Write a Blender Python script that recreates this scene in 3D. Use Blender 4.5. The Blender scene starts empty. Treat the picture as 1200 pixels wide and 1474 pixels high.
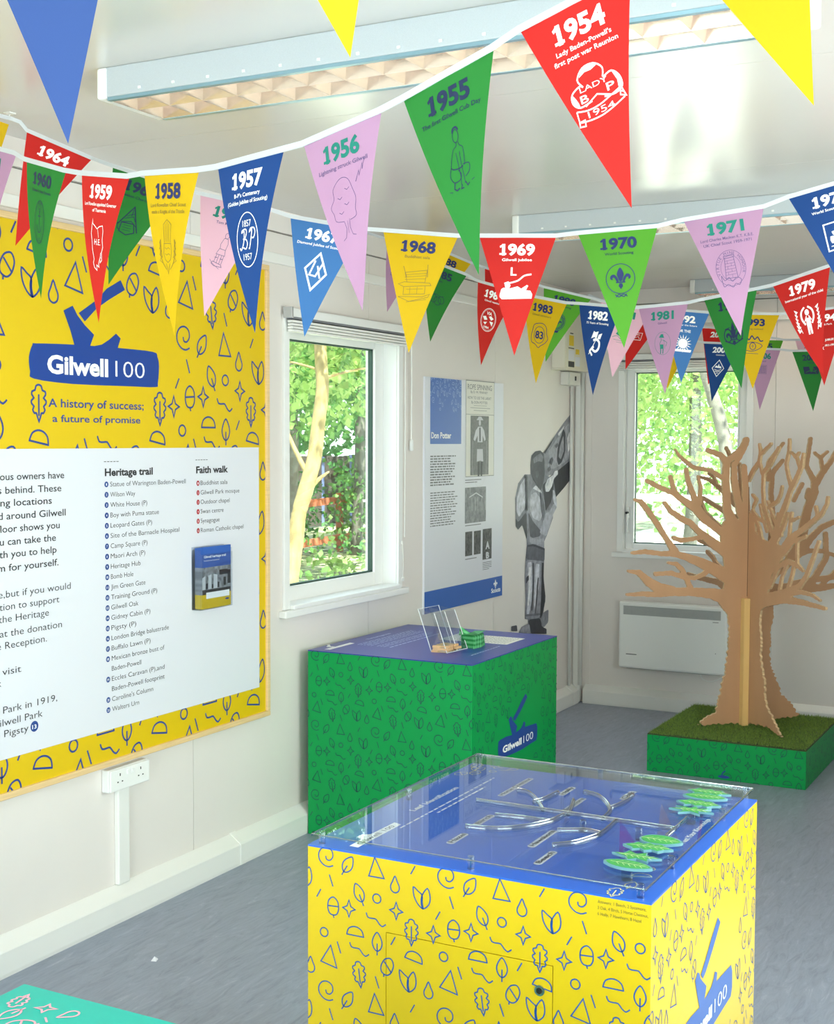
import bpy, math, random
from mathutils import Vector
from mathutils.geometry import tessellate_polygon
C = bpy.context.scene.collection
PI = math.pi
random.seed(7)

# ------------------------------------------------------------ camera
cam = bpy.data.cameras.new('camera'); cam_o = bpy.data.objects.new('camera', cam); C.objects.link(cam_o)
bpy.context.scene.camera = cam_o
cam.sensor_fit = 'HORIZONTAL'; cam.sensor_width = 36.0
cam.lens = 36.0 * 1910.57 / 1200.0
cam.clip_start = 0.05; cam.clip_end = 300
cam_o.location = (2.925, -7.6006, 1.6)
_fw = Vector((-0.46737532, 0.88236403, -0.05471775)); _yaw = math.radians(27.90951434); _roll = math.radians(0.21463577)
_r = Vector((math.cos(_yaw), math.sin(_yaw), 0)); _u = _r.cross(_fw)
_r2 = _r * math.cos(_roll) + _u * math.sin(_roll); _u2 = -_r * math.sin(_roll) + _u * math.cos(_roll)
from mathutils import Matrix
_m = Matrix((_r2, _u2, -_fw)).transposed().to_4x4(); _m.translation = cam_o.location
cam_o.matrix_world = _m

# ------------------------------------------------------------ sky, sun, daylight through the openings, exposure
w = bpy.data.worlds.new('sky'); bpy.context.scene.world = w; w.use_nodes = True
nt = w.node_tree; bg = nt.nodes['Background']
tc = nt.nodes.new('ShaderNodeTexCoord'); sep = nt.nodes.new('ShaderNodeSeparateXYZ'); rmp = nt.nodes.new('ShaderNodeValToRGB')
nt.links.new(tc.outputs['Generated'], sep.inputs[0]); nt.links.new(sep.outputs['Z'], rmp.inputs[0]); nt.links.new(rmp.outputs[0], bg.inputs[0])
rmp.color_ramp.elements[0].color = (0.93, 0.96, 1.0, 1); rmp.color_ramp.elements[1].color = (0.62, 0.78, 1.0, 1); rmp.color_ramp.elements[1].position = 0.9
bg.inputs[1].default_value = 4.2
def sun(name, elev, azim, energy, col):
    l = bpy.data.lights.new(name, 'SUN'); l.energy = energy; l.color = col; l.angle = math.radians(1.0)
    o = bpy.data.objects.new(name, l); C.objects.link(o)
    d = Vector((math.cos(elev) * math.cos(azim), math.cos(elev) * math.sin(azim), math.sin(elev)))
    o.rotation_euler = d.to_track_quat('Z', 'Y').to_euler(); o.location = d * 40
    return o
sun('sun', math.radians(56), math.radians(-38), 30.0, (1.0, 0.95, 0.84))
def area(name, loc, direction, sx, sy, energy, col):
    l = bpy.data.lights.new(name, 'AREA'); l.shape = 'RECTANGLE'; l.size = sx; l.size_y = sy; l.energy = energy; l.color = col
    o = bpy.data.objects.new(name, l); C.objects.link(o); o.location = loc
    o.rotation_euler = (-Vector(direction)).to_track_quat('Z', 'Y').to_euler()
    return o
# daylight entering the two openings of the right wall and the glazed door behind the photographer
area('daylight', (3.52, -6.6, 1.45), (-1, 0.1, -0.05), 1.5, 1.2, 46, (0.85, 0.90, 1.0))
area('daylight', (3.52, -4.3, 1.45), (-1, 0.1, -0.05), 1.5, 1.2, 62, (1.0, 0.95, 0.92))
area('daylight', (1.6, -9.35, 1.25), (0, 1, 0.02), 2.0, 2.0, 128, (0.93, 0.94, 1.0))
sc = bpy.context.scene
sc.view_settings.view_transform = 'Standard'; sc.view_settings.look = 'None'; sc.view_settings.gamma = 1.0
sc.view_settings.use_curve_mapping = False; sc.view_settings.exposure = 0.0

# ------------------------------------------------------------ materials
def lin(h):
    h = h.lstrip('#'); v = [int(h[i:i + 2], 16) / 255 for i in (0, 2, 4)]
    return tuple((c / 12.92 if c <= 0.04045 else ((c + 0.055) / 1.055) ** 2.4) for c in v) + (1.0,)
MATS = {}
def mat(name, col='#ffffff', rough=0.5, metal=0.0, noise=0.0, nscale=20.0, bump=0.0, bscale=80.0, trans=0.0, emit=0.0, spec=0.5, stretch=None, coat=0.0):
    if name in MATS: return MATS[name]
    m = bpy.data.materials.new(name); m.use_nodes = True; n = m.node_tree; b = n.nodes['Principled BSDF']
    c = lin(col); b.inputs['Base Color'].default_value = c; b.inputs['Roughness'].default_value = rough; b.inputs['Metallic'].default_value = metal
    b.inputs['Specular IOR Level'].default_value = spec; b.inputs['Coat Weight'].default_value = coat
    tex = n.nodes.new('ShaderNodeTexCoord'); src = tex.outputs['Object']
    if stretch:
        mp = n.nodes.new('ShaderNodeMapping'); mp.inputs['Scale'].default_value = stretch; n.links.new(src, mp.inputs[0]); src = mp.outputs[0]
    if noise > 0:
        t = n.nodes.new('ShaderNodeTexNoise'); t.inputs['Scale'].default_value = nscale; t.inputs['Detail'].default_value = 5; n.links.new(src, t.inputs['Vector'])
        r = n.nodes.new('ShaderNodeValToRGB'); n.links.new(t.outputs['Fac'], r.inputs[0])
        r.color_ramp.elements[0].position = 0.3; r.color_ramp.elements[1].position = 0.7
        r.color_ramp.elements[0].color = tuple(max(0, x * (1 - noise)) for x in c[:3]) + (1,)
        r.color_ramp.elements[1].color = tuple(min(1, x * (1 + noise)) for x in c[:3]) + (1,)
        n.links.new(r.outputs[0], b.inputs['Base Color'])
    if bump > 0:
        t = n.nodes.new('ShaderNodeTexNoise'); t.inputs['Scale'].default_value = bscale; t.inputs['Detail'].default_value = 4; n.links.new(src, t.inputs['Vector'])
        bp = n.nodes.new('ShaderNodeBump'); bp.inputs['Strength'].default_value = bump; bp.inputs['Distance'].default_value = 0.004
        n.links.new(t.outputs['Fac'], bp.inputs['Height']); n.links.new(bp.outputs[0], b.inputs['Normal'])
    if emit > 0:
        b.inputs['Emission Color'].default_value = c; b.inputs['Emission Strength'].default_value = emit
    if trans > 0:
        tr = n.nodes.new('ShaderNodeBsdfTranslucent'); tr.inputs[0].default_value = c
        mx = n.nodes.new('ShaderNodeMixShader'); mx.inputs[0].default_value = trans
        out = n.nodes['Material Output']; n.links.new(b.outputs[0], mx.inputs[1]); n.links.new(tr.outputs[0], mx.inputs[2]); n.links.new(mx.outputs[0], out.inputs[0])
        if noise > 0: n.links.new(r.outputs[0], tr.inputs[0])
    MATS[name] = m; return m
def clear(name, tint='#ffffff', ior=1.49, rough=0.02, base=0.0):
    """thin clear sheet: what is not reflected goes straight through"""
    if name in MATS: return MATS[name]
    m = bpy.data.materials.new(name); m.use_nodes = True; n = m.node_tree; n.nodes.remove(n.nodes['Principled BSDF'])
    tr = n.nodes.new('ShaderNodeBsdfTransparent'); tr.inputs[0].default_value = lin(tint)
    gl = n.nodes.new('ShaderNodeBsdfGlossy'); gl.inputs['Roughness'].default_value = rough
    fr = n.nodes.new('ShaderNodeFresnel'); fr.inputs['IOR'].default_value = ior
    ge = n.nodes.new('ShaderNodeNewGeometry'); mr = n.nodes.new('ShaderNodeMapRange'); mr.inputs[3].default_value = ior; mr.inputs[4].default_value = 1 / ior
    n.links.new(ge.outputs['Backfacing'], mr.inputs[0]); n.links.new(mr.outputs[0], fr.inputs['IOR'])
    ad = n.nodes.new('ShaderNodeMath'); ad.operation = 'ADD'; ad.use_clamp = True; ad.inputs[1].default_value = base; n.links.new(fr.outputs[0], ad.inputs[0])
    mx = n.nodes.new('ShaderNodeMixShader'); n.links.new(ad.outputs[0], mx.inputs[0]); n.links.new(tr.outputs[0], mx.inputs[1]); n.links.new(gl.outputs[0], mx.inputs[2])
    n.links.new(mx.outputs[0], n.nodes['Material Output'].inputs[0]); MATS[name] = m; return m

# ------------------------------------------------------------ mesh helpers
class MB:
    def __init__(s): s.v = []; s.f = []
    def add(s, vs, fs):
        k = len(s.v); s.v += [tuple(v) for v in vs]; s.f += [tuple(i + k for i in f) for f in fs]; return s
    def box(s, x0, y0, z0, x1, y1, z1):
        return s.add([(x0,y0,z0),(x1,y0,z0),(x1,y1,z0),(x0,y1,z0),(x0,y0,z1),(x1,y0,z1),(x1,y1,z1),(x0,y1,z1)],
                     [(0,3,2,1),(4,5,6,7),(0,1,5,4),(1,2,6,5),(2,3,7,6),(3,0,4,7)])
    def tube(s, pts, r, n=8, cap=True):
        pts = [Vector(p) for p in pts]; rs = r if isinstance(r, (list, tuple)) else [r] * len(pts); k = len(s.v); up = Vector((0.13, 0.21, 0.97))
        for i, p in enumerate(pts):
            t = (pts[min(i + 1, len(pts) - 1)] - pts[max(i - 1, 0)]).normalized()
            a = t.cross(up)
            if a.length < 1e-3: a = t.cross(Vector((1, 0, 0)))
            a.normalize(); b = t.cross(a)
            for j in range(n):
                q = 2 * PI * j / n; s.v.append(tuple(p + (a * math.cos(q) + b * math.sin(q)) * rs[i]))
        for i in range(len(pts) - 1):
            for j in range(n):
                s.f.append((k + i * n + j, k + i * n + (j + 1) % n, k + (i + 1) * n + (j + 1) % n, k + (i + 1) * n + j))
        if cap: s.f.append(tuple(k + j for j in range(n))[::-1]); s.f.append(tuple(k + (len(pts) - 1) * n + j for j in range(n)))
        return s
    def quad(s, a, b, c, d): return s.add([a, b, c, d], [(0, 1, 2, 3)])
    def prism(s, F, poly, o0, o1):
        """extrude polygon (a,b) through the sheet map F(a,b,off) from off o0 to o1"""
        n = len(poly); tri = tessellate_polygon([[Vector((a, b, 0)) for a, b in poly]])
        vs = [F(a, b, o0) for a, b in poly] + [F(a, b, o1) for a, b in poly]
        fs = [tuple(t) for t in tri] + [tuple(i + n for i in t) for t in tri] + [(i, (i + 1) % n, n + (i + 1) % n, n + i) for i in range(n)]
        return s.add(vs, fs)
    def fill(s, F, poly, off):
        tri = tessellate_polygon([[Vector((a, b, 0)) for a, b in poly]])
        return s.add([F(a, b, off) for a, b in poly], [tuple(t) for t in tri])
    def ribbon(s, F, pts, wd, closed=False, off=0.0, clip=None):
        n = len(pts)
        if n < 2: return s
        L = []; R = []; h = wd / 2
        for i in range(n):
            p = pts[i]; a = pts[(i - 1) % n] if (closed or i > 0) else p; b = pts[(i + 1) % n] if (closed or i < n - 1) else p
            d1 = (p[0] - a[0], p[1] - a[1]); d2 = (b[0] - p[0], b[1] - p[1]); l1 = math.hypot(*d1); l2 = math.hypot(*d2)
            if l1 < 1e-9: d1 = d2; l1 = l2
            if l2 < 1e-9: d2 = d1; l2 = l1
            if l1 < 1e-9: L.append(p); R.append(p); continue
            n1 = (-d1[1] / l1, d1[0] / l1); n2 = (-d2[1] / l2, d2[0] / l2); m = (n1[0] + n2[0], n1[1] + n2[1]); ml = math.hypot(*m)
            if ml < 0.3: m = n1; k = h
            else:
                m = (m[0] / ml, m[1] / ml); k = h / max(0.45, m[0] * n1[0] + m[1] * n1[1])
            L.append((p[0] + m[0] * k, p[1] + m[1] * k)); R.append((p[0] - m[0] * k, p[1] - m[1] * k))
        for i in range(n if closed else n - 1):
            j = (i + 1) % n; q = [L[i], L[j], R[j], R[i]]
            if clip:
                q = clip_poly(q, clip)
                if len(q) < 3: continue
            s.add([F(a, b, off) for a, b in q], [tuple(range(len(q)))])
        return s
    def text(s, F, txt, x, y, cap, width=None, bold=0.0, off=0.0, align='l', font_shear=0.0):
        vs, fs, x0, x1 = glyphs(txt, bold)
        sy = cap / CAPH; sx = (width / (x1 - x0)) if width else sy
        W = (x1 - x0) * sx; ox = {'l': 0, 'c': -W / 2, 'r': -W}[align]
        return s.add([F(x + ox + (a - x0) * sx, y + b * sy, off) for a, b in vs], fs)
    def build(s, name, m, parent=None, bevel=0.0, smooth=False, origin=None):
        me = bpy.data.meshes.new(name)
        if parent is not None: o0 = ORG[parent.name]
        elif origin is not None: o0 = Vector(origin)
        else:
            xs = [v[0] for v in s.v]; ys = [v[1] for v in s.v]; zs = [v[2] for v in s.v]
            o0 = Vector(((min(xs) + max(xs)) / 2, (min(ys) + max(ys)) / 2, min(zs)))
        me.from_pydata([(v[0] - o0[0], v[1] - o0[1], v[2] - o0[2]) for v in s.v], [], s.f)
        me.materials.append(m)
        if smooth: me.polygons.foreach_set('use_smooth', [True] * len(me.polygons))
        me.update()
        o = bpy.data.objects.new(name, me); C.objects.link(o)
        if parent is not None: o.parent = parent
        else: o.location = o0
        ORG[o.name] = o0
        if bevel > 0:
            b = o.modifiers.new('bevel', 'BEVEL'); b.width = bevel; b.segments = 2; b.limit_method = 'ANGLE'
        return o
ORG = {}
def clip_poly(q, c):
    x0, y0, x1, y1 = c
    for ax, lim, sg in ((0, x0, 1), (0, x1, -1), (1, y0, 1), (1, y1, -1)):
        out = []
        for i in range(len(q)):
            a, b = q[i], q[(i + 1) % len(q)]; da = (a[ax] - lim) * sg; db = (b[ax] - lim) * sg
            if da >= 0: out.append(a)
            if (da >= 0) != (db >= 0):
                t = da / (da - db); out.append((a[0] + (b[0] - a[0]) * t, a[1] + (b[1] - a[1]) * t))
        q = out
        if len(q) < 3: return []
    return q
_G = {}
CAPH = 0.7
def glyphs(txt, bold=0.0):
    k = (txt, bold)
    if k in _G: return _G[k]
    cu = bpy.data.curves.new('t', 'FONT'); cu.body = txt; cu.size = 1.0; cu.resolution_u = 3; cu.offset = bold; cu.fill_mode = 'FRONT'
    o = bpy.data.objects.new('t', cu); C.objects.link(o); me = bpy.data.meshes.new_from_object(o)
    vs = [(v.co.x, v.co.y) for v in me.vertices]; fs = [tuple(p.vertices) for p in me.polygons]
    bpy.data.objects.remove(o); bpy.data.curves.remove(cu); bpy.data.meshes.remove(me)
    xs = [a for a, b in vs] or [0, 1]
    _G[k] = (vs, fs, min(xs), max(xs)); return _G[k]
_ys = [b for a, b in glyphs('H')[0]]; CAPH = max(_ys)

def sheet(o, U, V, N):
    o = Vector(o); U = Vector(U); V = Vector(V); N = Vector(N)
    return lambda a, b, off=0.0: tuple(o + U * a + V * b + N * off)
def smooth(pts, closed=False, n=4):
    m = len(pts); out = []
    for i in range(m if closed else m - 1):
        g = lambda j: pts[j % m] if closed else pts[min(max(j, 0), m - 1)]
        p0, p1, p2, p3 = g(i - 1), g(i), g(i + 1), g(i + 2)
        for k in range(n):
            t = k / n; out.append(tuple(0.5 * (2 * p1[c] + (p2[c] - p0[c]) * t + (2 * p0[c] - 5 * p1[c] + 4 * p2[c] - p3[c]) * t * t + (3 * p1[c] - p0[c] - 3 * p2[c] + p3[c]) * t ** 3) for c in range(len(p1))))
    if not closed: out.append(pts[-1])
    return out
def circ(cx, cy, r, ry=None, n=24, a0=0, a1=2 * PI):
    ry = r if ry is None else ry; full = abs(a1 - a0 - 2 * PI) < 1e-6
    return [(cx + r * math.cos(a0 + (a1 - a0) * i / (n if full else n - 1)), cy + ry * math.sin(a0 + (a1 - a0) * i / (n if full else n - 1))) for i in range(n)]

# ------------------------------------------------------------ object bookkeeping
def tag(o, label, cat, group=None, kind=None):
    o['label'] = label; o['category'] = cat
    if group: o['group'] = group
    if kind: o['kind'] = kind
    return o
def thing(name, label, cat, loc, group=None):
    o = bpy.data.objects.new(name, None); C.objects.link(o); o.location = loc; o.empty_display_size = 0.1
    ORG[o.name] = Vector(loc); return tag(o, label, cat, group)
def struct(name, mb, m, bevel=0.0, origin=None):
    o = mb.build(name, m, None, bevel, origin=origin); o['kind'] = 'structure'; return o
def struct_root(name, loc):
    o = bpy.data.objects.new(name, None); C.objects.link(o); o.location = loc; ORG[o.name] = Vector(loc); o['kind'] = 'structure'; return o
# ------------------------------------------------------------ measured shapes, in metres in the room
FLAGS = (('blue near','z','blue2',(2.1441,-6.9242,2.0865), (2.2381,-6.7602,2.1382), (2.2287,-6.8406,1.8178),'1952',(),None), ('yellow near','z','yellow2',(2.237,-6.7603,2.1563), (2.3532,-6.5749,2.2142), (2.3587,-6.6509,1.9114),'1953',(),None), ('y1953','a','yellow3',(2.3535,-5.8098,2.2918), (2.5433,-5.8142,2.3604), (2.5514,-5.775,2.044),'1953',(),None), ('1954','a','red',(2.1373,-5.8032,2.1904), (2.3054,-5.8117,2.2432), (2.3034,-5.7819,1.9272),'1954',("Lady Baden-Powell's",'first post war Reunion'),'trefoil'), ('1955','a','green',(1.9279,-5.7736,2.1219), (2.0913,-5.799,2.1708), (2.0628,-5.7767,1.8472),'1955',('The first Gilwell Cub Day',),'sitter'), ('1956','a','pink',(1.7118,-5.7228,2.0842), (1.882,-5.7644,2.1109), (1.8411,-5.7386,1.8012),'1956',('Lightning struck Gilwell',),'oaktree'), ('1957','a','blue',(1.4828,-5.6506,2.0805), (1.6611,-5.7088,2.0827), (1.5927,-5.6873,1.7821),'1957',("B-P's Centenary",'(Golden Jubilee of Scouting)'),'bp'), ('1958','a','yellow',(1.2341,-5.5517,2.1089), (1.4232,-5.629,2.0848), (1.3481,-5.5989,1.7928),'1958',('Lord Rowallan Chief Scout','made a Knight of the Thistle'),'thistle'), ('1959','a','red2',(0.9748,-5.4396,2.1529), (1.1741,-5.5254,2.1134), (1.0769,-5.4997,1.8341),'1959',('Lord Rowallan appointed Governor','of Tasmania'),'island'), ('1960','a','green2',(0.7168,-5.3327,2.2256), (0.9027,-5.4092,2.1706), (0.8138,-5.3869,1.906),'1960',("Queen's Sea Scouts",),'anchor'), ('1961','a','pink',(0.4413,-5.2273,2.3141), (0.6642,-5.3113,2.2487), (0.5498,-5.2896,1.9793),'1961',('UK Pageant',),None), ('1963','b','orange',(0.2238,-5.1022,2.4575), (0.2374,-4.8906,2.4489), (0.208,-5.0283,2.1318),'1963',(),None), ('1964','b','red3',(0.262,-4.8564,2.4347), (0.4106,-4.767,2.3625), (0.2393,-4.8801,2.1234),'1964',(),'badge'), ('1965','b','green3',(0.4732,-4.7547,2.3384), (0.6723,-4.7164,2.2682), (0.493,-4.7958,2.0138),'1965',('Winston Churchill d.',),'tent'), ('1966','b','palepink',(0.7307,-4.7054,2.2504), (0.923,-4.6667,2.2012), (0.7679,-4.736,1.9239),'1966',('Tom Mitchell',),'walker'), ('1967','b','ltblue',(0.9845,-4.6544,2.1786), (1.1783,-4.6148,2.1382), (1.0419,-4.6737,1.8644),'1967',('Diamond Jubilee of Scouting',),'diamond'), ('1968','b','yellow4',(1.2354,-4.6031,2.1323), (1.4204,-4.547,2.1133), (1.3113,-4.6027,1.82),'1968',('Buddhist sala',),'sala'), ('1969','b','red4',(1.4728,-4.5259,2.1127), (1.6515,-4.4541,2.1103), (1.5633,-4.508,1.8118),'1969',('Gilwell jubilee',),'axelog'), ('1970','b','lime',(1.7029,-4.433,2.1166), (1.8849,-4.3592,2.1315), (1.8165,-4.4024,1.8303),'1970',('World Scouting',),'fleur'), ('1971','b','pink',(1.9448,-4.3344,2.1462), (2.1277,-4.2724,2.1742), (2.0796,-4.299,1.86),'1971',('Lord Charles Maclean K.T. K.B.E.','UK Chief Scout 1959-1971'),'tower'), ('1972','b','blue',(2.1847,-4.2562,2.1959), (2.361,-4.2078,2.2445), (2.3272,-4.2204,1.9434),'1972',('World Scout Jamboree',),'plaque'), ('1986','c','duskpink',(0.2332,-2.7959,2.4182), (0.4671,-2.868,2.3466), (0.2859,-2.8827,2.1138),'1986',(),'box'), ('1985','c','green4',(0.4342,-2.8587,2.3223), (0.6661,-2.9415,2.2345), (0.5117,-2.9388,1.983),'1985',('Rope',),'rings'), ('1984','c','red5',(0.7251,-2.9653,2.2049), (0.9248,-3.0496,2.1447), (0.7837,-3.0477,1.8788),'1984',('Gilwell reunion',),'via'), ('1983','c','amber',(0.9632,-3.0669,2.131), (1.1615,-3.1457,2.0846), (1.0445,-3.1346,1.8034),'1983',('Gilwell centenary',),'seal'), ('1982','c','blue3',(1.2161,-3.1643,2.0781), (1.3876,-3.206,2.0549), (1.2913,-3.21,1.7554),'1982',('75 Years of Scouting',),'flag'), ('1981','c','pink2',(1.4528,-3.2149,2.0489), (1.633,-3.2425,2.0549), (1.5597,-3.2382,1.756),'1981',('Gilwell',),'scoutboy'), ('1980','c','green4',(1.6898,-3.2523,2.063), (1.874,-3.296,2.0837), (1.8258,-3.2697,1.7697),'1980',('1st',),'crest'), ('1979','c','red3',(1.9286,-3.3126,2.0904), (2.1157,-3.3749,2.1339), (2.0901,-3.327,1.8027),'1979',('International year of the child',),'laurel'), ('1988','d','amber',(0.1232,-2.2335,2.4787), (0.3443,-2.2291,2.3823), (0.1744,-2.2814,2.1298),'1988',(),None), ('1989','d','red5',(0.4121,-2.228,2.3572), (0.6121,-2.2264,2.289), (0.454,-2.2766,2.0225),'1989',(),None), ('1990','d','lime',(0.694,-2.2266,2.2579), (0.9052,-2.2105,2.2019), (0.727,-2.2753,1.9341),'1990',('World Scouting',),'globe'), ('1991','d','palepink',(0.9469,-2.2042,2.1889), (1.1564,-2.1681,2.1421), (1.0115,-2.226,1.8655),'1991',(),'hat'), ('1992','d','ltblue',(1.2016,-2.1586,2.1498), (1.3996,-2.1455,2.1254), (1.2945,-2.1738,1.8394),'1992',('Scouts for the future',),'sunburst'), ('1993','d','yellow4',(1.482,-2.1499,2.1188), (1.6886,-2.1507,2.1076), (1.5912,-2.166,1.8094),'1993',('Camping weekend',),'eye'), ('1994','d','red4',(1.7729,-2.146,2.1101), (1.9592,-2.1368,2.1306), (1.873,-2.1564,1.8195),'1994',('Gilwell Park',),'park'), ('red box','e','red5',(0.6095,-0.9051,2.2738), (0.8044,-0.8438,2.2494), (0.6243,-0.9365,1.9676),'2001',(),'box'), ('amber under','e','amber',(0.782,-0.8536,2.2027), (0.9661,-0.8004,2.1893), (0.8296,-0.8711,1.8657),'2003',(),None), ('red 20','e','red4',(0.9869,-0.7958,2.1817), (1.171,-0.7524,2.1678), (1.0305,-0.8176,1.8861),'2004',(),None), ('lime 5','e','lime',(1.1928,-0.7499,2.1175), (1.3831,-0.7009,2.1113), (1.295,-0.7394,1.8281),'2005',(),None), ('pale far','e','palepink',(1.439,-0.6848,2.1141), (1.6059,-0.6381,2.1085), (1.5195,-0.6797,1.8414),'2006',(),None), ('blue 200','f','blue3',(1.0767,-1.0698,2.0824), (1.2464,-1.0149,2.074), (1.1228,-1.0806,1.7923),'2007',('Centenary',),'mountain'), ('pink 06','f','pink2',(1.2756,-1.0066,2.0531), (1.4286,-0.961,2.0448), (1.3428,-1.0072,1.7511),'2006',('Gilwell',),'grid'), ('green 20','f','green4',(1.4829,-0.9465,2.0373), (1.6469,-0.9016,2.0389), (1.5857,-0.9312,1.7442),'2005',('Gilwell',),'bridge'))
TAPES = {'a': ((0.1079,-5.1174,2.4047), (0.4413,-5.2273,2.3141), (0.6642,-5.3113,2.2487), (0.7168,-5.3327,2.2256), (0.9027,-5.4092,2.1706), (0.9748,-5.4396,2.1529), (1.1741,-5.5254,2.1134), (1.2341,-5.5517,2.1089), (1.4232,-5.629,2.0848), (1.4828,-5.6506,2.0805), (1.6611,-5.7088,2.0827), (1.7118,-5.7228,2.0842), (1.882,-5.7644,2.1109), (1.9279,-5.7736,2.1219), (2.0913,-5.799,2.1708), (2.1373,-5.8032,2.1904), (2.3054,-5.8117,2.2432), (2.3535,-5.8098,2.2918), (2.5433,-5.8142,2.3604)),'b': ((0.2238,-5.1022,2.4575), (0.2371,-4.89,2.4621), (0.2509,-4.8706,2.4554), (0.262,-4.8564,2.4347), (0.4106,-4.767,2.3625), (0.4732,-4.7547,2.3384), (0.6723,-4.7164,2.2682), (0.7307,-4.7054,2.2504), (0.923,-4.6667,2.2012), (0.9845,-4.6544,2.1786), (1.1783,-4.6148,2.1382), (1.2354,-4.6031,2.1323), (1.4204,-4.547,2.1133), (1.4728,-4.5259,2.1127), (1.6515,-4.4541,2.1103), (1.7029,-4.433,2.1166), (1.8849,-4.3592,2.1315), (1.9448,-4.3344,2.1462), (2.1277,-4.2724,2.1742), (2.1847,-4.2562,2.1959), (2.361,-4.2078,2.2445), (2.4406,-4.1862,2.2693)),'c': ((-0.1131,-2.7021,2.5334), (0.2332,-2.7959,2.4182), (0.4671,-2.868,2.3466), (0.4342,-2.8587,2.3223), (0.6661,-2.9415,2.2345), (0.7251,-2.9653,2.2049), (0.9248,-3.0496,2.1447), (0.9632,-3.0669,2.131), (1.1615,-3.1457,2.0846), (1.2161,-3.1643,2.0781), (1.3876,-3.206,2.0549), (1.4528,-3.2149,2.0489), (1.633,-3.2425,2.0549), (1.6898,-3.2523,2.063), (1.874,-3.296,2.0837), (1.9286,-3.3126,2.0904), (2.1157,-3.3749,2.1339), (2.2178,-3.4129,2.163)),'d': ((-0.0643,-2.2391,2.5656), (0.1232,-2.2335,2.4787), (0.3443,-2.2291,2.3823), (0.4121,-2.228,2.3572), (0.6121,-2.2264,2.289), (0.694,-2.2266,2.2579), (0.9052,-2.2105,2.2019), (0.9469,-2.2042,2.1889), (1.1564,-2.1681,2.1421), (1.2016,-2.1586,2.1498), (1.3996,-2.1455,2.1254), (1.482,-2.1499,2.1188), (1.6886,-2.1507,2.1076), (1.7729,-2.146,2.1101), (1.9592,-2.1368,2.1306), (2.0578,-2.1324,2.1511)),'e': ((0.4214,-0.9612,2.3603), (0.6095,-0.9051,2.2738), (0.8048,-0.8445,2.235), (0.9661,-0.8004,2.1893), (1.1713,-0.7529,2.1571), (1.3831,-0.7009,2.1113), (1.6059,-0.6381,2.1085), (1.7836,-0.5882,2.1132)),'f': ((0.9536,-1.1089,2.1042), (1.0767,-1.0698,2.0824), (1.2464,-1.0149,2.074), (1.2756,-1.0066,2.0531), (1.4286,-0.961,2.0448), (1.4829,-0.9465,2.0373), (1.6469,-0.9016,2.0389), (1.7964,-0.8603,2.054)),'z': ((2.0977,-7.0202,2.0471), (2.1441,-6.9242,2.0865), (2.2381,-6.7602,2.1382), (2.2896,-6.6727,2.1759), (2.3532,-6.5749,2.2142), (2.4493,-6.438,2.2975))}
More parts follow.
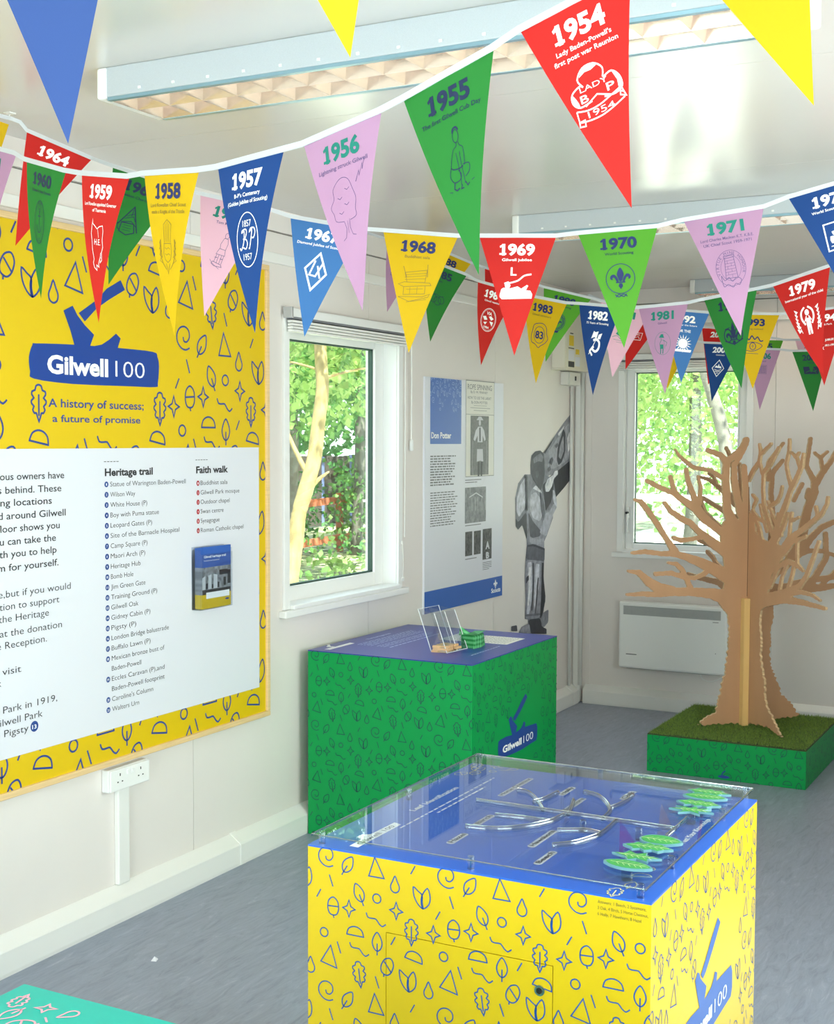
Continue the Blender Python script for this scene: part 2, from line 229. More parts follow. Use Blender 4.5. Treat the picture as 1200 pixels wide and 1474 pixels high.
TREE = {'A': ((((0.269,0.2), (0.235,0.225), (0.216,0.241), (0.166,0.256), (0.16,0.311), (0.145,0.345), (0.138,0.396), (0.12,0.454), (0.11,0.534), (0.103,0.585), (0.101,0.671), (0.114,0.751), (0.145,0.801), (0.177,0.829), (0.139,0.869), (0.125,0.93), (0.142,1.034), (0.159,1.12), (0.145,1.198), (0.107,1.221), (0.083,1.197), (0.06,1.211), (0.038,1.245), (-0.008,1.254), (-0.004,1.1), (-0.006,0.806), (0.008,0.512), (0.022,0.199), (0.088,0.199), (0.165,0.2)), ((-0.006,0.806), (0.005,1.169), (-0.028,1.237), (-0.091,1.029), (-0.126,0.889), (-0.144,0.781), (-0.145,0.714), (-0.13,0.663), (-0.132,0.586), (-0.125,0.541), (-0.138,0.477), (-0.155,0.434), (-0.175,0.394), (-0.201,0.326), (-0.25,0.288), (-0.274,0.252), (-0.303,0.218), (-0.227,0.209), (-0.156,0.209), (0.01,0.233), (0.008,0.512))), (((0.067,1.152,0.0342), (0.123,1.256,0.0222), (0.134,1.409,0.0187), (0.131,1.495,0.0187), (0.166,1.529,0.0136), (0.235,1.552,0.0118)), ((0.131,1.498,0.0136), (0.082,1.529,0.0153), (0.044,1.563,0.0154), (0.024,1.6,0.0171)), ((0.046,1.238,0.0205), (0.07,1.324,0.0188), (0.087,1.409,0.0171), (0.089,1.484,0.0153)), ((0.089,1.477,0.0136), (0.051,1.529,0.0102), (0.021,1.58,0.0085)), ((0.015,1.237,0.0206), (0.025,1.375,0.0171), (0.035,1.47,0.0154)), ((0.414,1.559,0.0034), (0.393,1.529,0.0067), (0.367,1.508,0.0084), (0.332,1.481,0.0101), (0.3,1.464,0.0101), (0.257,1.461,0.0102), (0.213,1.451,0.0102), (0.157,1.42,0.0119)), ((0.559,1.405,0.01), (0.497,1.375,0.0117), (0.424,1.347,0.0118), (0.384,1.323,0.0135), (0.33,1.289,0.0186), (0.291,1.268,0.0237), (0.249,1.22,0.0221), (0.195,1.182,0.0187), (0.125,1.136,0.0205)), ((0.435,1.424,0.0101), (0.414,1.357,0.0118), (0.386,1.32,0.0135)), ((0.351,1.458,0.0101), (0.339,1.4,0.0118), (0.315,1.346,0.0135), (0.291,1.288,0.0169)), ((0.286,1.424,0.0068), (0.27,1.37,0.0085), (0.276,1.292,0.0119)), ((0.464,1.297,0.0101), (0.43,1.256,0.0118), (0.362,1.215,0.0152), (0.322,1.197,0.0152), (0.274,1.152,0.0153), (0.239,1.128,0.0204), (0.193,1.093,0.0238), (0.123,1.051,0.0273)), ((0.413,1.128,0.0101), (0.375,1.114,0.0118), (0.321,1.119,0.0102), (0.255,1.128,0.0102)), ((0.624,1.315,0.0067), (0.59,1.305,0.0117), (0.542,1.248,0.0134), (0.5,1.193,0.0134), (0.454,1.125,0.0135), (0.405,1.06,0.0186)), ((0.635,1.058,0.0067), (0.565,1.063,0.0117), (0.472,1.051,0.0118), (0.408,1.05,0.0152), (0.351,1.035,0.0169), (0.271,1.006,0.0238), (0.206,0.977,0.0273), (0.094,0.919,0.0377)), ((0.441,1.007,0.0067), (0.396,0.999,0.0101), (0.365,0.971,0.0118), (0.338,0.919,0.0119), (0.311,0.867,0.0153)), ((0.508,0.954,0.0101), (0.425,0.956,0.0118), (0.35,0.933,0.0118), (0.297,0.928,0.0102), (0.244,0.947,0.0119), (0.21,0.974,0.0119)), ((0.652,0.971,0.0067), (0.597,0.963,0.0134), (0.542,0.915,0.0218), (0.488,0.883,0.0269), (0.417,0.871,0.022)), ((0.658,0.858,0.0067), (0.58,0.859,0.0117), (0.502,0.854,0.0135), (0.416,0.864,0.0203), (0.311,0.861,0.0204), (0.204,0.85,0.0256), (0.092,0.819,0.0446)), ((0.13,0.821,0.0376), (0.075,0.757,0.0378)), ((-0.075,0.856,0.0518), (-0.174,0.846,0.0382), (-0.293,0.863,0.0314), (-0.422,0.859,0.0158), (-0.515,0.871,0.0123), (-0.658,0.888,0.0089)), ((-0.253,0.878,0.0209), (-0.388,0.903,0.014), (-0.514,0.913,0.0123), (-0.657,0.938,0.0071)), ((-0.094,0.907,0.0345), (-0.171,0.957,0.0243), (-0.305,1.048,0.0209), (-0.351,1.11,0.0174), (-0.414,1.165,0.014), (-0.487,1.192,0.0123), (-0.65,1.215,0.0088)), ((-0.211,0.974,0.0208), (-0.303,1.129,0.0278), (-0.332,1.261,0.0226), (-0.37,1.344,0.0209), (-0.365,1.4,0.0157), (-0.319,1.473,0.0104), (-0.326,1.518,0.0104), (-0.34,1.608,0.0104)), ((-0.369,1.372,0.0174), (-0.41,1.438,0.0157), (-0.459,1.494,0.0122), (-0.494,1.553,0.0105), (-0.526,1.595,0.007)), ((-0.416,1.448,0.0105), (-0.4,1.515,0.0087), (-0.366,1.539,0.007)), ((-0.4,1.515,0.0087), (-0.44,1.546,0.007)), ((-0.327,1.317,0.0122), (-0.334,1.355,0.0104)), ((-0.365,0.889,0.0175), (-0.445,1.01,0.014), (-0.438,1.133,0.0123)), ((-0.269,1.025,0.0139), (-0.341,1.048,0.0122), (-0.419,1.046,0.0105), (-0.491,1.022,0.0088), (-0.594,0.989,0.0071)), ((-0.123,1.028,0.0173), (-0.134,1.235,0.0121), (-0.12,1.339,0.0121), (-0.126,1.439,0.0121), (-0.184,1.501,0.0086)), ((-0.251,1.303,0.0104), (-0.297,1.383,0.0104)), ((-0.103,1.408,0.0103), (-0.105,1.494,0.0103), (-0.143,1.539,0.0086), (-0.186,1.587,0.0069)), ((-0.421,0.874,0.0105), (-0.533,0.966,0.0106), (-0.633,1.052,0.0088)))),'B': ((((-0.005,1.254), (0.034,1.239), (0.055,1.165), (0.119,1.125), (0.218,1.109), (0.29,1.102), (0.246,1.012), (0.212,0.942), (0.189,0.879), (0.155,0.814), (0.134,0.788), (0.12,0.735), (0.121,0.695), (0.136,0.635), (0.129,0.559), (0.146,0.501), (0.174,0.424), (0.176,0.36), (0.202,0.304), (0.246,0.275), (0.265,0.249), (0.296,0.225), (0.327,0.198), (0.267,0.206), (0.199,0.218), (0.125,0.213), (-0.036,0.19), (-0.013,0.509), (0.009,0.807)), ((-0.116,1.231), (-0.181,1.157), (-0.204,1.013), (-0.184,0.838), (-0.155,0.77), (-0.138,0.666), (-0.134,0.525), (-0.156,0.379), (-0.181,0.303), (-0.178,0.225), (-0.036,0.19), (0.009,0.807), (-0.007,1.306))), (((0.08,0.798,0.0374), (0.16,0.826,0.0303), (0.319,0.852,0.0197), (0.472,0.855,0.0128), (0.658,0.849,0.0078)), ((0.316,0.863,0.0148), (0.391,0.888,0.0114), (0.47,0.902,0.0096), (0.559,0.897,0.0079), (0.616,0.88,0.0047)), ((0.185,0.838,0.0268), (0.331,0.878,0.0229), (0.447,0.924,0.0145), (0.501,0.974,0.0128), (0.553,1.066,0.0111), (0.596,1.144,0.0094)), ((0.201,0.897,0.0117), (0.276,1.001,0.0115), (0.349,1.034,0.0114), (0.426,1.025,0.0113), (0.478,1.001,0.0064)), ((0.432,1.016,0.0081), (0.424,1.083,0.0081), (0.428,1.132,0.008)), ((0.35,0.89,0.0114), (0.388,0.973,0.0097), (0.404,1.02,0.0097)), ((0.285,0.896,0.0099), (0.304,0.958,0.0082), (0.349,1.021,0.0082)), ((0.086,0.82,0.051), (0.157,0.943,0.037), (0.274,1.049,0.0247), (0.358,1.133,0.0195), (0.46,1.186,0.0144), (0.547,1.233,0.0126), (0.614,1.271,0.0109), (0.652,1.317,0.0093), (0.659,1.345,0.0093)), ((0.59,1.254,0.0094), (0.578,1.275,0.0094), (0.567,1.3,0.0094)), ((0.359,1.153,0.0098), (0.366,1.222,0.0081), (0.377,1.261,0.0081)), ((0.366,1.222,0.0081), (0.436,1.247,0.0048)), ((0.065,0.882,0.0443), (0.177,1.056,0.0285), (0.236,1.134,0.0216), (0.271,1.216,0.0198), (0.317,1.287,0.018), (0.361,1.368,0.0146), (0.407,1.422,0.0145), (0.45,1.483,0.0112), (0.462,1.537,0.008)), ((0.368,1.387,0.013), (0.337,1.445,0.0098), (0.322,1.49,0.0098), (0.344,1.549,0.0098), (0.346,1.604,0.0081)), ((0.434,1.476,0.008), (0.41,1.518,0.008), (0.363,1.546,0.0049)), ((0.398,1.527,0.0081), (0.426,1.543,0.0064)), ((0.249,1.102,0.0166), (0.184,1.211,0.0134), (0.133,1.292,0.0118), (0.124,1.372,0.0101), (0.128,1.443,0.0118), (0.187,1.491,0.0133), (0.245,1.551,0.0115), (0.257,1.565,0.0099)), ((-0.004,1.409,0.0137), (0.033,1.451,0.0136), (0.088,1.496,0.0118), (0.099,1.543,0.0101), (0.086,1.58,0.0068)), ((0.1,1.53,0.0084), (0.148,1.561,0.0084), (0.19,1.584,0.0067)), ((0.088,1.499,0.0084), (0.115,1.443,0.0084)), ((0.182,1.281,0.01), (0.254,1.311,0.0099), (0.279,1.345,0.0099), (0.29,1.381,0.0082)), ((0.289,1.154,0.0115), (0.207,1.255,0.0083), (0.169,1.307,0.0067)), ((0.031,1.335,0.0068), (0.069,1.312,0.0085), (0.039,1.273,0.0068)), ((0.168,1.163,0.01), (0.128,1.227,0.0084), (0.102,1.287,0.0068)), ((0.033,1.256,0.0085), (0.091,1.218,0.0085), (0.16,1.206,0.0067)), ((0.046,1.24,0.0085), (0.05,1.138,0.0205), (0.085,1.038,0.0305)), ((0.071,1.064,0.0102), (0.207,1.075,0.01), (0.302,1.096,0.0082)), ((0.088,0.936,0.017), (0.221,1.029,0.0166), (0.327,1.075,0.0131), (0.394,1.129,0.0097), (0.495,1.162,0.008)), ((0.178,1.046,0.0134), (0.247,1.151,0.0116), (0.262,1.252,0.0099)), ((0.12,1.115,0.0135), (0.099,1.175,0.0101), (0.066,1.214,0.0085)), ((0.219,1.083,0.0133), (0.299,1.181,0.0115), (0.344,1.256,0.0098)), ((-0.136,0.825,0.0246), (-0.282,0.87,0.0161), (-0.47,0.873,0.0129), (-0.605,0.881,0.0094)), ((-0.173,0.91,0.0176), (-0.306,0.961,0.0126), (-0.343,0.994,0.0126), (-0.401,1.018,0.0109)), ((-0.162,0.999,0.0211), (-0.316,1.051,0.0144), (-0.491,1.07,0.0092)), ((-0.139,1.107,0.021), (-0.284,1.157,0.0143), (-0.429,1.221,0.0109), (-0.49,1.299,0.0092)), ((-0.142,1.212,0.0175), (-0.287,1.254,0.0125), (-0.453,1.296,0.011)), ((-0.131,1.282,0.0175), (-0.284,1.357,0.0125), (-0.398,1.397,0.0091), (-0.501,1.408,0.0074)), ((-0.118,1.301,0.0174), (-0.312,1.364,0.0107), (-0.349,1.413,0.009), (-0.399,1.426,0.0072)), ((-0.092,1.302,0.0156), (-0.15,1.439,0.0122), (-0.193,1.526,0.0106), (-0.228,1.561,0.0088)), ((-0.065,1.303,0.0156), (-0.09,1.441,0.0104), (-0.098,1.482,0.0104))))}
BOY = ((0.52,((-0.5324,1.5244), (-0.4215,1.5858), (-0.3336,1.6438), (-0.2046,1.7131), (-0.0931,1.7642), (-0.0907,1.4814), (-0.1842,1.4481), (-0.3404,1.4021), (-0.4421,1.3947), (-0.5042,1.3771), (-0.5543,1.4067))), (0.62,((-0.4456,1.5381), (-0.3326,1.6051), (-0.2035,1.674), (-0.1053,1.7145), (-0.1047,1.4965), (-0.2375,1.4587), (-0.3668,1.4316), (-0.4682,1.4334))), (0.1,((-0.3661,1.4027), (-0.0989,1.4815), (-0.0957,1.3671), (-0.2204,1.3113), (-0.3369,1.2644), (-0.3844,1.3163))), (0.2,((-0.3294,1.4794), (-0.3185,1.5568), (-0.2299,1.6688), (-0.1945,1.6348), (-0.1996,1.5269), (-0.251,1.4687), (-0.3028,1.4499))), (0.58,((-0.304,1.4985), (-0.2873,1.5567), (-0.2288,1.6298), (-0.2184,1.5368), (-0.2697,1.4835))), (0.45,((-0.7132,1.5119), (-0.6542,1.5347), (-0.5818,1.5389), (-0.5323,1.5197), (-0.5234,1.4534), (-0.5047,1.3961), (-0.4419,1.3851), (-0.3665,1.4172), (-0.315,1.4191), (-0.3272,1.3922), (-0.3779,1.3644), (-0.323,1.227), (-0.3353,1.2032), (-0.3813,1.1907), (-0.3852,1.1426), (-0.4788,1.0421), (-0.5131,1.0156), (-0.5104,0.9008), (-0.5231,0.8063), (-0.4877,0.6781), (-0.5181,0.595), (-0.4432,0.6058), (-0.4467,0.5384), (-0.5163,0.518), (-0.4658,0.4973), (-0.4652,0.4711), (-0.8786,0.5261), (-0.8333,0.5573), (-0.7402,0.5645), (-0.7454,0.5885), (-0.7878,0.5982), (-0.7782,0.6994), (-0.7926,0.8307), (-0.783,0.9317), (-0.766,1.0092), (-0.7744,1.0792), (-0.8334,1.1287), (-0.8901,1.1044), (-0.9244,1.1246), (-0.9341,1.2791), (-0.8951,1.3594), (-0.8045,1.4073), (-0.7227,1.4056), (-0.7238,1.4565))), (0.45,((-0.9252,1.17), (-0.9341,1.2791), (-0.8951,1.3594), (-0.8045,1.4073), (-0.7227,1.4056), (-0.6862,1.3629), (-0.7547,1.2539), (-0.777,1.1994), (-0.8908,1.1409))), (0.75,((-0.9147,1.2058), (-0.9093,1.2782), (-0.8721,1.3451), (-0.8041,1.389), (-0.7622,1.3834), (-0.7789,1.2917), (-0.8006,1.2189), (-0.88,1.1723))), (0.16,((-0.9252,1.17), (-0.8909,1.1455), (-0.777,1.1994), (-0.7618,1.0321), (-0.8334,1.1287), (-0.8901,1.1044), (-0.9244,1.1246))), (0.55,((-0.7322,1.2993), (-0.6855,1.3303), (-0.5888,1.3132), (-0.5135,1.2443), (-0.4997,1.1866), (-0.4372,1.1933), (-0.3866,1.2006), (-0.3906,1.1525), (-0.4838,1.0424), (-0.5205,1.0161), (-0.5056,0.91), (-0.7613,1.0089), (-0.7723,1.1992), (-0.7664,1.2543))), (0.72,((-0.7202,1.2896), (-0.6491,1.3058), (-0.5755,1.2656), (-0.532,1.1881), (-0.5847,1.1338), (-0.6818,1.1577), (-0.7302,1.2065))), (0.28,((-0.7536,1.1983), (-0.6813,1.139), (-0.5589,1.0756), (-0.5828,1.0486), (-0.6793,1.0453), (-0.727,1.0577))), (0.66,((-0.4995,1.177), (-0.437,1.1836), (-0.3746,1.2291), (-0.3225,1.2075), (-0.3857,1.1619), (-0.4349,1.097), (-0.4888,1.0427), (-0.5832,1.0676), (-0.5596,1.1041))), (0.14,((-0.5528,1.3405), (-0.4417,1.3756), (-0.3772,1.3354), (-0.4131,1.2403), (-0.4997,1.1866), (-0.5189,1.2635))), (0.85,((-0.5108,1.3393), (-0.4668,1.3762), (-0.3914,1.3936), (-0.3665,1.4172), (-0.315,1.421), (-0.3144,1.3967), (-0.3782,1.374), (-0.4026,1.3313), (-0.4524,1.2993), (-0.5024,1.301))), (0.8,((-0.3944,1.307), (-0.3688,1.3062), (-0.323,1.227), (-0.3354,1.2061), (-0.3825,1.2391))), (0.22,((-0.7238,1.4565), (-0.713,1.5026), (-0.6542,1.5347), (-0.594,1.539), (-0.5398,1.5245), (-0.5238,1.4723), (-0.5173,1.4059), (-0.536,1.3589), (-0.5765,1.3081), (-0.6502,1.3526), (-0.7108,1.4007))), (0.42,((-0.6369,1.5112), (-0.5815,1.5248), (-0.5393,1.5009), (-0.5558,1.4728), (-0.6168,1.4783), (-0.6766,1.4651), (-0.6891,1.4931))), (0.3,((-0.6517,1.4227), (-0.6108,1.4266), (-0.6029,1.3983), (-0.6267,1.3801), (-0.6486,1.39))), (0.32,((-0.766,1.0092), (-0.6785,1.0078), (-0.5071,0.9722), (-0.5104,0.9008), (-0.5795,0.9063), (-0.783,0.9317))), (0.55,((-0.783,0.9317), (-0.5179,0.9014), (-0.5226,0.7871), (-0.5007,0.6987), (-0.572,0.5774), (-0.7877,0.5935), (-0.7782,0.6994), (-0.7926,0.8307))), (0.76,((-0.7592,0.9113), (-0.7002,0.9112), (-0.674,0.8011), (-0.6952,0.6812), (-0.7295,0.6193), (-0.7647,0.6141), (-0.7484,0.7335))), (0.8,((-0.64,0.897), (-0.5791,0.8873), (-0.5885,0.7647), (-0.6351,0.6747), (-0.6582,0.63), (-0.6547,0.7994))), (0.12,((-0.5548,0.8948), (-0.5176,0.8918), (-0.5231,0.8063), (-0.4877,0.6781), (-0.5474,0.5745), (-0.572,0.5774), (-0.5555,0.7139))), (0.2,((-0.7809,0.8296), (-0.7107,0.8466), (-0.7221,0.8243), (-0.7801,0.7924))), (0.16,((-0.7407,0.5879), (-0.572,0.5774), (-0.5338,0.5202), (-0.471,0.5027), (-0.4703,0.4717), (-0.7152,0.5051))), (0.5,((-0.5597,0.5759), (-0.5184,0.6047), (-0.4434,0.6135), (-0.4467,0.5384), (-0.5089,0.5171), (-0.5463,0.5265))), (0.55,((-0.8333,0.5573), (-0.7283,0.563), (-0.7033,0.5036), (-0.8788,0.5353))), (0.25,((-0.9789,0.5799), (-0.9024,0.5769), (-0.8949,0.5419), (-0.9784,0.5525))), (0.85,((-0.6973,1.326), (-0.6499,1.3433), (-0.5765,1.3081), (-0.5639,1.2936), (-0.6251,1.3097), (-0.6734,1.3206))), (0.35,((-0.5888,1.3132), (-0.5333,1.2451), (-0.5122,1.1871), (-0.5306,1.131), (-0.5615,1.1894), (-0.5751,1.2467))), (0.62,((-0.7524,1.1427), (-0.7268,1.0484), (-0.6067,1.0313), (-0.5284,1.0357), (-0.5275,0.9975), (-0.738,1.0166))), (0.16,((-0.766,1.0111), (-0.6786,1.0116), (-0.5121,0.9755), (-0.5118,0.9621), (-0.6783,0.9985), (-0.7658,1.0008))), (0.28,((-0.6882,0.9056), (-0.6666,0.9019), (-0.6703,0.7444), (-0.687,0.6333), (-0.7014,0.6349), (-0.6853,0.774))), (0.28,((-0.614,0.8145), (-0.5945,0.8127), (-0.6161,0.6916), (-0.6383,0.5994), (-0.6528,0.6011), (-0.6333,0.7029))), (0.4,((-0.7836,0.6237), (-0.5727,0.6061), (-0.5724,0.5937), (-0.7833,0.6097))), (0.92,((-0.7469,0.8824), (-0.7162,0.8845), (-0.7181,0.7491), (-0.74,0.6673), (-0.7588,0.6693), (-0.74,0.7793))), (0.3,((-0.449,1.4694), (-0.4144,1.5015), (-0.3937,1.485), (-0.4233,1.4499))), (0.36,((-0.4856,1.4319), (-0.4434,1.4493), (-0.4278,1.4279), (-0.4677,1.4125))), (0.4,((-0.3753,1.5647), (-0.3321,1.5829), (-0.3135,1.5664), (-0.357,1.5502))), (0.88,((-0.3257,1.6361), (-0.2277,1.6855), (-0.2429,1.6619), (-0.3149,1.6197))), (0.85,((-0.1833,1.6153), (-0.1202,1.6649), (-0.1121,1.566), (-0.1674,1.5218))), (0.2,((-0.8045,1.4046), (-0.7789,1.4022), (-0.7631,1.208), (-0.784,1.1997))), (0.95,((-0.4615,1.3646), (-0.429,1.3753), (-0.4207,1.3463), (-0.4503,1.3184), (-0.4854,1.3176))), (0.12,((-0.3918,1.6146), (-0.3716,1.6243), (-0.4463,1.5668), (-0.4834,1.5478), (-0.52,1.5196), (-0.5398,1.5245))), (0.5,((-0.4861,0.6106), (-0.4635,0.61), (-0.4621,0.5499), (-0.4917,0.5294))))
POSTER = {'board': ((-2.0292,1.8945), (-1.1118,1.9026), (-1.118,0.761), (-2.0192,0.7578)),'blue': ((-1.9682,1.8932), (-1.6293,1.8966), (-1.6291,1.5782), (-1.9652,1.577)),'band': ((-2.0203,0.8775), (-1.1201,0.8802), (-1.118,0.761), (-2.0192,0.7578)),'card': ((-1.5827,1.8952), (-1.2376,1.9003), (-1.2401,1.4091), (-1.5724,1.4149)),'ph1': ((-1.5252,1.7213), (-1.3046,1.7207), (-1.3039,1.4158), (-1.5211,1.4206)),'ph2': ((-1.5854,1.3579), (-1.3324,1.3555), (-1.3337,1.1725), (-1.5811,1.1787)),'ph3': ((-1.5785,1.1331), (-1.4951,1.1324), (-1.4953,1.0082), (-1.5769,1.0109)),'ph4': ((-1.477,1.1322), (-1.3933,1.1308), (-1.3935,1.0093), (-1.4752,1.011)),'ph5': ((-1.3706,1.1356), (-1.2591,1.1345), (-1.2587,0.975), (-1.3682,0.9764)),'title': ((-1.9566,1.6053), (-1.7418,1.6058)),'rope': ((-1.5585,1.8485), (-1.2688,1.8584)),'l2': ((-1.5228,1.8326), (-1.319,1.8374)),'l3': ((-1.5579,1.8008), (-1.2765,1.8087)),'l4': ((-1.5141,1.7798), (-1.3224,1.7846)),'p1': ((-1.9647,1.526), (-1.6707,1.5234), (-1.7353,1.3734), (-1.9633,1.3735)),'p2': ((-1.9631,1.3532), (-1.6685,1.3435), (-1.7008,1.1742), (-1.9615,1.1798)),'scouts': ((-1.2599,0.7909), (-1.1427,0.7855)),'fl': ((-1.2072,0.8535), (-1.2065,0.8127)),'c1': ((-1.582,1.3946), (-1.3911,1.395)),'c2': ((-1.5789,1.164), (-1.3917,1.1623)),'c3': ((-1.5767,0.9937), (-1.4425,0.9919)),'c4': ((-1.368,0.964), (-1.2584,0.9615), (-1.2578,0.9255), (-1.3675,0.9303))}
LOGO_SIDE = {'log': ((-2.8721,0.4088), (-2.857,0.4134), (-2.8016,0.4151), (-2.7388,0.4105), (-2.7551,0.4396), (-2.7747,0.4795), (-2.7561,0.4902), (-2.7433,0.484), (-2.7335,0.4692), (-2.7142,0.4551), (-2.6881,0.4372), (-2.6943,0.4253), (-2.7038,0.414), (-2.6748,0.4163), (-2.6489,0.4218), (-2.6327,0.4319), (-2.6231,0.4446), (-2.6045,0.4358), (-2.6094,0.4182), (-2.5425,0.4147), (-2.4879,0.4111), (-2.4772,0.3942), (-2.4763,0.3561), (-2.4863,0.3391), (-2.5408,0.3366), (-2.6405,0.3304), (-2.7373,0.3322), (-2.7877,0.335), (-2.8618,0.3418), (-2.8742,0.3584), (-2.8759,0.3867)),'handle': ((-2.6057,0.5565), (-2.5854,0.5398), (-2.6115,0.5205), (-2.6504,0.4957), (-2.6952,0.4699), (-2.7156,0.4627), (-2.7324,0.4768), (-2.6958,0.4987), (-2.6511,0.53)),'t1': ((-2.8315,0.3558), (-2.6443,0.3549), (-2.8319,0.3815)),'t2': ((-2.6246,0.3549), (-2.5242,0.3534), (-2.6252,0.3855))}
LOGO_BOARD = {'log': ((-4.6015,1.8795), (-4.5862,1.8841), (-4.4285,1.8906), (-4.2005,1.8934), (-4.04,1.8911), (-4.0171,1.8761), (-4.0084,1.8437), (-4.0155,1.7858), (-4.0285,1.773), (-4.1537,1.7709), (-4.4304,1.7683), (-4.5982,1.7778), (-4.6129,1.799), (-4.6172,1.8423)),'head': ((-4.4679,1.9926), (-4.4267,2.0112), (-4.4053,1.9829), (-4.3726,1.9552), (-4.3303,1.9277), (-4.3512,1.8879), (-4.4178,1.8822), (-4.4387,1.935)),'stump': ((-4.3512,1.8879), (-4.2942,1.8993), (-4.2592,1.9171), (-4.226,1.939), (-4.2036,1.9248), (-4.2183,1.8923), (-4.2829,1.8806)),'handle': ((-4.3997,1.9909), (-4.3151,2.0404), (-4.2687,2.0797), (-4.2012,2.114), (-4.1801,2.0847), (-4.2575,2.0458), (-4.3155,2.0135), (-4.3724,1.9666)),'t1': ((-4.5415,1.7979), (-4.2666,1.7996), (-4.5406,1.8503)),'t2': ((-4.2314,1.7995), (-4.0853,1.7993), (-4.2307,1.8515)),'g1': ((-4.5379,1.6976), (-4.0903,1.6921), (-4.5375,1.7228)),'g2': ((-4.5209,1.6497), (-4.1083,1.6488), (-4.5206,1.6713))}
HER = ('Statue of Warington Baden-Powell','Wilson Way','White House (P)','Boy with Puma statue','Leopard Gates (P)','Site of the Barnacle Hospital','Camp Square (P)','Maori Arch (P)','Heritage Hub','Bomb Hole','Jim Green Gate','Training Ground (P)','Gilwell Oak','Gidney Cabin (P)','Pigsty (P)','London Bridge balustrade','Buffalo Lawn (P)','Mexican bronze bust of',' Baden-Powell','Eccles Caravan (P),and',' Baden-Powell footprint',"Caroline's Column",'Walters Urn')
LEFT = (('various owners have',-4.474,1.477), ('stories behind. These',-4.487,1.437), ('interesting locations',-4.529,1.4), ('in and around Gilwell',-4.469,1.361), ('floor shows you',-4.496,1.323), ('you can take the',-4.513,1.285), ('with you to help',-4.511,1.248), ('them for yourself.',-4.503,1.208), ('charge,but if you would',-4.45,1.13), ('donation to support',-4.501,1.093), ('the Heritage',-4.547,1.057), ('so at the donation',-4.491,1.014), ('the Reception.',-4.557,0.978), ('please visit',-4.666,0.901), ('park',-4.746,0.869), ('Gilwell Park in 1919,',-4.515,0.787), ('Gilwell Park',-4.579,0.75), ('the Pigsty',-4.639,0.716))
# ------------------------------------------------------------ printed leaf-and-shape pattern (centimetre strokes round each centre)
def _oak():
    r = [(0,2.7),(.55,2.5),(.75,1.9),(1.35,1.7),(1.4,1.2),(1.0,.75),(1.5,.35),(1.45,-.1),(1.0,-.5),(1.25,-1.0),(.9,-1.5),(.5,-1.5),(0,-2.7)]
    return r + [(-a, b) for a, b in r[-2:0:-1]]
def _rot(p, deg):
    c, s = math.cos(math.radians(deg)), math.sin(math.radians(deg)); return [(a * c - b * s, a * s + b * c) for a, b in p]
LEAF = [smooth([(0,2.1),(-.85,1.0),(-1.15,-.2),(-.75,-1.3),(0,-1.8),(.75,-1.3),(1.15,-.2),(.85,1.0)], True, 3), [(0,-2.7),(0,-1.8),(0,-.2)]]
DROP = smooth([(0,1.8),(-.55,.7),(-1.0,-.3),(-.8,-1.2),(0,-1.6),(.8,-1.2),(1.0,-.3),(.55,.7)], True, 3)
STAR = smooth([(0,1.8),(.45,.5)], False, 1)[:1] + [(.45,.5),(1.5,0),(.45,-.5),(0,-1.8),(-.45,-.5),(-1.5,0),(-.45,.5)]
ACORN = [smooth([(-1.3,.3),(-1.0,1.4),(0,2.1),(1.0,1.4),(1.3,.3),(1.2,-.8),(.6,-1.6),(-.6,-1.6),(-1.2,-.8)], True, 3)]
HALF = [(-2.0,-.6)] + smooth([(-2.0,-.5),(-1.6,.6),(-.6,1.2),(.6,1.2),(1.6,.6),(2.0,-.5)], False, 3) + [(2.0,-.6)]
SPROUT = [smooth([(-1.9,1.9),(-1.7,0),(-.8,-1.5),(.3,-2.2),(.1,-.9),(.1,.5),(-.8,1.2)], True, 3), smooth([(1.3,2.1),(.1,.5),(-.1,-.9),(.3,-2.2),(1.6,-1.2),(1.9,.4)], True, 3)]
SPIRAL = smooth([(1.7,-1.6),(.6,-2.0),(-.7,-1.7),(-1.7,-.7),(-1.8,.6),(-1.0,1.7),(.3,2.0),(1.4,1.4),(1.6,.2),(.9,-.6),(.1,-.5),(-.1,.2)], False, 3)
M_ = {  # name: list of (points, closed)
 'spiral': [(SPIRAL, 0)], 'leafA': [(_rot(LEAF[0], -32), 1), (_rot(LEAF[1], -32), 0)], 'leafB': [(_rot(LEAF[0], 24), 1), (_rot(LEAF[1], 24), 0)],
 'leafC': [(LEAF[0], 1), (LEAF[1], 0)], 'tri': [([(-1.6,-2.0),(-.2,2.1),(2.0,-2.0)], 1)], 'tri2': [([(.3,2.6),(-2.1,-1.2),(1.8,-2.0)], 1)],
 'da': [([(-.5,-.9),(.5,.9)], 0)], 'db': [([(.45,-1.2),(-.45,1.2)], 0)], 'drop': [(DROP, 1)], 'circ': [(circ(0,0,.95,n=14), 1)],
 'sprout': [(SPROUT[0], 1), (SPROUT[1], 1)], 'acorn': [(ACORN[0], 1), ([(-1.25,.1),(1.25,.25)], 0), ([(0,-1.7),(.2,-2.3)], 0)],
 'acorn2': [(_rot(ACORN[0], -25), 1), (_rot([(-1.25,.1),(1.25,.25)], -55), 0), (_rot([(0,-1.7),(.2,-2.3)], -25), 0)],
 'star': [(STAR, 1)], 'squig': [(smooth([(-2.3,1.3),(-1.9,.4),(-.9,.3),(0,.3),(.7,-.5),(1.5,-1.0),(2.3,-.4)], False, 2), 0)],
 'half': [(HALF, 1)], 'half2': [(_rot(HALF, -10), 1)], 'oak': [(smooth(_oak(), True, 2), 1), ([(0,1.3),(0,-1.9)], 0)], 'oak2': [(_rot(smooth(_oak(), True, 2), 8), 1), (_rot([(0,1.3),(0,-1.9)], 8), 0)]}
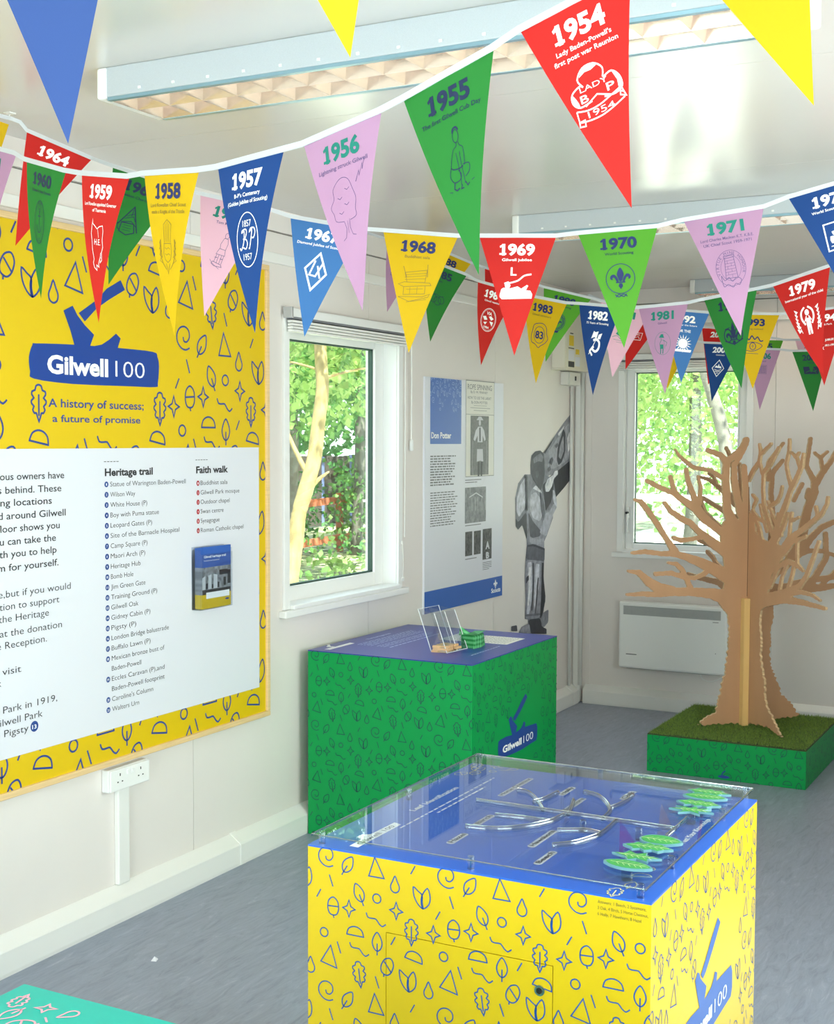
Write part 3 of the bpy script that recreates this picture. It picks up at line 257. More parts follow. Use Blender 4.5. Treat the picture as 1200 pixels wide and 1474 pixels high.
TILE = [('spiral',.045,.734),('leafA',.097,.725),('tri',.163,.73),('da',.249,.738),('db',.057,.686),('da',.027,.655),('drop',.208,.701),('leafB',.124,.67),
 ('circ',.166,.666),('sprout',.269,.685),('acorn',.062,.631),('star',.1,.634),('star',.211,.648),('star',.017,.615),('oak',.246,.61),('circ',.04,.574),('half',.115,.586),
 ('leafC',.167,.575),('squig',.164,.62),('squig',.125,.551),('half2',.252,.559),('da',.204,.585),('db',.076,.548),('tri2',.053,.523),('oak2',.125,.5),('acorn2',.19,.528),
 ('sprout',.238,.509),('drop',.285,.498),('db',.167,.492)]
PX, PZ = .2785, .2835
def pattern(mb, F, u0, v0, W, H, su, scale, wd, off, skip=None, nofirst=False):
    """F maps (a,b) on the face, a in 0..W, b in 0..H; pattern coordinate u = u0 + a/scale, v = v0 + b/scale"""
    i0 = int(math.floor(u0 / PX)) - 1; i1 = int(math.ceil((u0 + W / scale) / PX)) + 1
    j0 = int(math.floor((v0 - .76) / PZ)) - 1; j1 = int(math.ceil((v0 + H / scale - .4) / PZ)) + 1
    for i in range(i0, i1 + 1):
        for j in range(j0, j1 + 1):
            for nm, tu, tv in TILE:
                if nofirst and nm == 'star' and tu < .02 and i == 0: continue
                a = (tu + i * PX - u0) * scale; b = (tv + j * PZ - v0) * scale; r = .03 * scale
                if a < -r or a > W + r or b < -r or b > H + r: continue
                if skip and skip(a, b): continue
                for pts, cl in M_[nm]:
                    mb.ribbon(F, [(a + p * .01 * scale, b + q * .01 * scale) for p, q in pts], wd, bool(cl), off, (0, 0, W, H))

# ------------------------------------------------------------ materials in use
wall_m = mat('wall_white', '#e9e2dd', 0.55, noise=.015, nscale=3, bump=.04, bscale=400)
ceil_m = mat('ceiling_white', '#d8d4d0', 0.22, noise=.02, nscale=1.2, spec=.6)
gap_m = mat('joint_shadow', '#8b8984', 0.8)
trim_m = mat('white_trim', '#efeeea', 0.35)
upvc = mat('white_upvc', '#f1f1ef', 0.3)
floor_m = mat('floor_vinyl', '#74777d', 0.36, spec=.45)
n = floor_m.node_tree; b = n.nodes['Principled BSDF']; tcx = n.nodes.new('ShaderNodeTexCoord')
mp = n.nodes.new('ShaderNodeMapping'); mp.inputs['Scale'].default_value = (16, 3.0, 1); mp.inputs['Rotation'].default_value = (0, 0, math.radians(6)); n.links.new(tcx.outputs['Object'], mp.inputs[0])
t1 = n.nodes.new('ShaderNodeTexNoise'); t1.inputs['Scale'].default_value = 2.2; t1.inputs['Detail'].default_value = 9; t1.inputs['Roughness'].default_value = .72; t1.inputs['Distortion'].default_value = 1.2; n.links.new(mp.outputs[0], t1.inputs[0])
r1 = n.nodes.new('ShaderNodeValToRGB'); n.links.new(t1.outputs['Fac'], r1.inputs[0])
r1.color_ramp.elements[0].position = .30; r1.color_ramp.elements[0].color = lin('#7a8293'); r1.color_ramp.elements[1].position = .74; r1.color_ramp.elements[1].color = lin('#b4b8c2')
e = r1.color_ramp.elements.new(.45); e.color = lin('#8b93a4'); e = r1.color_ramp.elements.new(.6); e.color = lin('#949cae')
n.links.new(r1.outputs[0], b.inputs['Base Color'])
glass = clear('window_glass', '#f4fbf7', 1.5, 0.0)
acryl = clear('clear_acrylic', '#f8fbfd', 1.38, 0.01, 0.0)
acryl_rib = clear('clear_acrylic_rib', '#e6eef6', 1.5, 0.06, 0.10)
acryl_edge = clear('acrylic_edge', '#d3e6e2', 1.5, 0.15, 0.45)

# ------------------------------------------------------------ room shell
RX, RY, RZ = 3.3, -9.2, 2.49
W1 = (-3.18, .93, -2.28, 2.05)      # y0, z0, y1, z1 in the left wall
W2 = (.30, .94, 1.03, 2.03)         # x0, z0, x1, z1 in the back wall
def with_hole(put, a0, b0, a1, b1, holes):
    hs = [h for h in holes if h[2] > a0 + 1e-6 and h[0] < a1 - 1e-6]
    x = a0
    for h in sorted(hs):
        h0, h1 = max(h[0], a0), min(h[2], a1)
        if h0 > x + 1e-6: put(x, b0, h0, b1)
        if h[1] > b0 + 1e-6: put(h0, b0, h1, h[1])
        if h[3] < b1 - 1e-6: put(h0, h[3], h1, b1)
        x = h1
    if x < a1 - 1e-6: put(x, b0, a1, b1)
ext_m = mat('outer_cladding', '#c9c5b8', .6)
def shell(name, axis, inner, outer, a0, a1, holes, seams, vis=True):
    put = lambda mb, p, q: (lambda x0, z0, x1, z1: mb.box(min(p, q), x0, z0, max(p, q), x1, z1) if axis == 0 else mb.box(x0, min(p, q), z0, x1, max(p, q), z1))
    d = .012 if outer > inner else -.012
    bk = MB(); with_hole(put(bk, inner + d, outer), a0, -.05, a1, RZ + .12, holes)
    root = struct(name, bk, gap_m, origin=(inner if axis == 0 else 0, 0 if axis == 0 else inner, 0))
    cuts = [a0] + seams + [a1]
    for c0, c1 in zip(cuts[:-1], cuts[1:]):
        p = MB(); g = .0012
        with_hole(put(p, inner, inner + d), c0 + g, 0, c1 - g, 2.398, holes); p.build('wall_panel', wall_m, root)
    f = MB(); put(f, inner, inner + d)(a0, 2.405, a1, RZ); f.build('top_strip', wall_m, root)
    return root
WR = [(-7.35, .85, -5.85, 2.05), (-5.05, .85, -3.55, 2.05)]
WF = [(.6, 0.0, 2.6, 2.25)]
shell('wall_left', 0, 0.0, -.14, RY, .0, [W1], [-8.9, -7.64, -6.36, -5.08, -3.795, -2.535, -1.208])
shell('wall_back', 1, 0.0, .14, -.14, RX + .14, [W2], [1.19, 2.39])
shell('wall_right', 0, RX, RX + .14, RY, 0, WR, [-7.8, -6.6, -5.4, -4.2, -3.0, -1.8, -.6])
shell('wall_front', 1, RY, RY - .14, -.14, RX + .14, WF, [1.1, 2.2])
struct('floor', MB().box(-.14, RY - .14, -.06, RX + .14, .14, 0), floor_m, origin=(0, 0, 0))
cb = MB().box(-.14, RY - .14, RZ + .012, RX + .14, .14, RZ + .16); ceil = struct('ceiling', cb, gap_m, origin=(0, 0, RZ))
ys = [RY, -8.02, -6.82, -5.62, -4.42, -3.22, -2.02, -.82, 0]
for y0, y1 in zip(ys[:-1], ys[1:]): MB().box(0, y0 + .001, RZ, RX, y1 - .001, RZ + .012).build('ceiling_panel', ceil_m, ceil)
# cover strips under the ceiling, skirting ducts, corner duct
struct('trim_1', MB().box(0, RY, 2.278, .014, 0, 2.318), trim_m, .003)
struct('trim_2', MB().box(.014, -.014, 2.278, RX, 0, 2.318), trim_m, .003)
struct('trim_3', MB().box(RX - .014, RY, 2.278, RX, -.014, 2.318), trim_m, .003)
def duct(name, F, L):
    m_ = MB(); prof = [(0, 0), (.048, 0), (.05, .012), (.05, .078), (.046, .083), (.004, .112), (0, .112)]
    n_ = len(prof); vs = [F(0, a, c) for a, c in prof] + [F(L, a, c) for a, c in prof]
    m_.add(vs, [(i, (i + 1) % n_, n_ + (i + 1) % n_, n_ + i) for i in range(n_)] + [tuple(range(n_))[::-1], tuple(range(n_, 2 * n_))])
    return struct(name, m_, trim_m)
bl = duct('baseboard_left', lambda s, a, c: (a, RY + s, c), -RY - .06)
bb = duct('baseboard_back', lambda s, a, c: (.07 + s, -a, c), RX - .07)
br = duct('baseboard_right', lambda s, a, c: (RX - a, RY + s, c), -RY)
for y in (-3.56, -.14):                                   # joint covers on the skirting duct
    prof = [(0, .001), (.051, .001), (.053, .012), (.053, .079), (.047, .087), (.004, .1155), (0, .1155)]
    m_ = MB(); n_ = len(prof); m_.add([(a, y - .017, c) for a, c in prof] + [(a, y + .017, c) for a, c in prof], [(i, (i + 1) % n_, n_ + (i + 1) % n_, n_ + i) for i in range(n_)] + [tuple(range(n_))[::-1], tuple(range(n_, 2 * n_))])
    m_.build('joint_cover', trim_m, bl)
m_ = MB().box(0, -.055, .0, .05, 0, 2.40)
tr4 = struct('trim_4', m_, trim_m, .012)
MB().tube([(.05, -.05, .11), (.05, -.05, 2.0)], .012, 10).build('rounded_edge', trim_m, tr4, smooth=True)
MB().box(.05, -.004, .112, .095, 0, 2.278).build('corner_strip', wall_m, tr4)

# ------------------------------------------------------------ windows
seal = mat('dark_window_seal', '#2f4a40', .6)
def win(name, F, a0, b0, a1, b1, bar, recess, deep):
    """F(a,b,d): a along wall, b up, d out of the room towards the viewer side negative = outward"""
    root = struct_root(name, F(a0, b0, 0))
    def bx(mb, A0, B0, A1, B1, D0, D1):
        P = [F(A0, B0, D0), F(A1, B1, D1)]
        mb.box(min(P[0][0], P[1][0]), min(P[0][1], P[1][1]), min(P[0][2], P[1][2]), max(P[0][0], P[1][0]), max(P[0][1], P[1][1]), max(P[0][2], P[1][2]))
    # architrave round the opening
    m = MB(); t = .038
    bx(m, a0 - t, b0 - .01, a0, b1 + t, 0, .012); bx(m, a1, b0 - .01, a1 + t, b1 + t, 0, .012); bx(m, a0, b1, a1, b1 + t, 0, .012); m.build('architrave', upvc, root, .002)
    m = MB(); e_ = .003
    bx(m, a0, b0, a0 + e_, b1, -deep, 0); bx(m, a1 - e_, b0, a1, b1, -deep, 0); bx(m, a0 + e_, b1 - e_, a1 - e_, b1, -deep, 0); m.build('reveal', upvc, root)
    m = MB(); bx(m, a0 - t - .025, b0 - .04, a1 + t + .025, b0 - .012, 0, .034); bx(m, a0 + e_, b0 - .012, a1 - e_, b0 + .006, -deep, .03); m.build('window_sill', upvc, root, .003)
    m = MB(); c0 = -recess
    bx(m, a0 + e_, b0, a0 + bar, b1 - e_, c0 - .05, c0); bx(m, a1 - bar, b0, a1 - e_, b1 - e_, c0 - .05, c0); bx(m, a0 + bar, b0, a1 - bar, b0 + bar * .8, c0 - .05, c0); bx(m, a0 + bar, b1 - bar * .55, a1 - bar, b1 - e_, c0 - .05, c0)
    m.build('window_frame', upvc, root, .004)
    m = MB(); s = .006; A0, A1, B0, B1 = a0 + bar, a1 - bar, b0 + bar * .8, b1 - bar * .55
    for q in ((A0, B0, A0 + s, B1), (A1 - s, B0, A1, B1), (A0, B0, A1, B0 + s), (A0, B1 - s, A1, B1)): bx(m, *q, c0 - .034, c0 - .012)
    m.build('glazing_seal', seal, root)
    m = MB(); bx(m, A0, B0, A1, B1, c0 - .026, c0 - .022); m.build('glass_pane', glass, root)
    return root
w1 = win('window_1', lambda a, b, d: (d, a, b), W1[0], W1[1], W1[2], W1[3], .082, .067, .14)
w2 = win('window_2', lambda a, b, d: (a, -d, b), W2[0], W2[1], W2[2], W2[3], .052, .03, .14)
# inner sash lines and handle on the back window
m = MB()
for q in ((.352, .985, .358, 2.0), (.972, .985, .978, 2.0)): m.box(q[0], .018, q[1], q[2], .03, q[3])
m.build('sash_bead', upvc, w2)
h = MB().box(.312, .012, 1.13, .330, .03, 1.20).build('handle_plate', upvc, w2, .003)
MB().box(.317, -.006, 1.045, .328, .012, 1.165).build('window_handle', upvc, w2, .003)
MB().tube([(.321, -.010, 1.165), (.321, .012, 1.165)], .0075, 12).build('handle_lock', mat('black_plastic', '#1a1a1a', .4), w2)
for i, h in enumerate(WR): win('window_%d' % (i + 3), lambda a, b, d: (RX - d, a, b), h[0], h[1], h[2], h[3], .06, .06, .14)
dr = struct_root('door_1', (.6, RY, 0)); m = MB()
for q in ((.6, .0, .68, 2.25), (2.52, 0, 2.6, 2.25), (1.56, 0, 1.64, 2.25), (.68, 2.17, 1.56, 2.25), (1.64, 2.17, 2.52, 2.25), (.68, 0, 1.56, .12), (1.64, 0, 2.52, .12)): m.box(q[0], RY - .08, q[1], q[2], RY - .03, q[3])
m.build('door_frame', upvc, dr); MB().box(.68, RY - .06, .12, 1.56, RY - .055, 2.17).box(1.64, RY - .06, .12, 2.52, RY - .055, 2.17).build('glass_pane', glass, dr)
# ------------------------------------------------------------ blinds
def blind(label, F, a0, a1, b1, loc, dirn):
    t = thing('venetian_blind', label, 'blind', loc)
    def bx(mb, A0, B0, A1, B1, D0, D1):
        P = [F(A0, B0, D0), F(A1, B1, D1)]; mb.box(min(P[0][0], P[1][0]), min(P[0][1], P[1][1]), B0, max(P[0][0], P[1][0]), max(P[0][1], P[1][1]), B1); return mb
    bx(MB(), a0, b1 - .012, a1, b1 + .022, .014, .05).build('head_rail', upvc, t, .004)
    bx(MB(), a0 + .003, b1 - .020, a1 - .003, b1 - .012, .018, .046).build('rail_shadow_groove', mat('grey_groove', '#77777c', .5), t)
    for k in range(4): bx(MB(), a0 + .006, b1 - .034 - k * .012, a1 - .006, b1 - .0245 - k * .012, .02 + .002 * (k % 2), .046).build('slat', trim_m, t, .002)
    for a in (a0 - .012, a1): bx(MB(), a, b1 - .018, a + .012, b1 + .026, .012, .054).build('end_bracket', mat('steel_bracket', '#c9cbcc', .25, .6), t, .002)
    return t
bd = blind('white blind drawn up above the window beside the yellow board', lambda a, b, d: (d, a, b), -3.215, -2.245, 2.09, (0, -2.73, 2.0), 1)
MB().tube([(.02, -2.236, 2.07), (.02, -2.2355, 1.6), (.02, -2.2375, 1.15)], .0025, 6).build('pull_cord', trim_m, bd)
MB().tube([(.02, -2.176, 2.06), (.021, -2.1755, 1.9), (.02, -2.174, 1.60)], .0035, 6).build('tilt_wand', trim_m, bd)
MB().tube([(.02, -2.174, 1.60), (.02, -2.174, 1.595), (.02, -2.174, 1.55), (.02, -2.174, 1.545)], [.004, .009, .010, .005], 10).build('wand_grip', upvc, bd, smooth=True)
c_ = MB().box(0, -2.258, 1.10, .006, -2.244, 1.15).box(.006, -2.254, 1.118, .018, -2.248, 1.132).build('cord_cleat', upvc, bd, .001)
MB().tube([(.012, -2.24, 1.12), (.014, -2.238, 1.03), (.012, -2.239, .965)], .002, 6).build('pull_cord', trim_m, bd)
MB().box(0, -2.252, .945, .014, -2.226, .965).build('cord_anchor', upvc, bd, .003)
blind('white blind drawn up above the window behind the plywood tree', lambda a, b, d: (a, -d, b), .265, 1.07, 2.085, (.66, 0, 2.0), 1)

# ------------------------------------------------------------ ceiling lights
alu = mat('louvre_aluminium', '#cdbfb2', .22, .9); perf = mat('perforated_white_metal', '#c3cad0', .35, .15, noise=.06, nscale=700)
tubem = mat('light_tube', '#fff4e0', .4, emit=16.0)
def ceiling_light(x0, x1, y0, y1, label, glow=2.5):
    t = thing('ceiling_light', label, 'light', ((x0 + x1) / 2, (y0 + y1) / 2, RZ), 'louvred lights across the ceiling'); zb = 2.415
    m = MB(); m.box(x0 + .02, y0, zb + .004, x1 - .02, y0 + .012, RZ).box(x0 + .02, y1 - .012, zb + .004, x1 - .02, y1, RZ).box(x0 + .02, y0 + .012, RZ - .008, x1 - .02, y1 - .012, RZ)
    m.build('housing', perf, t, .003)
    for a, b_ in ((x0, x0 + .03), (x1 - .03, x1)): MB().box(a, y0 - .004, zb, b_, y1 + .004, RZ).build('end_cap', upvc, t, .006)
    MB().box(x0 + .03, y0 + .001, zb - .004, x1 - .03, y0 + .014, zb + .004).box(x0 + .03, y1 - .014, zb - .004, x1 - .03, y1 - .001, zb + .004).build('edge_rail', mat('blue_grey_edge', '#8fb0bf', .3, .5), t)
    k = 0; N = max(6, int(round((x1 - x0 - .06) / .098)))
    for i in range(N + 1):                                 # V-shaped cross blades
        x = x0 + .03 + (x1 - x0 - .06) * i / N; q = MB()
        q.add([(x - .012, y0 + .014, zb + .05), (x - .012, y1 - .014, zb + .05), (x, y1 - .014, zb - .002), (x, y0 + .014, zb - .002), (x + .012, y0 + .014, zb + .05), (x + .012, y1 - .014, zb + .05)], [(0, 1, 2, 3), (3, 2, 5, 4)])
        q.build('louvre_blade', alu, t)
    ym = (y0 + y1) / 2; lb = MB()
    for yy in (y0 + .014, ym, y1 - .014):
        lb.add([(x0 + .03, yy - .014 if yy > y0 + .02 else yy, zb + .05), (x1 - .03, yy - .014 if yy > y0 + .02 else yy, zb + .05), (x1 - .03, yy, zb - .002), (x0 + .03, yy, zb - .002), (x0 + .03, yy + .014 if yy < y1 - .02 else yy, zb + .05), (x1 - .03, yy + .014 if yy < y1 - .02 else yy, zb + .05)], [(0, 1, 2, 3), (3, 2, 5, 4)])
    lb.build('long_louvre', alu, t)
    for yy in (y0 + .065, y1 - .065): MB().tube([(x0 + .05, yy, zb + .056), (x1 - .05, yy, zb + .056)], .009, 8).build('tube', tubem, t)
    kn = MB()
    for i in range(1, N, 1):
        x = x0 + .03 + (x1 - x0 - .06) * i / N; kn.box(x - .004, y0 - .003, zb + .013, x + .004, y0, zb + .019)
    kn.build('rivets', upvc, t)
    l = bpy.data.lights.new('lamp_glow', 'AREA'); l.shape = 'RECTANGLE'; l.size = x1 - x0 - .08; l.size_y = y1 - y0 - .04; l.energy = glow; l.color = (1.0, .955, .89)
    lo = bpy.data.objects.new('lamp_glow', l); C.objects.link(lo); lo.location = ((x0 + x1) / 2, (y0 + y1) / 2, RZ - .0085)
ceiling_light(.715, 2.375, -5.085, -4.86, 'large louvred ceiling light nearest the viewer, behind the 1954 and 1955 pennants')
ceiling_light(.755, 2.415, -2.705, -2.48, 'louvred ceiling light above the 1970 and 1971 pennants, middle one of three')
ceiling_light(.78, 2.44, -.325, -.105, 'small far louvred ceiling light close to the back wall, behind the 1971 pennant tip')

ceiling_light(.735, 2.395, -7.465, -7.24, 'louvred ceiling light directly overhead, outside the top of the picture')

# ------------------------------------------------------------ yellow display board
yel = mat('yellow_print', '#e0bc02', .42, noise=.01, nscale=5); white_p = mat('white_print', '#dfe0e8', .4); ink = mat('navy_ink', '#1f3f8f', .45); ink_blk = mat('black_ink', '#1b1c22', .5)
navy = mat('logo_blue', '#164194', .4); pine = mat('pale_pine', '#e8c791', .5, noise=.09, nscale=9, stretch=(1, 1.0, 30)); white_t = mat('white_ink', '#ffffff', .45); red_ink = mat('red_ink', '#b3202f', .5)
board = thing('display_board', 'big yellow board with white text panel and log logo on the left wall', 'board', (.0, -4.6, .53))
BY0, BY1, BZ0, BZ1 = -6.4, -3.376, .548, 2.240
MB().box(0, BY0, BZ0, .028, BY1, BZ1).build('board_panel', yel, board)
fr = MB()
for q in ((BY0, BZ0 - .02, BY1 + .02, BZ0), (BY0, BZ1, BY1 + .02, BZ1 + .02), (BY1, BZ0, BY1 + .02, BZ1), (BY0 - .02, BZ0 - .02, BY0, BZ1 + .02)): MB().box(0, q[0], q[1], .038, q[2], q[3]).build('frame_rail', pine, board, .003)
FB = sheet((.028, 0, 0), (0, 1, 0), (0, 0, 1), (1, 0, 0))            # a = room y, b = room z
m = MB(); sF = lambda a, b, off=0: FB(a + BY0, b + BZ0, off)
SB = 2.01
def skip_b(a, b):
    y, z = a + BY0, b + BZ0
    return (-4.72 < y < -3.97 and 1.645 < z < 1.98) or (-4.52 < y < -4.06 and 1.615 < z < 1.7) or (-4.45 < y < -4.13 and 1.97 < z < 2.10 and z < 1.96 + (y + 4.45) * .7)
sF2 = lambda a, b, off=0: FB(a + BY0, b + .66, off)
pattern(m, sF2, .295 + (BY0 + 3.931) / SB, .615 + (.66 - 1.7096) / SB, BY1 - BY0, BZ1 - .66, 1, SB, .0062, .0006, lambda a, b: skip_b(a, b + .66 - BZ0))
pattern(m, sF, .295 + (BY0 + 3.931) / SB, .615 + (BZ0 + .998 - 1.7096) / SB, BY1 - BY0, .66 - BZ0, 1, SB, .0062, .0006)
for y, z in ((-4.578, 1.705), (-4.005, 1.70)):
    for pts, cl in M_['oak']: m.ribbon(FB, [(y + p * .0205, z + q * .0205) for p, q in pts], .0062, bool(cl), .0006)
m.build('printed_pattern', ink, board)
MB().box(.028, BY0, .648, .0295, -3.420, 1.567).build('text_panel', white_p, board)
lg = LOGO_BOARD; m = MB()
for k in ('head', 'stump', 'handle'): m.fill(FB, lg[k], .0008)
m.fill(FB, smooth(lg['log'], True, 3), .0009); m.build('log_logo', navy, board)
def px_text(mb, F, s, t, bold, off, dx=0):
    (a0, b0), (a1, b1), (a2, b2) = t; mb.text(F, s, a0 + dx, (b0 + b1) / 2, b2 - b0, a1 - a0, bold, off)
m = MB(); px_text(m, FB, 'Gilwell', lg['t1'], .035, .0018); m.build('logo_word', white_t, board); m = MB(); px_text(m, FB, '100', lg['t2'], -.01, .0018); m.build('logo_number', white_t, board)
m = MB(); px_text(m, FB, 'A history of success;', lg['g1'], .012, .001); px_text(m, FB, 'a future of promise', lg['g2'], .012, .001); m.build('tagline_lettering', ink, board)
FP = sheet((.0296, 0, 0), (0, 1, 0), (0, 0, 1), (1, 0, 0)); m = MB()
m.text(FP, 'Heritage trail', -4.287, 1.478, .023, .240, .03, .0004); m.text(FP, 'Faith walk', -3.808, 1.477, .023, .190, .03, .0004)
for y in (-4.291, -3.812):
    for k in range(5): m.ribbon(FP, [(y + k * .015, 1.524), (y + k * .015 + .011, 1.524)], .002, off=.0004)
z = 1.443; md = MB(); mr = MB()
for s in HER:
    cont = s[0] == ' '
    m.text(FP, s.strip(), -4.262, z, .0155, .0123 * len(s.strip()) * (1.0 if len(s) > 8 else 1.03), -.006, .0004)
    if not cont: md.fill(FP, circ(-4.280, z + .0075, .0095, .0095, 14), .0004)
    z -= .0335
for i, s in enumerate(['Buddhist sala', 'Gilwell Park mosque', 'Outdoor chapel', 'Swan centre', 'Synagogue', 'Roman Catholic chapel']):
    m.text(FP, s, -3.783, 1.434 - i * .0338, .0155, .0124 * len(s), -.006, .0004); mr.fill(FP, circ(-3.798, 1.441 - i * .0338, .0085, .0095, 14), .0004)
for i, (s, y, z) in enumerate(LEFT):
    m.text(FP, s, y, z - .0015, .0205, .0172 * len(s), -.004 if i > 7 else .006, .0004, 'r')
md.fill(FP, circ(-4.614, .724, .0165, .0165, 20), .0004)
m.build('panel_lettering', ink_blk, board); md.build('blue_bullets', mat('bullet_blue', '#22468f', .5), board); mr.build('red_bullets', red_ink, board)
m = MB(); m.text(FP, '13', -4.624, .717, .012, .018, .02, .001)
nb = [str(i) for i in range(1, 22)]; z = 1.443; j = 0
for s in HER:
    if s[0] != ' ': m.text(FP, nb[j], -4.2805, z + .0035, .0075, .0045 * len(nb[j]), .01, .001, 'c'); j += 1
    z -= .0335
for i in range(6): m.text(FP, nb[i], -3.7985, 1.437 - i * .0338, .0075, .0045, .01, .001, 'c')
m.build('bullet_numbers', white_t, board)
# leaflet dispenser
lh = thing('leaflet_holder', 'clear plastic holder of leaflets fixed on the white text panel', 'holder', (.0296, -3.74, .992))
y0, y1 = -3.838, -3.648
MB().box(.0296, y0, .992, .0316, y1, 1.215).box(.068, y0, .992, .070, y1, 1.19).box(.0316, y0, .992, .068, y0 + .002, 1.205).box(.0316, y1 - .002, .992, .068, y1, 1.205).box(.0316, y0 + .002, .992, .068, y1 - .002, .994).build('clear_case', clear('case_plastic', '#f4f7fa', 1.45, .03), lh)
lf_b = mat('leaflet_blue', '#2b5cb0', .4)
for i in range(5):
    x = .034 + i * .0066; lf = thing('leaflet', 'folded blue, photo and yellow leaflet in the clear holder on the board' if i == 4 else 'leaflet behind the front one in the clear holder', 'leaflet', (x, -3.743, .995), None if i == 4 else 'leaflets behind the front one')
    a0, a1 = y0 + .014, y1 - .006
    MB().box(x, a0, .995, x + .0062, a1, 1.045).build('yellow_foot', yel, lf); MB().box(x, a0, 1.045, x + .0062, a1, 1.142).build('photo_band', mat('photo_grey', '#8b8d92', .5, noise=.5, nscale=60), lf); MB().box(x, a0, 1.142, x + .0062, a1, 1.211 + .001 * i).build('blue_head', lf_b, lf)
    if i == 4:
        F5 = sheet((x + .006, 0, 0), (0, 1, 0), (0, 0, 1), (1, 0, 0)); q = MB()
        q.text(F5, 'Gilwell heritage trail', a0 + .01, 1.176, .008, .13, .03, .0003); q.text(F5, 'Numbered and waymarked', a0 + .01, 1.164, .005, .09, .0, .0003)
        q.box(x + .0062, a0 + .022, 1.030, x + .007, a1 - .010, 1.052); q.build('white_lettering', white_t, lf)
        q = MB()
        for c0, c1, d0, d1 in ((.0, .168, 1.045, 1.062), (.02, .032, 1.066, 1.085), (.055, .064, 1.066, 1.08), (.09, .1, 1.066, 1.085), (.03, .04, 1.095, 1.108), (.065, .073, 1.098, 1.11), (.1, .15, 1.11, 1.128), (.125, .14, 1.07, 1.1), (.15, .168, 1.075, 1.125)): q.fill(F5, [(a0 + c0, d0), (a0 + c1, d0), (a0 + c1, d1), (a0 + c0, d1)], .0003)
        q.build('photo_dark_shapes', mat('photo_black', '#2b2c31', .5), lf)
        q = MB(); q.fill(F5, [(a0, 1.064), (a0 + .018, 1.064), (a0 + .018, 1.112), (a0, 1.106)], .0004); q.fill(F5, [(a0 + .034, 1.064), (a0 + .053, 1.064), (a0 + .053, 1.116), (a0 + .034, 1.112)], .0004); q.fill(F5, [(a0 + .066, 1.064), (a0 + .088, 1.064), (a0 + .088, 1.112), (a0 + .066, 1.116)], .0004); q.build('photo_light_shapes', mat('photo_pale', '#d3d4d8', .5), lf)
        q = MB(); q.fill(F5, circ(a0 + .147, 1.020, .012, .0035, 16), .0004); q.build('small_logo', navy, lf)

# ------------------------------------------------------------ socket and its duct
sk = thing('double_socket', 'white double wall socket just below the yellow board', 'socket', (0, -4.18, .437))
MB().box(0, -4.283, .437, .030, -4.083, .513).build('back_box', upvc, sk, .004); MB().box(.030, -4.281, .439, .038, -4.085, .511).build('face_plate', upvc, sk, .003)
q = MB()
for yc in (-4.235, -4.131):
    q.box(.0378, yc - .002, .487, .0386, yc + .002, .496)
    for s in (-.011, .011): q.box(.0378, yc + s - .003, .466, .0386, yc + s + .003, .470)
q.build('pin_slots', mat('black_plastic', '#1a1a1a', .4), sk)
for yc in (-4.196, -4.170): MB().box(.038, yc - .006, .487, .042, yc + .006, .502).build('rocker_switch', upvc, sk, .001)
tag(MB().box(0, -4.222, .113, .020, -4.168, .436).build('socket_duct', trim_m, None, .003), 'white vertical cable duct running from the socket down to the skirting', 'duct')

# ------------------------------------------------------------ poster
P = POSTER; ps = thing('wall_poster', 'tall white portrait poster with blue heading block and photographs', 'poster', (0, -1.57, .76))
cy0 = -2.020; cy1 = -1.119; cz0, cz1 = .765, 1.897
MB().box(0, cy0, cz0, .010, cy1, cz1).build('poster_panel', white_p, ps)
FQ = sheet((.0102, 0, 0), (0, 1, 0), (0, 0, 1), (1, 0, 0))
def rc(k, adj=None):
    p = P[k]; ys_ = [a for a, b in p]; zs = [b for a, b in p]; return min(ys_), min(zs), max(ys_), max(zs)
def rfill(mb, k, off):
    p = P[k]; a0 = (p[0][0] + p[3][0]) / 2; a1 = (p[1][0] + p[2][0]) / 2; b1 = (p[0][1] + p[1][1]) / 2; b0 = (p[2][1] + p[3][1]) / 2
    mb.fill(FQ, [(a0, b0), (a1, b0), (a1, b1), (a0, b1)], off); return a0, b0, a1, b1
pb = mat('poster_blue', '#2a62b8', .4); q = MB(); a0, b0, a1, b1 = rfill(q, 'blue', .0003); bx_ = (a0, b0, a1, b1)
q.build('heading_block', pb, ps); q = MB()
q.fill(FQ, [(cy0, cz0), (cy1, cz0), (cy1, .872), (cy0, .872)], .0003); q.build('foot_band', pb, ps)
q = MB(); G2 = lambda a, b, off=0: FQ(a + bx_[0], b + bx_[3] - .2, off); pattern(q, G2, .0, .3, bx_[2] - bx_[0], .2, 1, .62, .0022, .0007, lambda a, b: b < .045 or (b < .1 and random.random() < .3)); q.build('heading_pattern', mat('pale_blue_ink', '#a9c4ea', .5), ps)
q = MB(); q.text(FQ, 'Don Potter', P['title'][0][0], P['title'][0][1], .028, P['title'][1][0] - P['title'][0][0], .03, .0008); q.build('title_lettering', white_t, ps); q = MB()
q.text(FQ, 'Scouts', P['scouts'][0][0], P['scouts'][0][1], .022, P['scouts'][1][0] - P['scouts'][0][0], .03, .0008)
fy = (P['fl'][0][0] + P['fl'][1][0]) / 2; fz = (P['fl'][0][1] + P['fl'][1][1]) / 2
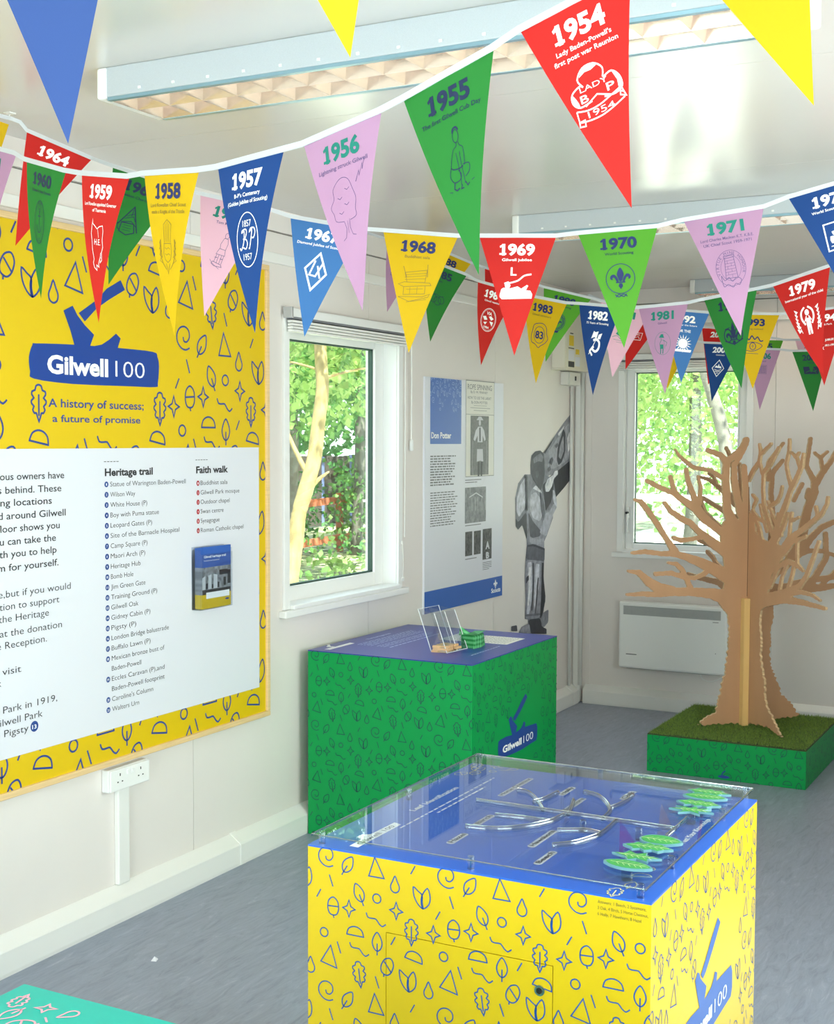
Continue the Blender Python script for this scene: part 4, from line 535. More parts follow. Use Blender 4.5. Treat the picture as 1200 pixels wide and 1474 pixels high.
def fleur(mb, F, cx, cy, s, off):
    mb.fill(F, [(cx + a * s, cy + b * s) for a, b in smooth([(0, 1.0), (-.30, .45), (-.22, .05), (-.10, -.25), (.10, -.25), (.22, .05), (.30, .45)], True, 3)], off)
    for g in (-1, 1):
        mb.fill(F, [(cx + g * a * s, cy + b * s) for a, b in smooth([(.18, -.25), (.30, .1), (.55, .38), (.85, .30), (.92, .02), (.72, -.12), (.70, .08), (.55, .08), (.42, -.15), (.34, -.30)], True, 3)], off)
    mb.fill(F, [(cx - .42 * s, cy - .42 * s), (cx + .42 * s, cy - .42 * s), (cx + .42 * s, cy - .30 * s), (cx - .42 * s, cy - .30 * s)], off)
    mb.fill(F, [(cx + a * s, cy + b * s) for a, b in [(-.12, -.46), (.12, -.46), (.20, -.70), (0, -1.0), (-.20, -.70)]], off)
q.build('foot_lettering', white_t, ps); q = MB(); fleur(q, FQ, fy, fz, .026, .0008); q.build('lily_emblem', white_t, ps)
q = MB(); a0, b0, a1, b1 = rfill(q, 'card', .0003); q.build('book_page', mat('cream_page', '#ebe9df', .5), ps)
q = MB(); q.ribbon(FQ, [(a0, b0), (a1, b0), (a1, b1), (a0, b1)], .003, True, .0006); q.ribbon(FQ, [(a0, (P['ph1'][0][1] + .006)), (a1, (P['ph1'][0][1] + .006))], .002, off=.0006)
for k, s, h in (('rope', 'ROPE SPINNING', .026), ('l2', 'By D. W. PINKNEY', .012), ('l3', 'HOW TO USE THE LARIAT', .014), ('l4', 'By DON POTTER', .013)):
    q.text(FQ, s, P[k][0][0], (P[k][0][1] + P[k][1][1]) / 2, h, P[k][1][0] - P[k][0][0], .0, .0007)
q.ribbon(FQ, [(a0 + .09, b1 - .125), (a1 - .09, b1 - .125)], .0015, off=.0006); q.ribbon(FQ, [(a0 + .05, b1 - .137), (a1 - .05, b1 - .137)], .002, off=.0006); q.ribbon(FQ, [(a0 + .09, b1 - .15), (a1 - .09, b1 - .15)], .002, off=.0006)
q.build('page_print', mat('grey_ink', '#77787a', .5), ps)
q = MB(); B1 = rfill(q, 'ph1', .0006)
q.build('photo_print', mat('photo_dark_grey', '#6f706e', .5, noise=.25, nscale=70), ps, )
q = MB(); B2 = rfill(q, 'ph2', .0006); q.build('photo_print', mat('photo_mid_grey', '#85878a', .5, noise=.35, nscale=45), ps)
for k in ('ph3', 'ph4', 'ph5'):
    q = MB(); rfill(q, k, .0006); q.build('photo_print', mat('photo_dark', '#4b4a48', .5, noise=.75, nscale=60), ps)
# figure with lasso in the upper photograph
cx = (B1[0] + B1[2]) / 2; T = B1[3]; q = MB(); s_ = B1[2] - B1[0]
def pf(pts): return [(cx + a * s_, T + b) for a, b in pts]
q.fill(FQ, pf([(-.08, -.055), (.12, -.055), (.24, -.075), (.33, -.12), (.26, -.13), (.16, -.10), (.16, -.135), (-.12, -.135), (-.12, -.10), (-.26, -.13), (-.34, -.12), (-.22, -.075)]), .0009)
q.fill(FQ, pf([(-.14, -.17), (.17, -.17), (.2, -.235), (.02, -.23), (-.16, -.235)]), .0009); q.fill(FQ, [(cx + a, T - .035 + b) for a, b in circ(0, 0, .013, .016, 14)], .0009); q.fill(FQ, pf([(-.18, -.022), (.2, -.022), (.08, -.004), (-.06, -.004)]), .0009)
q.ribbon(FQ, pf([(-.38, -.13), (-.4, -.24), (-.34, -.33), (-.1, -.362), (.16, -.355), (.36, -.31), (.41, -.2), (.38, -.13)]), .0022, False, .0009)
q.build('photo_figure', mat('photo_pale', '#d3d4d8', .5), ps)
q = MB(); q.fill(FQ, pf([(-.1, -.236), (-.01, -.236), (-.01, -.31), (-.10, -.31)]), .0009); q.fill(FQ, pf([(.06, -.236), (.17, -.236), (.14, -.31), (.06, -.31)]), .0009); q.fill(FQ, pf([(-.03, -.06), (.04, -.06), (.05, -.13), (-.02, -.13)]), .0011); q.build('photo_dark_shapes', mat('photo_black', '#2b2c31', .5), ps)
q = MB(); ph2 = B2
q.ribbon(FQ, [(ph2[0] + .05, ph2[3] - .05), (ph2[2] - .12, ph2[3] - .03), (ph2[2] - .04, ph2[3] - .055)], .006, off=.0009)
for a in (.08, .12, .15, .2, .24): q.ribbon(FQ, [(ph2[0] + a, ph2[3] - .05), (ph2[0] + a + .004, ph2[1] + .06)], .003, off=.0009)
q.build('photo_light_shapes', mat('photo_pale', '#d3d4d8', .5), ps)
q = MB(); k5_ = rc('ph5'); ym_ = (k5_[0] + k5_[2]) / 2; q.text(FQ, 'A', ym_ + .005, k5_[3] - .105, .035, .05, .05, .001, 'c'); q.text(FQ, 'B', ym_ + .005, k5_[3] - .155, .03, .04, .05, .001, 'c'); q.build('photo_light_shapes', mat('photo_pale', '#d3d4d8', .5), ps)
q = MB(); rnd = random.Random(3)
for k, nl in (('p1', 12), ('p2', 14)):
    p = P[k]; a0 = p[0][0]; a1 = p[1][0]; zt = (p[0][1] + p[1][1]) / 2; zb_ = (p[2][1] + p[3][1]) / 2
    for i in range(nl):
        x = a0; e = a1 - rnd.uniform(0, .08)
        while x < e - .01:
            wl = rnd.uniform(.012, .045); q.ribbon(FQ, [(x, zt - (i + .5) * (zt - zb_) / nl), (min(x + wl, e), zt - (i + .5) * (zt - zb_) / nl)], .0065 if k == 'p1' else .005, off=.0005); x += wl + .007
for k in ('c1', 'c2', 'c3'):
    (y0_, z0_), (y1_, z1_) = P[k][:2]; q.ribbon(FQ, [(y0_, z0_), (y1_, z0_)], .004, off=.0005)
    if k == 'c1': q.ribbon(FQ, [(y0_, z0_ - .012), (y1_ - .05, z0_ - .012)], .004, off=.0005)
c4 = rc('c4')
for i in range(5): q.ribbon(FQ, [(c4[0], c4[3] - .004 - i * .009), (c4[2] - (.03 if i == 4 else 0), c4[3] - .004 - i * .009)], .003, off=.0005)
q.build('small_print', mat('dark_grey_ink', '#707176', .5), ps)

# ------------------------------------------------------------ cut-out photograph on the wall
FW = sheet((.0, 0, 0), (0, 1, 0), (0, 0, 1), (1, 0, 0))
chaikin = lambda P_: [q_ for i in range(len(P_)) for q_ in ((P_[i][0] * .88 + P_[(i + 1) % len(P_)][0] * .12, P_[i][1] * .88 + P_[(i + 1) % len(P_)][1] * .12), (P_[i][0] * .12 + P_[(i + 1) % len(P_)][0] * .88, P_[i][1] * .12 + P_[(i + 1) % len(P_)][1] * .88))]
cut = thing('cutout_print', 'black and white cut-out print of a boy in shorts carving a block', 'print', (0, -.4, .8))
for i, (g, poly) in enumerate(BOY):
    h = '%02x' % int(max(0, min(255, 255 * (g + .03)))); hb = '%02x' % int(min(255, 255 * (g + .07)))
    poly2 = [(min(a, -.058), b) for a, b in poly]
    nm = {0: 'carved_block', 5: 'figure_outline', 6: 'rucksack', 9: 'jersey', 16: 'head', 19: 'waistband', 20: 'shorts'}.get(i, 'tone_patch')
    MB().fill(FW, poly2 if i in (0, 1, 2, 5) else [(min(a, -.058), c) for a, c in chaikin(poly2)], .0006 + i * .00012).build(nm, mat('photo_tone_%d' % i, '#' + h + h + hb, .5, noise=.28, nscale=30), cut)

# ------------------------------------------------------------ box with switch in the corner, heater
eb = thing('electrical_box', 'cream metal electrical box with yellow stickers high in the corner', 'box', (0, -.26, 2.005)); crm = mat('cream_metal', '#e2dccb', .4)
MB().box(0, -.425, 2.012, .084, -.058, 2.39).build('casing', crm, eb, .004); MB().box(.084, -.405, 2.005, .088, -.07, 2.39).build('front_cover', crm, eb, .002); MB().box(0, -.43, 2.005, .09, -.056, 2.012).build('bottom_lip', crm, eb)
FE = sheet((.0883, 0, 0), (0, 1, 0), (0, 0, 1), (1, 0, 0)); q = MB(); q.fill(FE, [(-.375, 2.145), (-.30, 2.145), (-.30, 2.205), (-.375, 2.205)], 0); q.fill(FE, [(-.27, 2.10), (-.21, 2.10), (-.21, 2.13), (-.27, 2.13)], 0); q.build('yellow_sticker', mat('sticker_yellow', '#e3c21a', .5), eb)
q = MB(); q.fill(FE, [(-.385, 2.022), (-.29, 2.022), (-.29, 2.055), (-.385, 2.055)], 0); q.fill(FE, [(-.36, 2.213), (-.31, 2.213), (-.31, 2.22), (-.36, 2.22)], 0); q.fill(FE, [(-.385, 2.128), (-.295, 2.128), (-.295, 2.134), (-.385, 2.134)], 0); q.build('black_sticker', mat('black_plastic', '#1a1a1a', .4), eb)
q = MB(); q.fill(FE, [(-.385, 2.06), (-.29, 2.06), (-.29, 2.12), (-.385, 2.12)], 0); q.fill(FE, [(-.28, 2.03), (-.2, 2.03), (-.2, 2.085), (-.28, 2.085)], 0); q.build('white_sticker', white_p, eb)
sw = thing('isolator_switch', 'small grey switch box directly under the cream electrical box', 'switch', (0, -.2, 1.92)); gpl = mat('pale_grey_plastic', '#dcd9d2', .4)
MB().box(0, -.285, 1.922, .05, -.105, 2.0).build('back_box', gpl, sw, .004); MB().box(.05, -.275, 1.922, .058, -.11, 1.998).build('face_plate', gpl, sw, .003); MB().box(.058, -.2, 1.95, .0625, -.185, 1.975).build('rocker_switch', mat('black_plastic', '#1a1a1a', .4), sw)
tag(MB().tube([(.012, -.13, 1.921), (.012, -.13, .114)], .009, 8).build('cable_conduit', trim_m, smooth=True), 'thin white conduit dropping from the switch box beside the corner', 'conduit')
ht = thing('panel_heater', 'white electric panel heater low on the back wall under the window', 'heater', (.64, 0, .25)); hm = mat('heater_white', '#f0f1ef', .3)
MB().box(.312, -.1, .2485, .963, -.03, .6444).build('casing', hm, ht, .012)
q = MB().box(.341, -.1015, .568, .924, -.0995, .620); q.build('grille_back', mat('grille_shadow', '#9a9c9c', .5), ht)
q = MB()
for i in range(72): q.box(.3435 + i * .0081, -.104, .570, .3472 + i * .0081, -.1013, .618)
q.build('grille_bars', mat('grille_grey', '#c3c5c4', .4), ht); ht.children[-1]['kind'] = 'stuff'
q = MB()
for i in range(52): q.box(.36 + i * .0108, -.085, .2455, .367 + i * .0108, -.045, .2492)
q.build('bottom_vent_slots', mat('grille_shadow', '#9a9c9c', .5), ht)
MB().box(.36, -.1008, .330, .425, -.0998, .3345).build('name_strip', mat('dark_strip', '#55575a', .4), ht); MB().box(.878, -.1008, .553, .912, -.0998, .556).build('name_strip', mat('dark_strip', '#55575a', .4), ht)
MB().box(.895, -.1012, .372, .899, -.0998, .376).build('indicator', mat('dark_strip', '#55575a', .4), ht); MB().box(.42, -.03, .30, .50, 0, .60).box(.78, -.03, .30, .86, 0, .60).build('wall_bracket', gpl, ht)
MB().tube(smooth([(.80, -.07, .248), (.82, -.075, .215), (.86, -.07, .205), (.91, -.07, .222), (.945, -.05, .249)], False, 5), .003, 6).build('power_cable', trim_m, ht, smooth=True)
# ------------------------------------------------------------ printed display boxes
green = mat('green_print', '#00974a', .42, spec=.25, noise=.01, nscale=5); g_ink = mat('teal_ink', '#033c47', .5); y_ink = mat('blue_ink', '#124f9e', .45); g_navy = mat('box_logo_blue', '#1d3f94', .4)
navy_top = mat('navy_top', '#27349a', .3); blue_top = mat('blue_top', '#3267cf', .3); groove_m = mat('brown_gap', '#6b5a12', .8)
def in_logo(dy, dz):
    lgy = [p[0] + dy for p in LOGO_SIDE['log']]; lgz = [p[1] + dz for p in LOGO_SIDE['log']]; hd = [(p[0] + dy, p[1] + dz) for p in LOGO_SIDE['handle']]
    y0, y1, z0, z1 = min(lgy) - .035, max(lgy) + .04, min(lgz) - .05, max(h[1] for h in hd) + .01; hy = min(h[0] for h in hd); zt = max(lgz)
    def f(y, z): return y0 < y < y1 and z0 < z < z1 and not (y < hy + (z - zt) * .6 - .02 and z > zt + .0)
    return f
def side_logo(parent, x, dy, dz, m_logo):
    F = sheet((x, dy, dz), (0, 1, 0), (0, 0, 1), (1, 0, 0)); L = LOGO_SIDE
    q = MB(); q.fill(F, L['log'], .0008); q.fill(F, L['handle'], .0008); q.build('log_logo', m_logo, parent)
    q = MB(); px_text(q, F, 'Gilwell', L['t1'], .035, .0014); q.build('logo_word', white_t, parent); q = MB(); px_text(q, F, '100', L['t2'], -.01, .0014); q.build('logo_number', white_t, parent)
# green box against the left wall
X0, X1, Y0, Y1, ZT = .060, .787, -3.115, -2.2624, .7512
X0 = .0541
gb = thing('display_box', 'tall green patterned display box with navy top under the poster', 'display box', ((X0 + X1) / 2, (Y0 + Y1) / 2, 0))
MB().box(X0, Y0, 0, X1, Y1, ZT - .004).build('box_body', green, gb, .002); MB().box(X0, Y0, ZT - .004, X1, Y1, ZT).build('box_top', navy_top, gb)
q = MB(); Ff = sheet((.0441, Y0, 0), (1, 0, 0), (0, 0, 1), (0, -1, 0)); pattern(q, lambda a, b, o=0: Ff(a + .01, b, o), .01, .002, X1 - X0, ZT, 1, 1, .0026, .0006, nofirst=True)
sk1 = in_logo(0, 0); Fr = sheet((X1, Y0, 0), (0, 1, 0), (0, 0, 1), (1, 0, 0)); pattern(q, Fr, .743, .002, Y1 - Y0, ZT, 1, 1, .0026, .0006, lambda a, b: sk1(a + Y0, b))
q.build('printed_pattern', g_ink, gb); side_logo(gb, X1, 0, 0, g_navy)
FT = lambda z: sheet((0, 0, z), (0, 1, 0), (-1, 0, 0), (0, 0, 1))     # reading direction +y, up = -x : call with (y, -x)
Ft = FT(ZT); q = MB(); pale = mat('pale_lettering', '#c9d6f2', .5)
q.text(Ft, 'The Heritage Hub', -2.759, -.128, .013, .205, .03, .0006)
rnd = random.Random(5)
for i, x in enumerate((.160, .174, .190, .206, .222, .252, .268, .284, .312)):
    y = -2.90; e = -2.43 - (.12 * rnd.random() if i in (2, 5, 7) else 0)
    while y < e:
        wl = rnd.uniform(.015, .05); q.ribbon(Ft, [(y, -x), (min(y + wl, e), -x)], .004 if i < 8 else .007, off=.0006); y += wl + .007
y = -2.92
while y < -2.67: q.ribbon(Ft, [(y, -.69), (y + .02, -.69)], .005, off=.0006); y += .025
q.build('top_lettering', pale, gb)
q = MB(); q.fill(Ft, [(-3.07, -.131), (-2.874, -.131), (-2.870, -.105), (-2.99, -.108), (-3.0, -.07), (-3.02, -.085), (-3.01, -.106), (-3.07, -.104)], .0006); q.ribbon(Ft, [(-3.0, -.085), (-2.96, -.055)], .012, off=.0006); q.build('top_logo', white_t, gb)
q = MB(); Fp = sheet((X0, Y0, ZT), (1, 0, 0), (0, 1, 0), (0, 0, 1)); pattern(q, lambda a, b, o=0: Fp(a + .5, b, o), .2, .35, X1 - X0 - .5, .14, 1, .6, .0014, .0005); pattern(q, lambda a, b, o=0: Fp(a, b + .70, o), .2, .35, .3, .15, 1, .6, .0014, .0005); q.build('top_pattern', mat('faint_blue_ink', '#4a6fc4', .5), gb)
# things on the green box
tag(MB().box(.390, -2.602, ZT + .0005, .700, -2.412, ZT + .0015).build('paper_sheet', mat('cream_page', '#ebe9df', .5)), 'cream printed sheet lying flat on the navy box top', 'paper')
psn = bpy.data.objects['paper_sheet']; q = MB(); rnd = random.Random(9)
Fs = FT(ZT + .0018)
for i in range(20):
    x = .405 + i * .0145; y = -2.59
    while y < -2.43: wl = rnd.uniform(.01, .03); q.ribbon(Fs, [(y, -x), (min(y + wl, -2.425), -x)], .0035, off=0); y += wl + .006
q.build('small_print', mat('grey_ink', '#77787a', .5), psn)
hd_ = thing('clear_holder', 'empty clear acrylic leaflet holder leaning back on the navy box top', 'holder', (.56, -2.84, ZT))
cp = clear('holder_plastic', '#e9f0f6', 1.5, .03, .10); q = MB()
a, b_ = Vector((.585, -2.925, ZT + .002)), Vector((.600, -2.770, ZT + .002)); up = Vector((-.10, .075, .155)); dn = Vector((-.075, .01, 0))
for s in (a, b_):
    q.add([s, s + dn, s + dn + up, s + up * .93], [(0, 1, 2, 3)])
q.add([a + dn, b_ + dn, b_ + dn + up, a + dn + up], [(0, 1, 2, 3)]); q.add([a, b_, b_ + up * .93, a + up * .93], [(0, 1, 2, 3)]); q.add([a, b_, b_ + dn, a + dn], [(0, 1, 2, 3)])
m0 = (a + b_) / 2; q.add([m0, m0 + dn, m0 + dn + up, m0 + up * .93], [(0, 1, 2, 3)]); q.build('clear_case', cp, hd_)
q = MB(); ed = mat('acrylic_bright_edge', '#eef3f6', .25)
for s, k in ((a, .93), (b_, .93), (m0, .93)): q.tube([s, s + up * k], .0014, 6)
q.tube([a + dn, a + dn + up, b_ + dn + up, b_ + dn], .0014, 6); q.tube([a, b_], .0014, 6); q.build('case_edges', ed, hd_)
bw = mat('beech_wood', '#dcb384', .5, noise=.2, nscale=30); rnd = random.Random(4)
for i in range(6):
    zz = ZT + .001 + (i // 2) * .009; yy = -2.90 + (i % 2) * .052 + rnd.uniform(-.004, .004); xx = .557 + rnd.uniform(-.01, .012)
    F_ = lambda a, b, o: (xx + a, yy + b, zz + o); q = MB(); q.prism(F_, [(-.035, -.02), (-.028, .0), (-.036, .022), (0, .018), (.034, .024), (.028, 0), (.036, -.02), (0, -.014)], 0, .0082)
    tag(q.build('wooden_shape', bw, None, .001), 'small cut beech wood shape in the pile at the foot of the clear holder', 'token', 'beech wood shapes piled at the holder')
pl = thing('folded_cloth', 'green gingham check folded cloth bundle beside the clear holder', 'cloth', (.59, -2.70, ZT + .001))
pm = mat('gingham', '#2b9a4c', .7); nn = pm.node_tree; tcn = nn.nodes.new('ShaderNodeTexCoord'); sxn = nn.nodes.new('ShaderNodeSeparateXYZ'); nn.links.new(tcn.outputs['Object'], sxn.inputs[0])
def wave(sock, k):
    a_ = nn.nodes.new('ShaderNodeMath'); a_.operation = 'MULTIPLY'; a_.inputs[1].default_value = k; nn.links.new(sock, a_.inputs[0]); b2 = nn.nodes.new('ShaderNodeMath'); b2.operation = 'FRACT'; nn.links.new(a_.outputs[0], b2.inputs[0]); c2 = nn.nodes.new('ShaderNodeMath'); c2.operation = 'GREATER_THAN'; c2.inputs[1].default_value = .5; nn.links.new(b2.outputs[0], c2.inputs[0]); return c2.outputs[0]
ad1 = nn.nodes.new('ShaderNodeMath'); nn.links.new(wave(sxn.outputs['Y'], 55), ad1.inputs[0]); nn.links.new(wave(sxn.outputs['Z'], 55), ad1.inputs[1])
rr = nn.nodes.new('ShaderNodeValToRGB'); dv = nn.nodes.new('ShaderNodeMath'); dv.operation = 'DIVIDE'; dv.inputs[1].default_value = 2; nn.links.new(ad1.outputs[0], dv.inputs[0]); nn.links.new(dv.outputs[0], rr.inputs[0])
rr.color_ramp.elements[0].color = lin('#6cc585'); rr.color_ramp.elements[1].color = lin('#0c7a35'); nn.links.new(rr.outputs[0], nn.nodes['Principled BSDF'].inputs['Base Color'])
q = MB(); q.prism(lambda a, b, o: (.562 + a, -2.755 + b, ZT + .001 + o), [(0, 0), (.065, -.006), (.072, .05), (.06, .098), (.01, .10), (-.006, .05)], 0, .052); q.build('cloth_body', pm, pl, .006)
q = MB(); q.add([(.556, -2.76, ZT + .050), (.60, -2.765, ZT + .0545), (.592, -2.72, ZT + .055), (.548, -2.73, ZT + .083), (.633, -2.75, ZT + .0545), (.630, -2.66, ZT + .062), (.575, -2.655, ZT + .056)], [(0, 1, 2, 3), (1, 4, 5, 6, 2)]); q.build('loose_flap', pm, pl)

# yellow box with the leaf game
X0, X1, Y0, Y1, ZT = 1.4467, 2.1900, -5.2909, -4.4946, .754
yb = thing('display_box', 'yellow patterned display box in the foreground with blue game top', 'display box', ((X0 + X1) / 2, (Y0 + Y1) / 2, 0))
MB().box(X0, Y0 + .012, 0, X1, Y1, ZT - .004).build('box_body', yel, yb); MB().box(X0, Y0, ZT - .004, X1, Y1, ZT).build('box_top', blue_top, yb)
q = MB(); DR = (1.6335, .10, 1.9985, .6005); with_hole(lambda a, b, c, d: q.box(a, Y0, b, c, Y0 + .012, d), X0, 0, X1, ZT - .004, [DR]); q.build('front_panel', yel, yb)
MB().box(X0 + .01, Y0 + .0115, .09, X1 - .01, Y0 + .013, .61).build('door_gap', groove_m, yb)
dpt = MB().box(DR[0] + .0016, Y0, DR[1] + .0016, DR[2] - .0016, Y0 + .010, DR[3] - .0016).build('access_door', yel, yb)
steel = mat('steel', '#b9b3ac', .25, .9); lk = MB().tube([(1.9715, Y0 + .002, .5475), (1.9715, Y0 - .003, .5475)], .0105, 20).build('cam_lock', steel, dpt)
MB().tube([(1.9715, Y0 - .0028, .5475), (1.9715, Y0 - .0042, .5475)], .0062, 16).box(1.9705, Y0 - .0050, .5435, 1.9725, Y0 - .0040, .5515).build('lock_core', mat('dark_steel', '#5a5148', .3, .8), dpt)
q = MB(); Ff = sheet((X0, Y0, 0), (1, 0, 0), (0, 0, 1), (0, -1, 0))
pattern(q, Ff, 0, 0, X1 - X0, ZT - .001, 1, 1, .0026, .0006, lambda a, b: a > .60 and b > .70 or math.hypot(a - .677, b - .69) < .001, True)
dyl, dzl = -2.225, .0232; sk2 = in_logo(dyl, dzl); Fr = sheet((X1, Y0, 0), (0, 1, 0), (0, 0, 1), (1, 0, 0)); pattern(q, Fr, .743, 0, Y1 - Y0, ZT - .001, 1, 1, .0026, .0006, lambda a, b: sk2(a + Y0, b))
Fl = sheet((X0, Y1, 0), (0, -1, 0), (0, 0, 1), (-1, 0, 0)); pattern(q, Fl, .1, 0, Y1 - Y0, ZT - .001, 1, 1, .0026, .0006)
for pts, cl in M_['spiral']: q.ribbon(Ff, [(.601 + p * .01, .731 + s * .01) for p, s in pts], .0026, False, .0006)
q.build('printed_pattern', y_ink, yb); side_logo(yb, X1, dyl, dzl, mat('box_logo_mid_blue', '#2a5db0', .4))
q = MB(); Fa = sheet((0, Y0, 0), (1, 0, 0), (0, 0, 1), (0, -1, 0))
for i, s in enumerate(('Answers: 1 Beech, 2 Sycamore,', '3 Oak, 4 Birch, 5 Horse Chestnut,', '6 Holly, 7 Hawthorn, 8 Hazel')): q.text(Fa, s, 2.0862, .7375 - i * .0115, .0062, (.094, .098, .085)[i], 0, .0008)
q.build('answer_lettering', mat('olive_ink', '#6d6f2a', .5), yb)
Ft = FT(ZT); q = MB(); q.text(Ft, 'Leaf Identification', -4.969, -1.527, .014, .232, .03, .0006); q.text(Ft, 'Test Your Knowledge', -4.914, -2.139, .012, .203, .03, .0006)
rnd = random.Random(12)
for x, y, e in ((1.562, -5.10, -4.61), (1.579, -4.955, -4.70)):
    while y < e: wl = rnd.uniform(.012, .035); q.ribbon(Ft, [(y, -x), (min(y + wl, e), -x)], .0048, off=.0006); y += wl + .006
q.fill(Ft, [(-5.262, -1.551), (-5.075, -1.551), (-5.068, -1.530), (-5.17, -1.528), (-5.18, -1.512), (-5.20, -1.512), (-5.21, -1.528), (-5.262, -1.530)], .0006)
q.build('top_lettering', white_t, yb)
tags = MB(); tx = MB(); tx.text(Ft, 'Gilwell 100', -5.245, -1.5475, .012, .15, .0, .0016)
for s, x0, y0, x1, y1 in (('Horse Chestnut', 1.637, -4.760, 1.654, -4.569), ('Holly', 1.760, -4.684, 1.778, -4.598), ('Sycamore', 1.819, -4.808, 1.836, -4.680), ('Birch', 1.687, -5.0, 1.705, -4.911), ('Hazel', 1.696, -5.150, 1.714, -5.067), ('Hawthorn', 1.855, -5.090, 1.873, -4.955), ('Beech', 1.910, -5.188, 1.928, -5.092), ('Oak', 1.902, -4.650, 1.920, -4.564)):
    c = .005; tags.fill(Ft, [(y0 + c, -x0), (y0, -x0 - c), (y0, -x1 + c), (y0 + c, -x1), (y1 - c, -x1), (y1, -x1 + c), (y1, -x0 - c), (y1 - c, -x0)], .0008)
    tx.text(Ft, s, y0 + .008, -x1 + .0045, .0112, (y1 - y0) - .014, .022, .0014)
tags.build('name_tags', white_p, yb); tx.build('tag_lettering', ink_blk, yb)
q = MB()
for nm, x, y, r in (('acorn2', 1.470, -4.612, -90), ('acorn', 1.499, -4.588, -90), ('oak', 1.470, -4.520, -90), ('sprout', 1.486, -4.548, -90), ('star', 1.522, -4.508, 0), ('circ', 1.532, -4.553, 0), ('da', 1.550, -4.530, 40), ('drop', 1.568, -4.510, 60), ('oak', 2.111, -5.268, -85), ('leafA', 2.125, -5.215, -60), ('half', 2.125, -5.152, -70), ('circ', 2.128, -5.105, 0)):
    for pts, cl in M_[nm]: q.ribbon(Ft, [(y + p * .0095, -x + s * .0095) for p, s in _rot(pts, r)], .0022, bool(cl), .0006)
q.build('top_pattern', mat('pale_yellow_ink', '#f0e39a', .5), yb)
cv = thing('acrylic_cover', 'clear acrylic sheet with curved slots raised on posts over the blue game top', 'cover', (1.81, -4.88, ZT)); ZC = .7755
MB().box(1.452, -5.286, ZC - .005, 2.176, -4.478, ZC).build('clear_sheet', acryl, cv)
q = MB()
for p_ in ([(1.452, -5.286), (2.176, -5.286), (2.176, -4.478), (1.452, -4.478)],):
    for i in range(4):
        (x0, y0), (x1, y1) = p_[i], p_[(i + 1) % 4]; q.quad((x0, y0, ZC - .005), (x1, y1, ZC - .005), (x1, y1, ZC), (x0, y0, ZC))
        q.tube([(x0, y0, ZC), (x1, y1, ZC)], .0012, 5)
q.build('polished_edge', acryl_edge, cv)
for x, y in ((1.462, -4.492), (1.80, -4.492), (1.815, -5.272), (1.92, -4.93), (1.47, -4.888), (1.470, -5.272), (2.045, -4.93), (2.162, -5.08), (2.162, -4.70), (2.162, -5.270), (2.162, -4.49)):
    MB().tube([(x, y, ZT), (x, y, ZC + .004)], .0072, 14).build('standoff_post', acryl_rib, cv, smooth=False)
sh = lambda L: [(x - .010, y + .017, ZC + .001) for x, y in L]
TR = [[(1.657, -4.91), (1.9, -4.91), (2.124, -4.91)], smooth([(1.724, -5.106), (1.769, -5.098), (1.808, -5.076), (1.84, -5.04), (1.867, -4.987), (1.876, -4.924)], False, 4), smooth([(1.745, -4.999), (1.797, -4.989), (1.839, -4.987), (1.866, -4.985)], False, 3),
 smooth([(1.704, -4.783), (1.733, -4.79), (1.769, -4.829), (1.804, -4.881), (1.82, -4.907)], False, 4), smooth([(1.777, -4.86), (1.787, -4.834), (1.791, -4.803), (1.795, -4.756)], False, 3), smooth([(1.847, -4.723), (1.884, -4.737), (1.919, -4.776), (1.946, -4.824), (1.957, -4.859), (1.961, -4.91)], False, 4),
 smooth([(1.947, -4.824), (1.953, -4.8), (1.96, -4.748), (1.955, -4.69)], False, 3), smooth([(1.882, -4.913), (1.868, -4.86), (1.85, -4.80)], False, 3), smooth([(1.907, -5.04), (1.933, -5.024), (1.961, -5.011), (1.993, -5.016)], False, 3), smooth([(1.937, -5.14), (1.966, -5.109), (1.983, -5.071), (1.995, -5.023), (1.995, -4.968), (1.992, -4.912)], False, 4),
 [(2.122, -4.978), (2.122, -4.823)]]
for i, L in enumerate(TR):
    q = MB(); q.tube(sh(L), .0052 if i not in (0, 10) else .004, 8); q.build('curved_slot' if i not in (0, 10) else 'straight_slot', acryl_rib, cv, smooth=True)
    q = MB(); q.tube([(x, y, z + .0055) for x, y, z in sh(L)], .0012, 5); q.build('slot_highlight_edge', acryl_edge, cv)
lgm = mat('leaf_token_green', '#37a04c', .4, noise=.08, nscale=60); vein = mat('leaf_vein_cream', '#d9ecb4', .5)
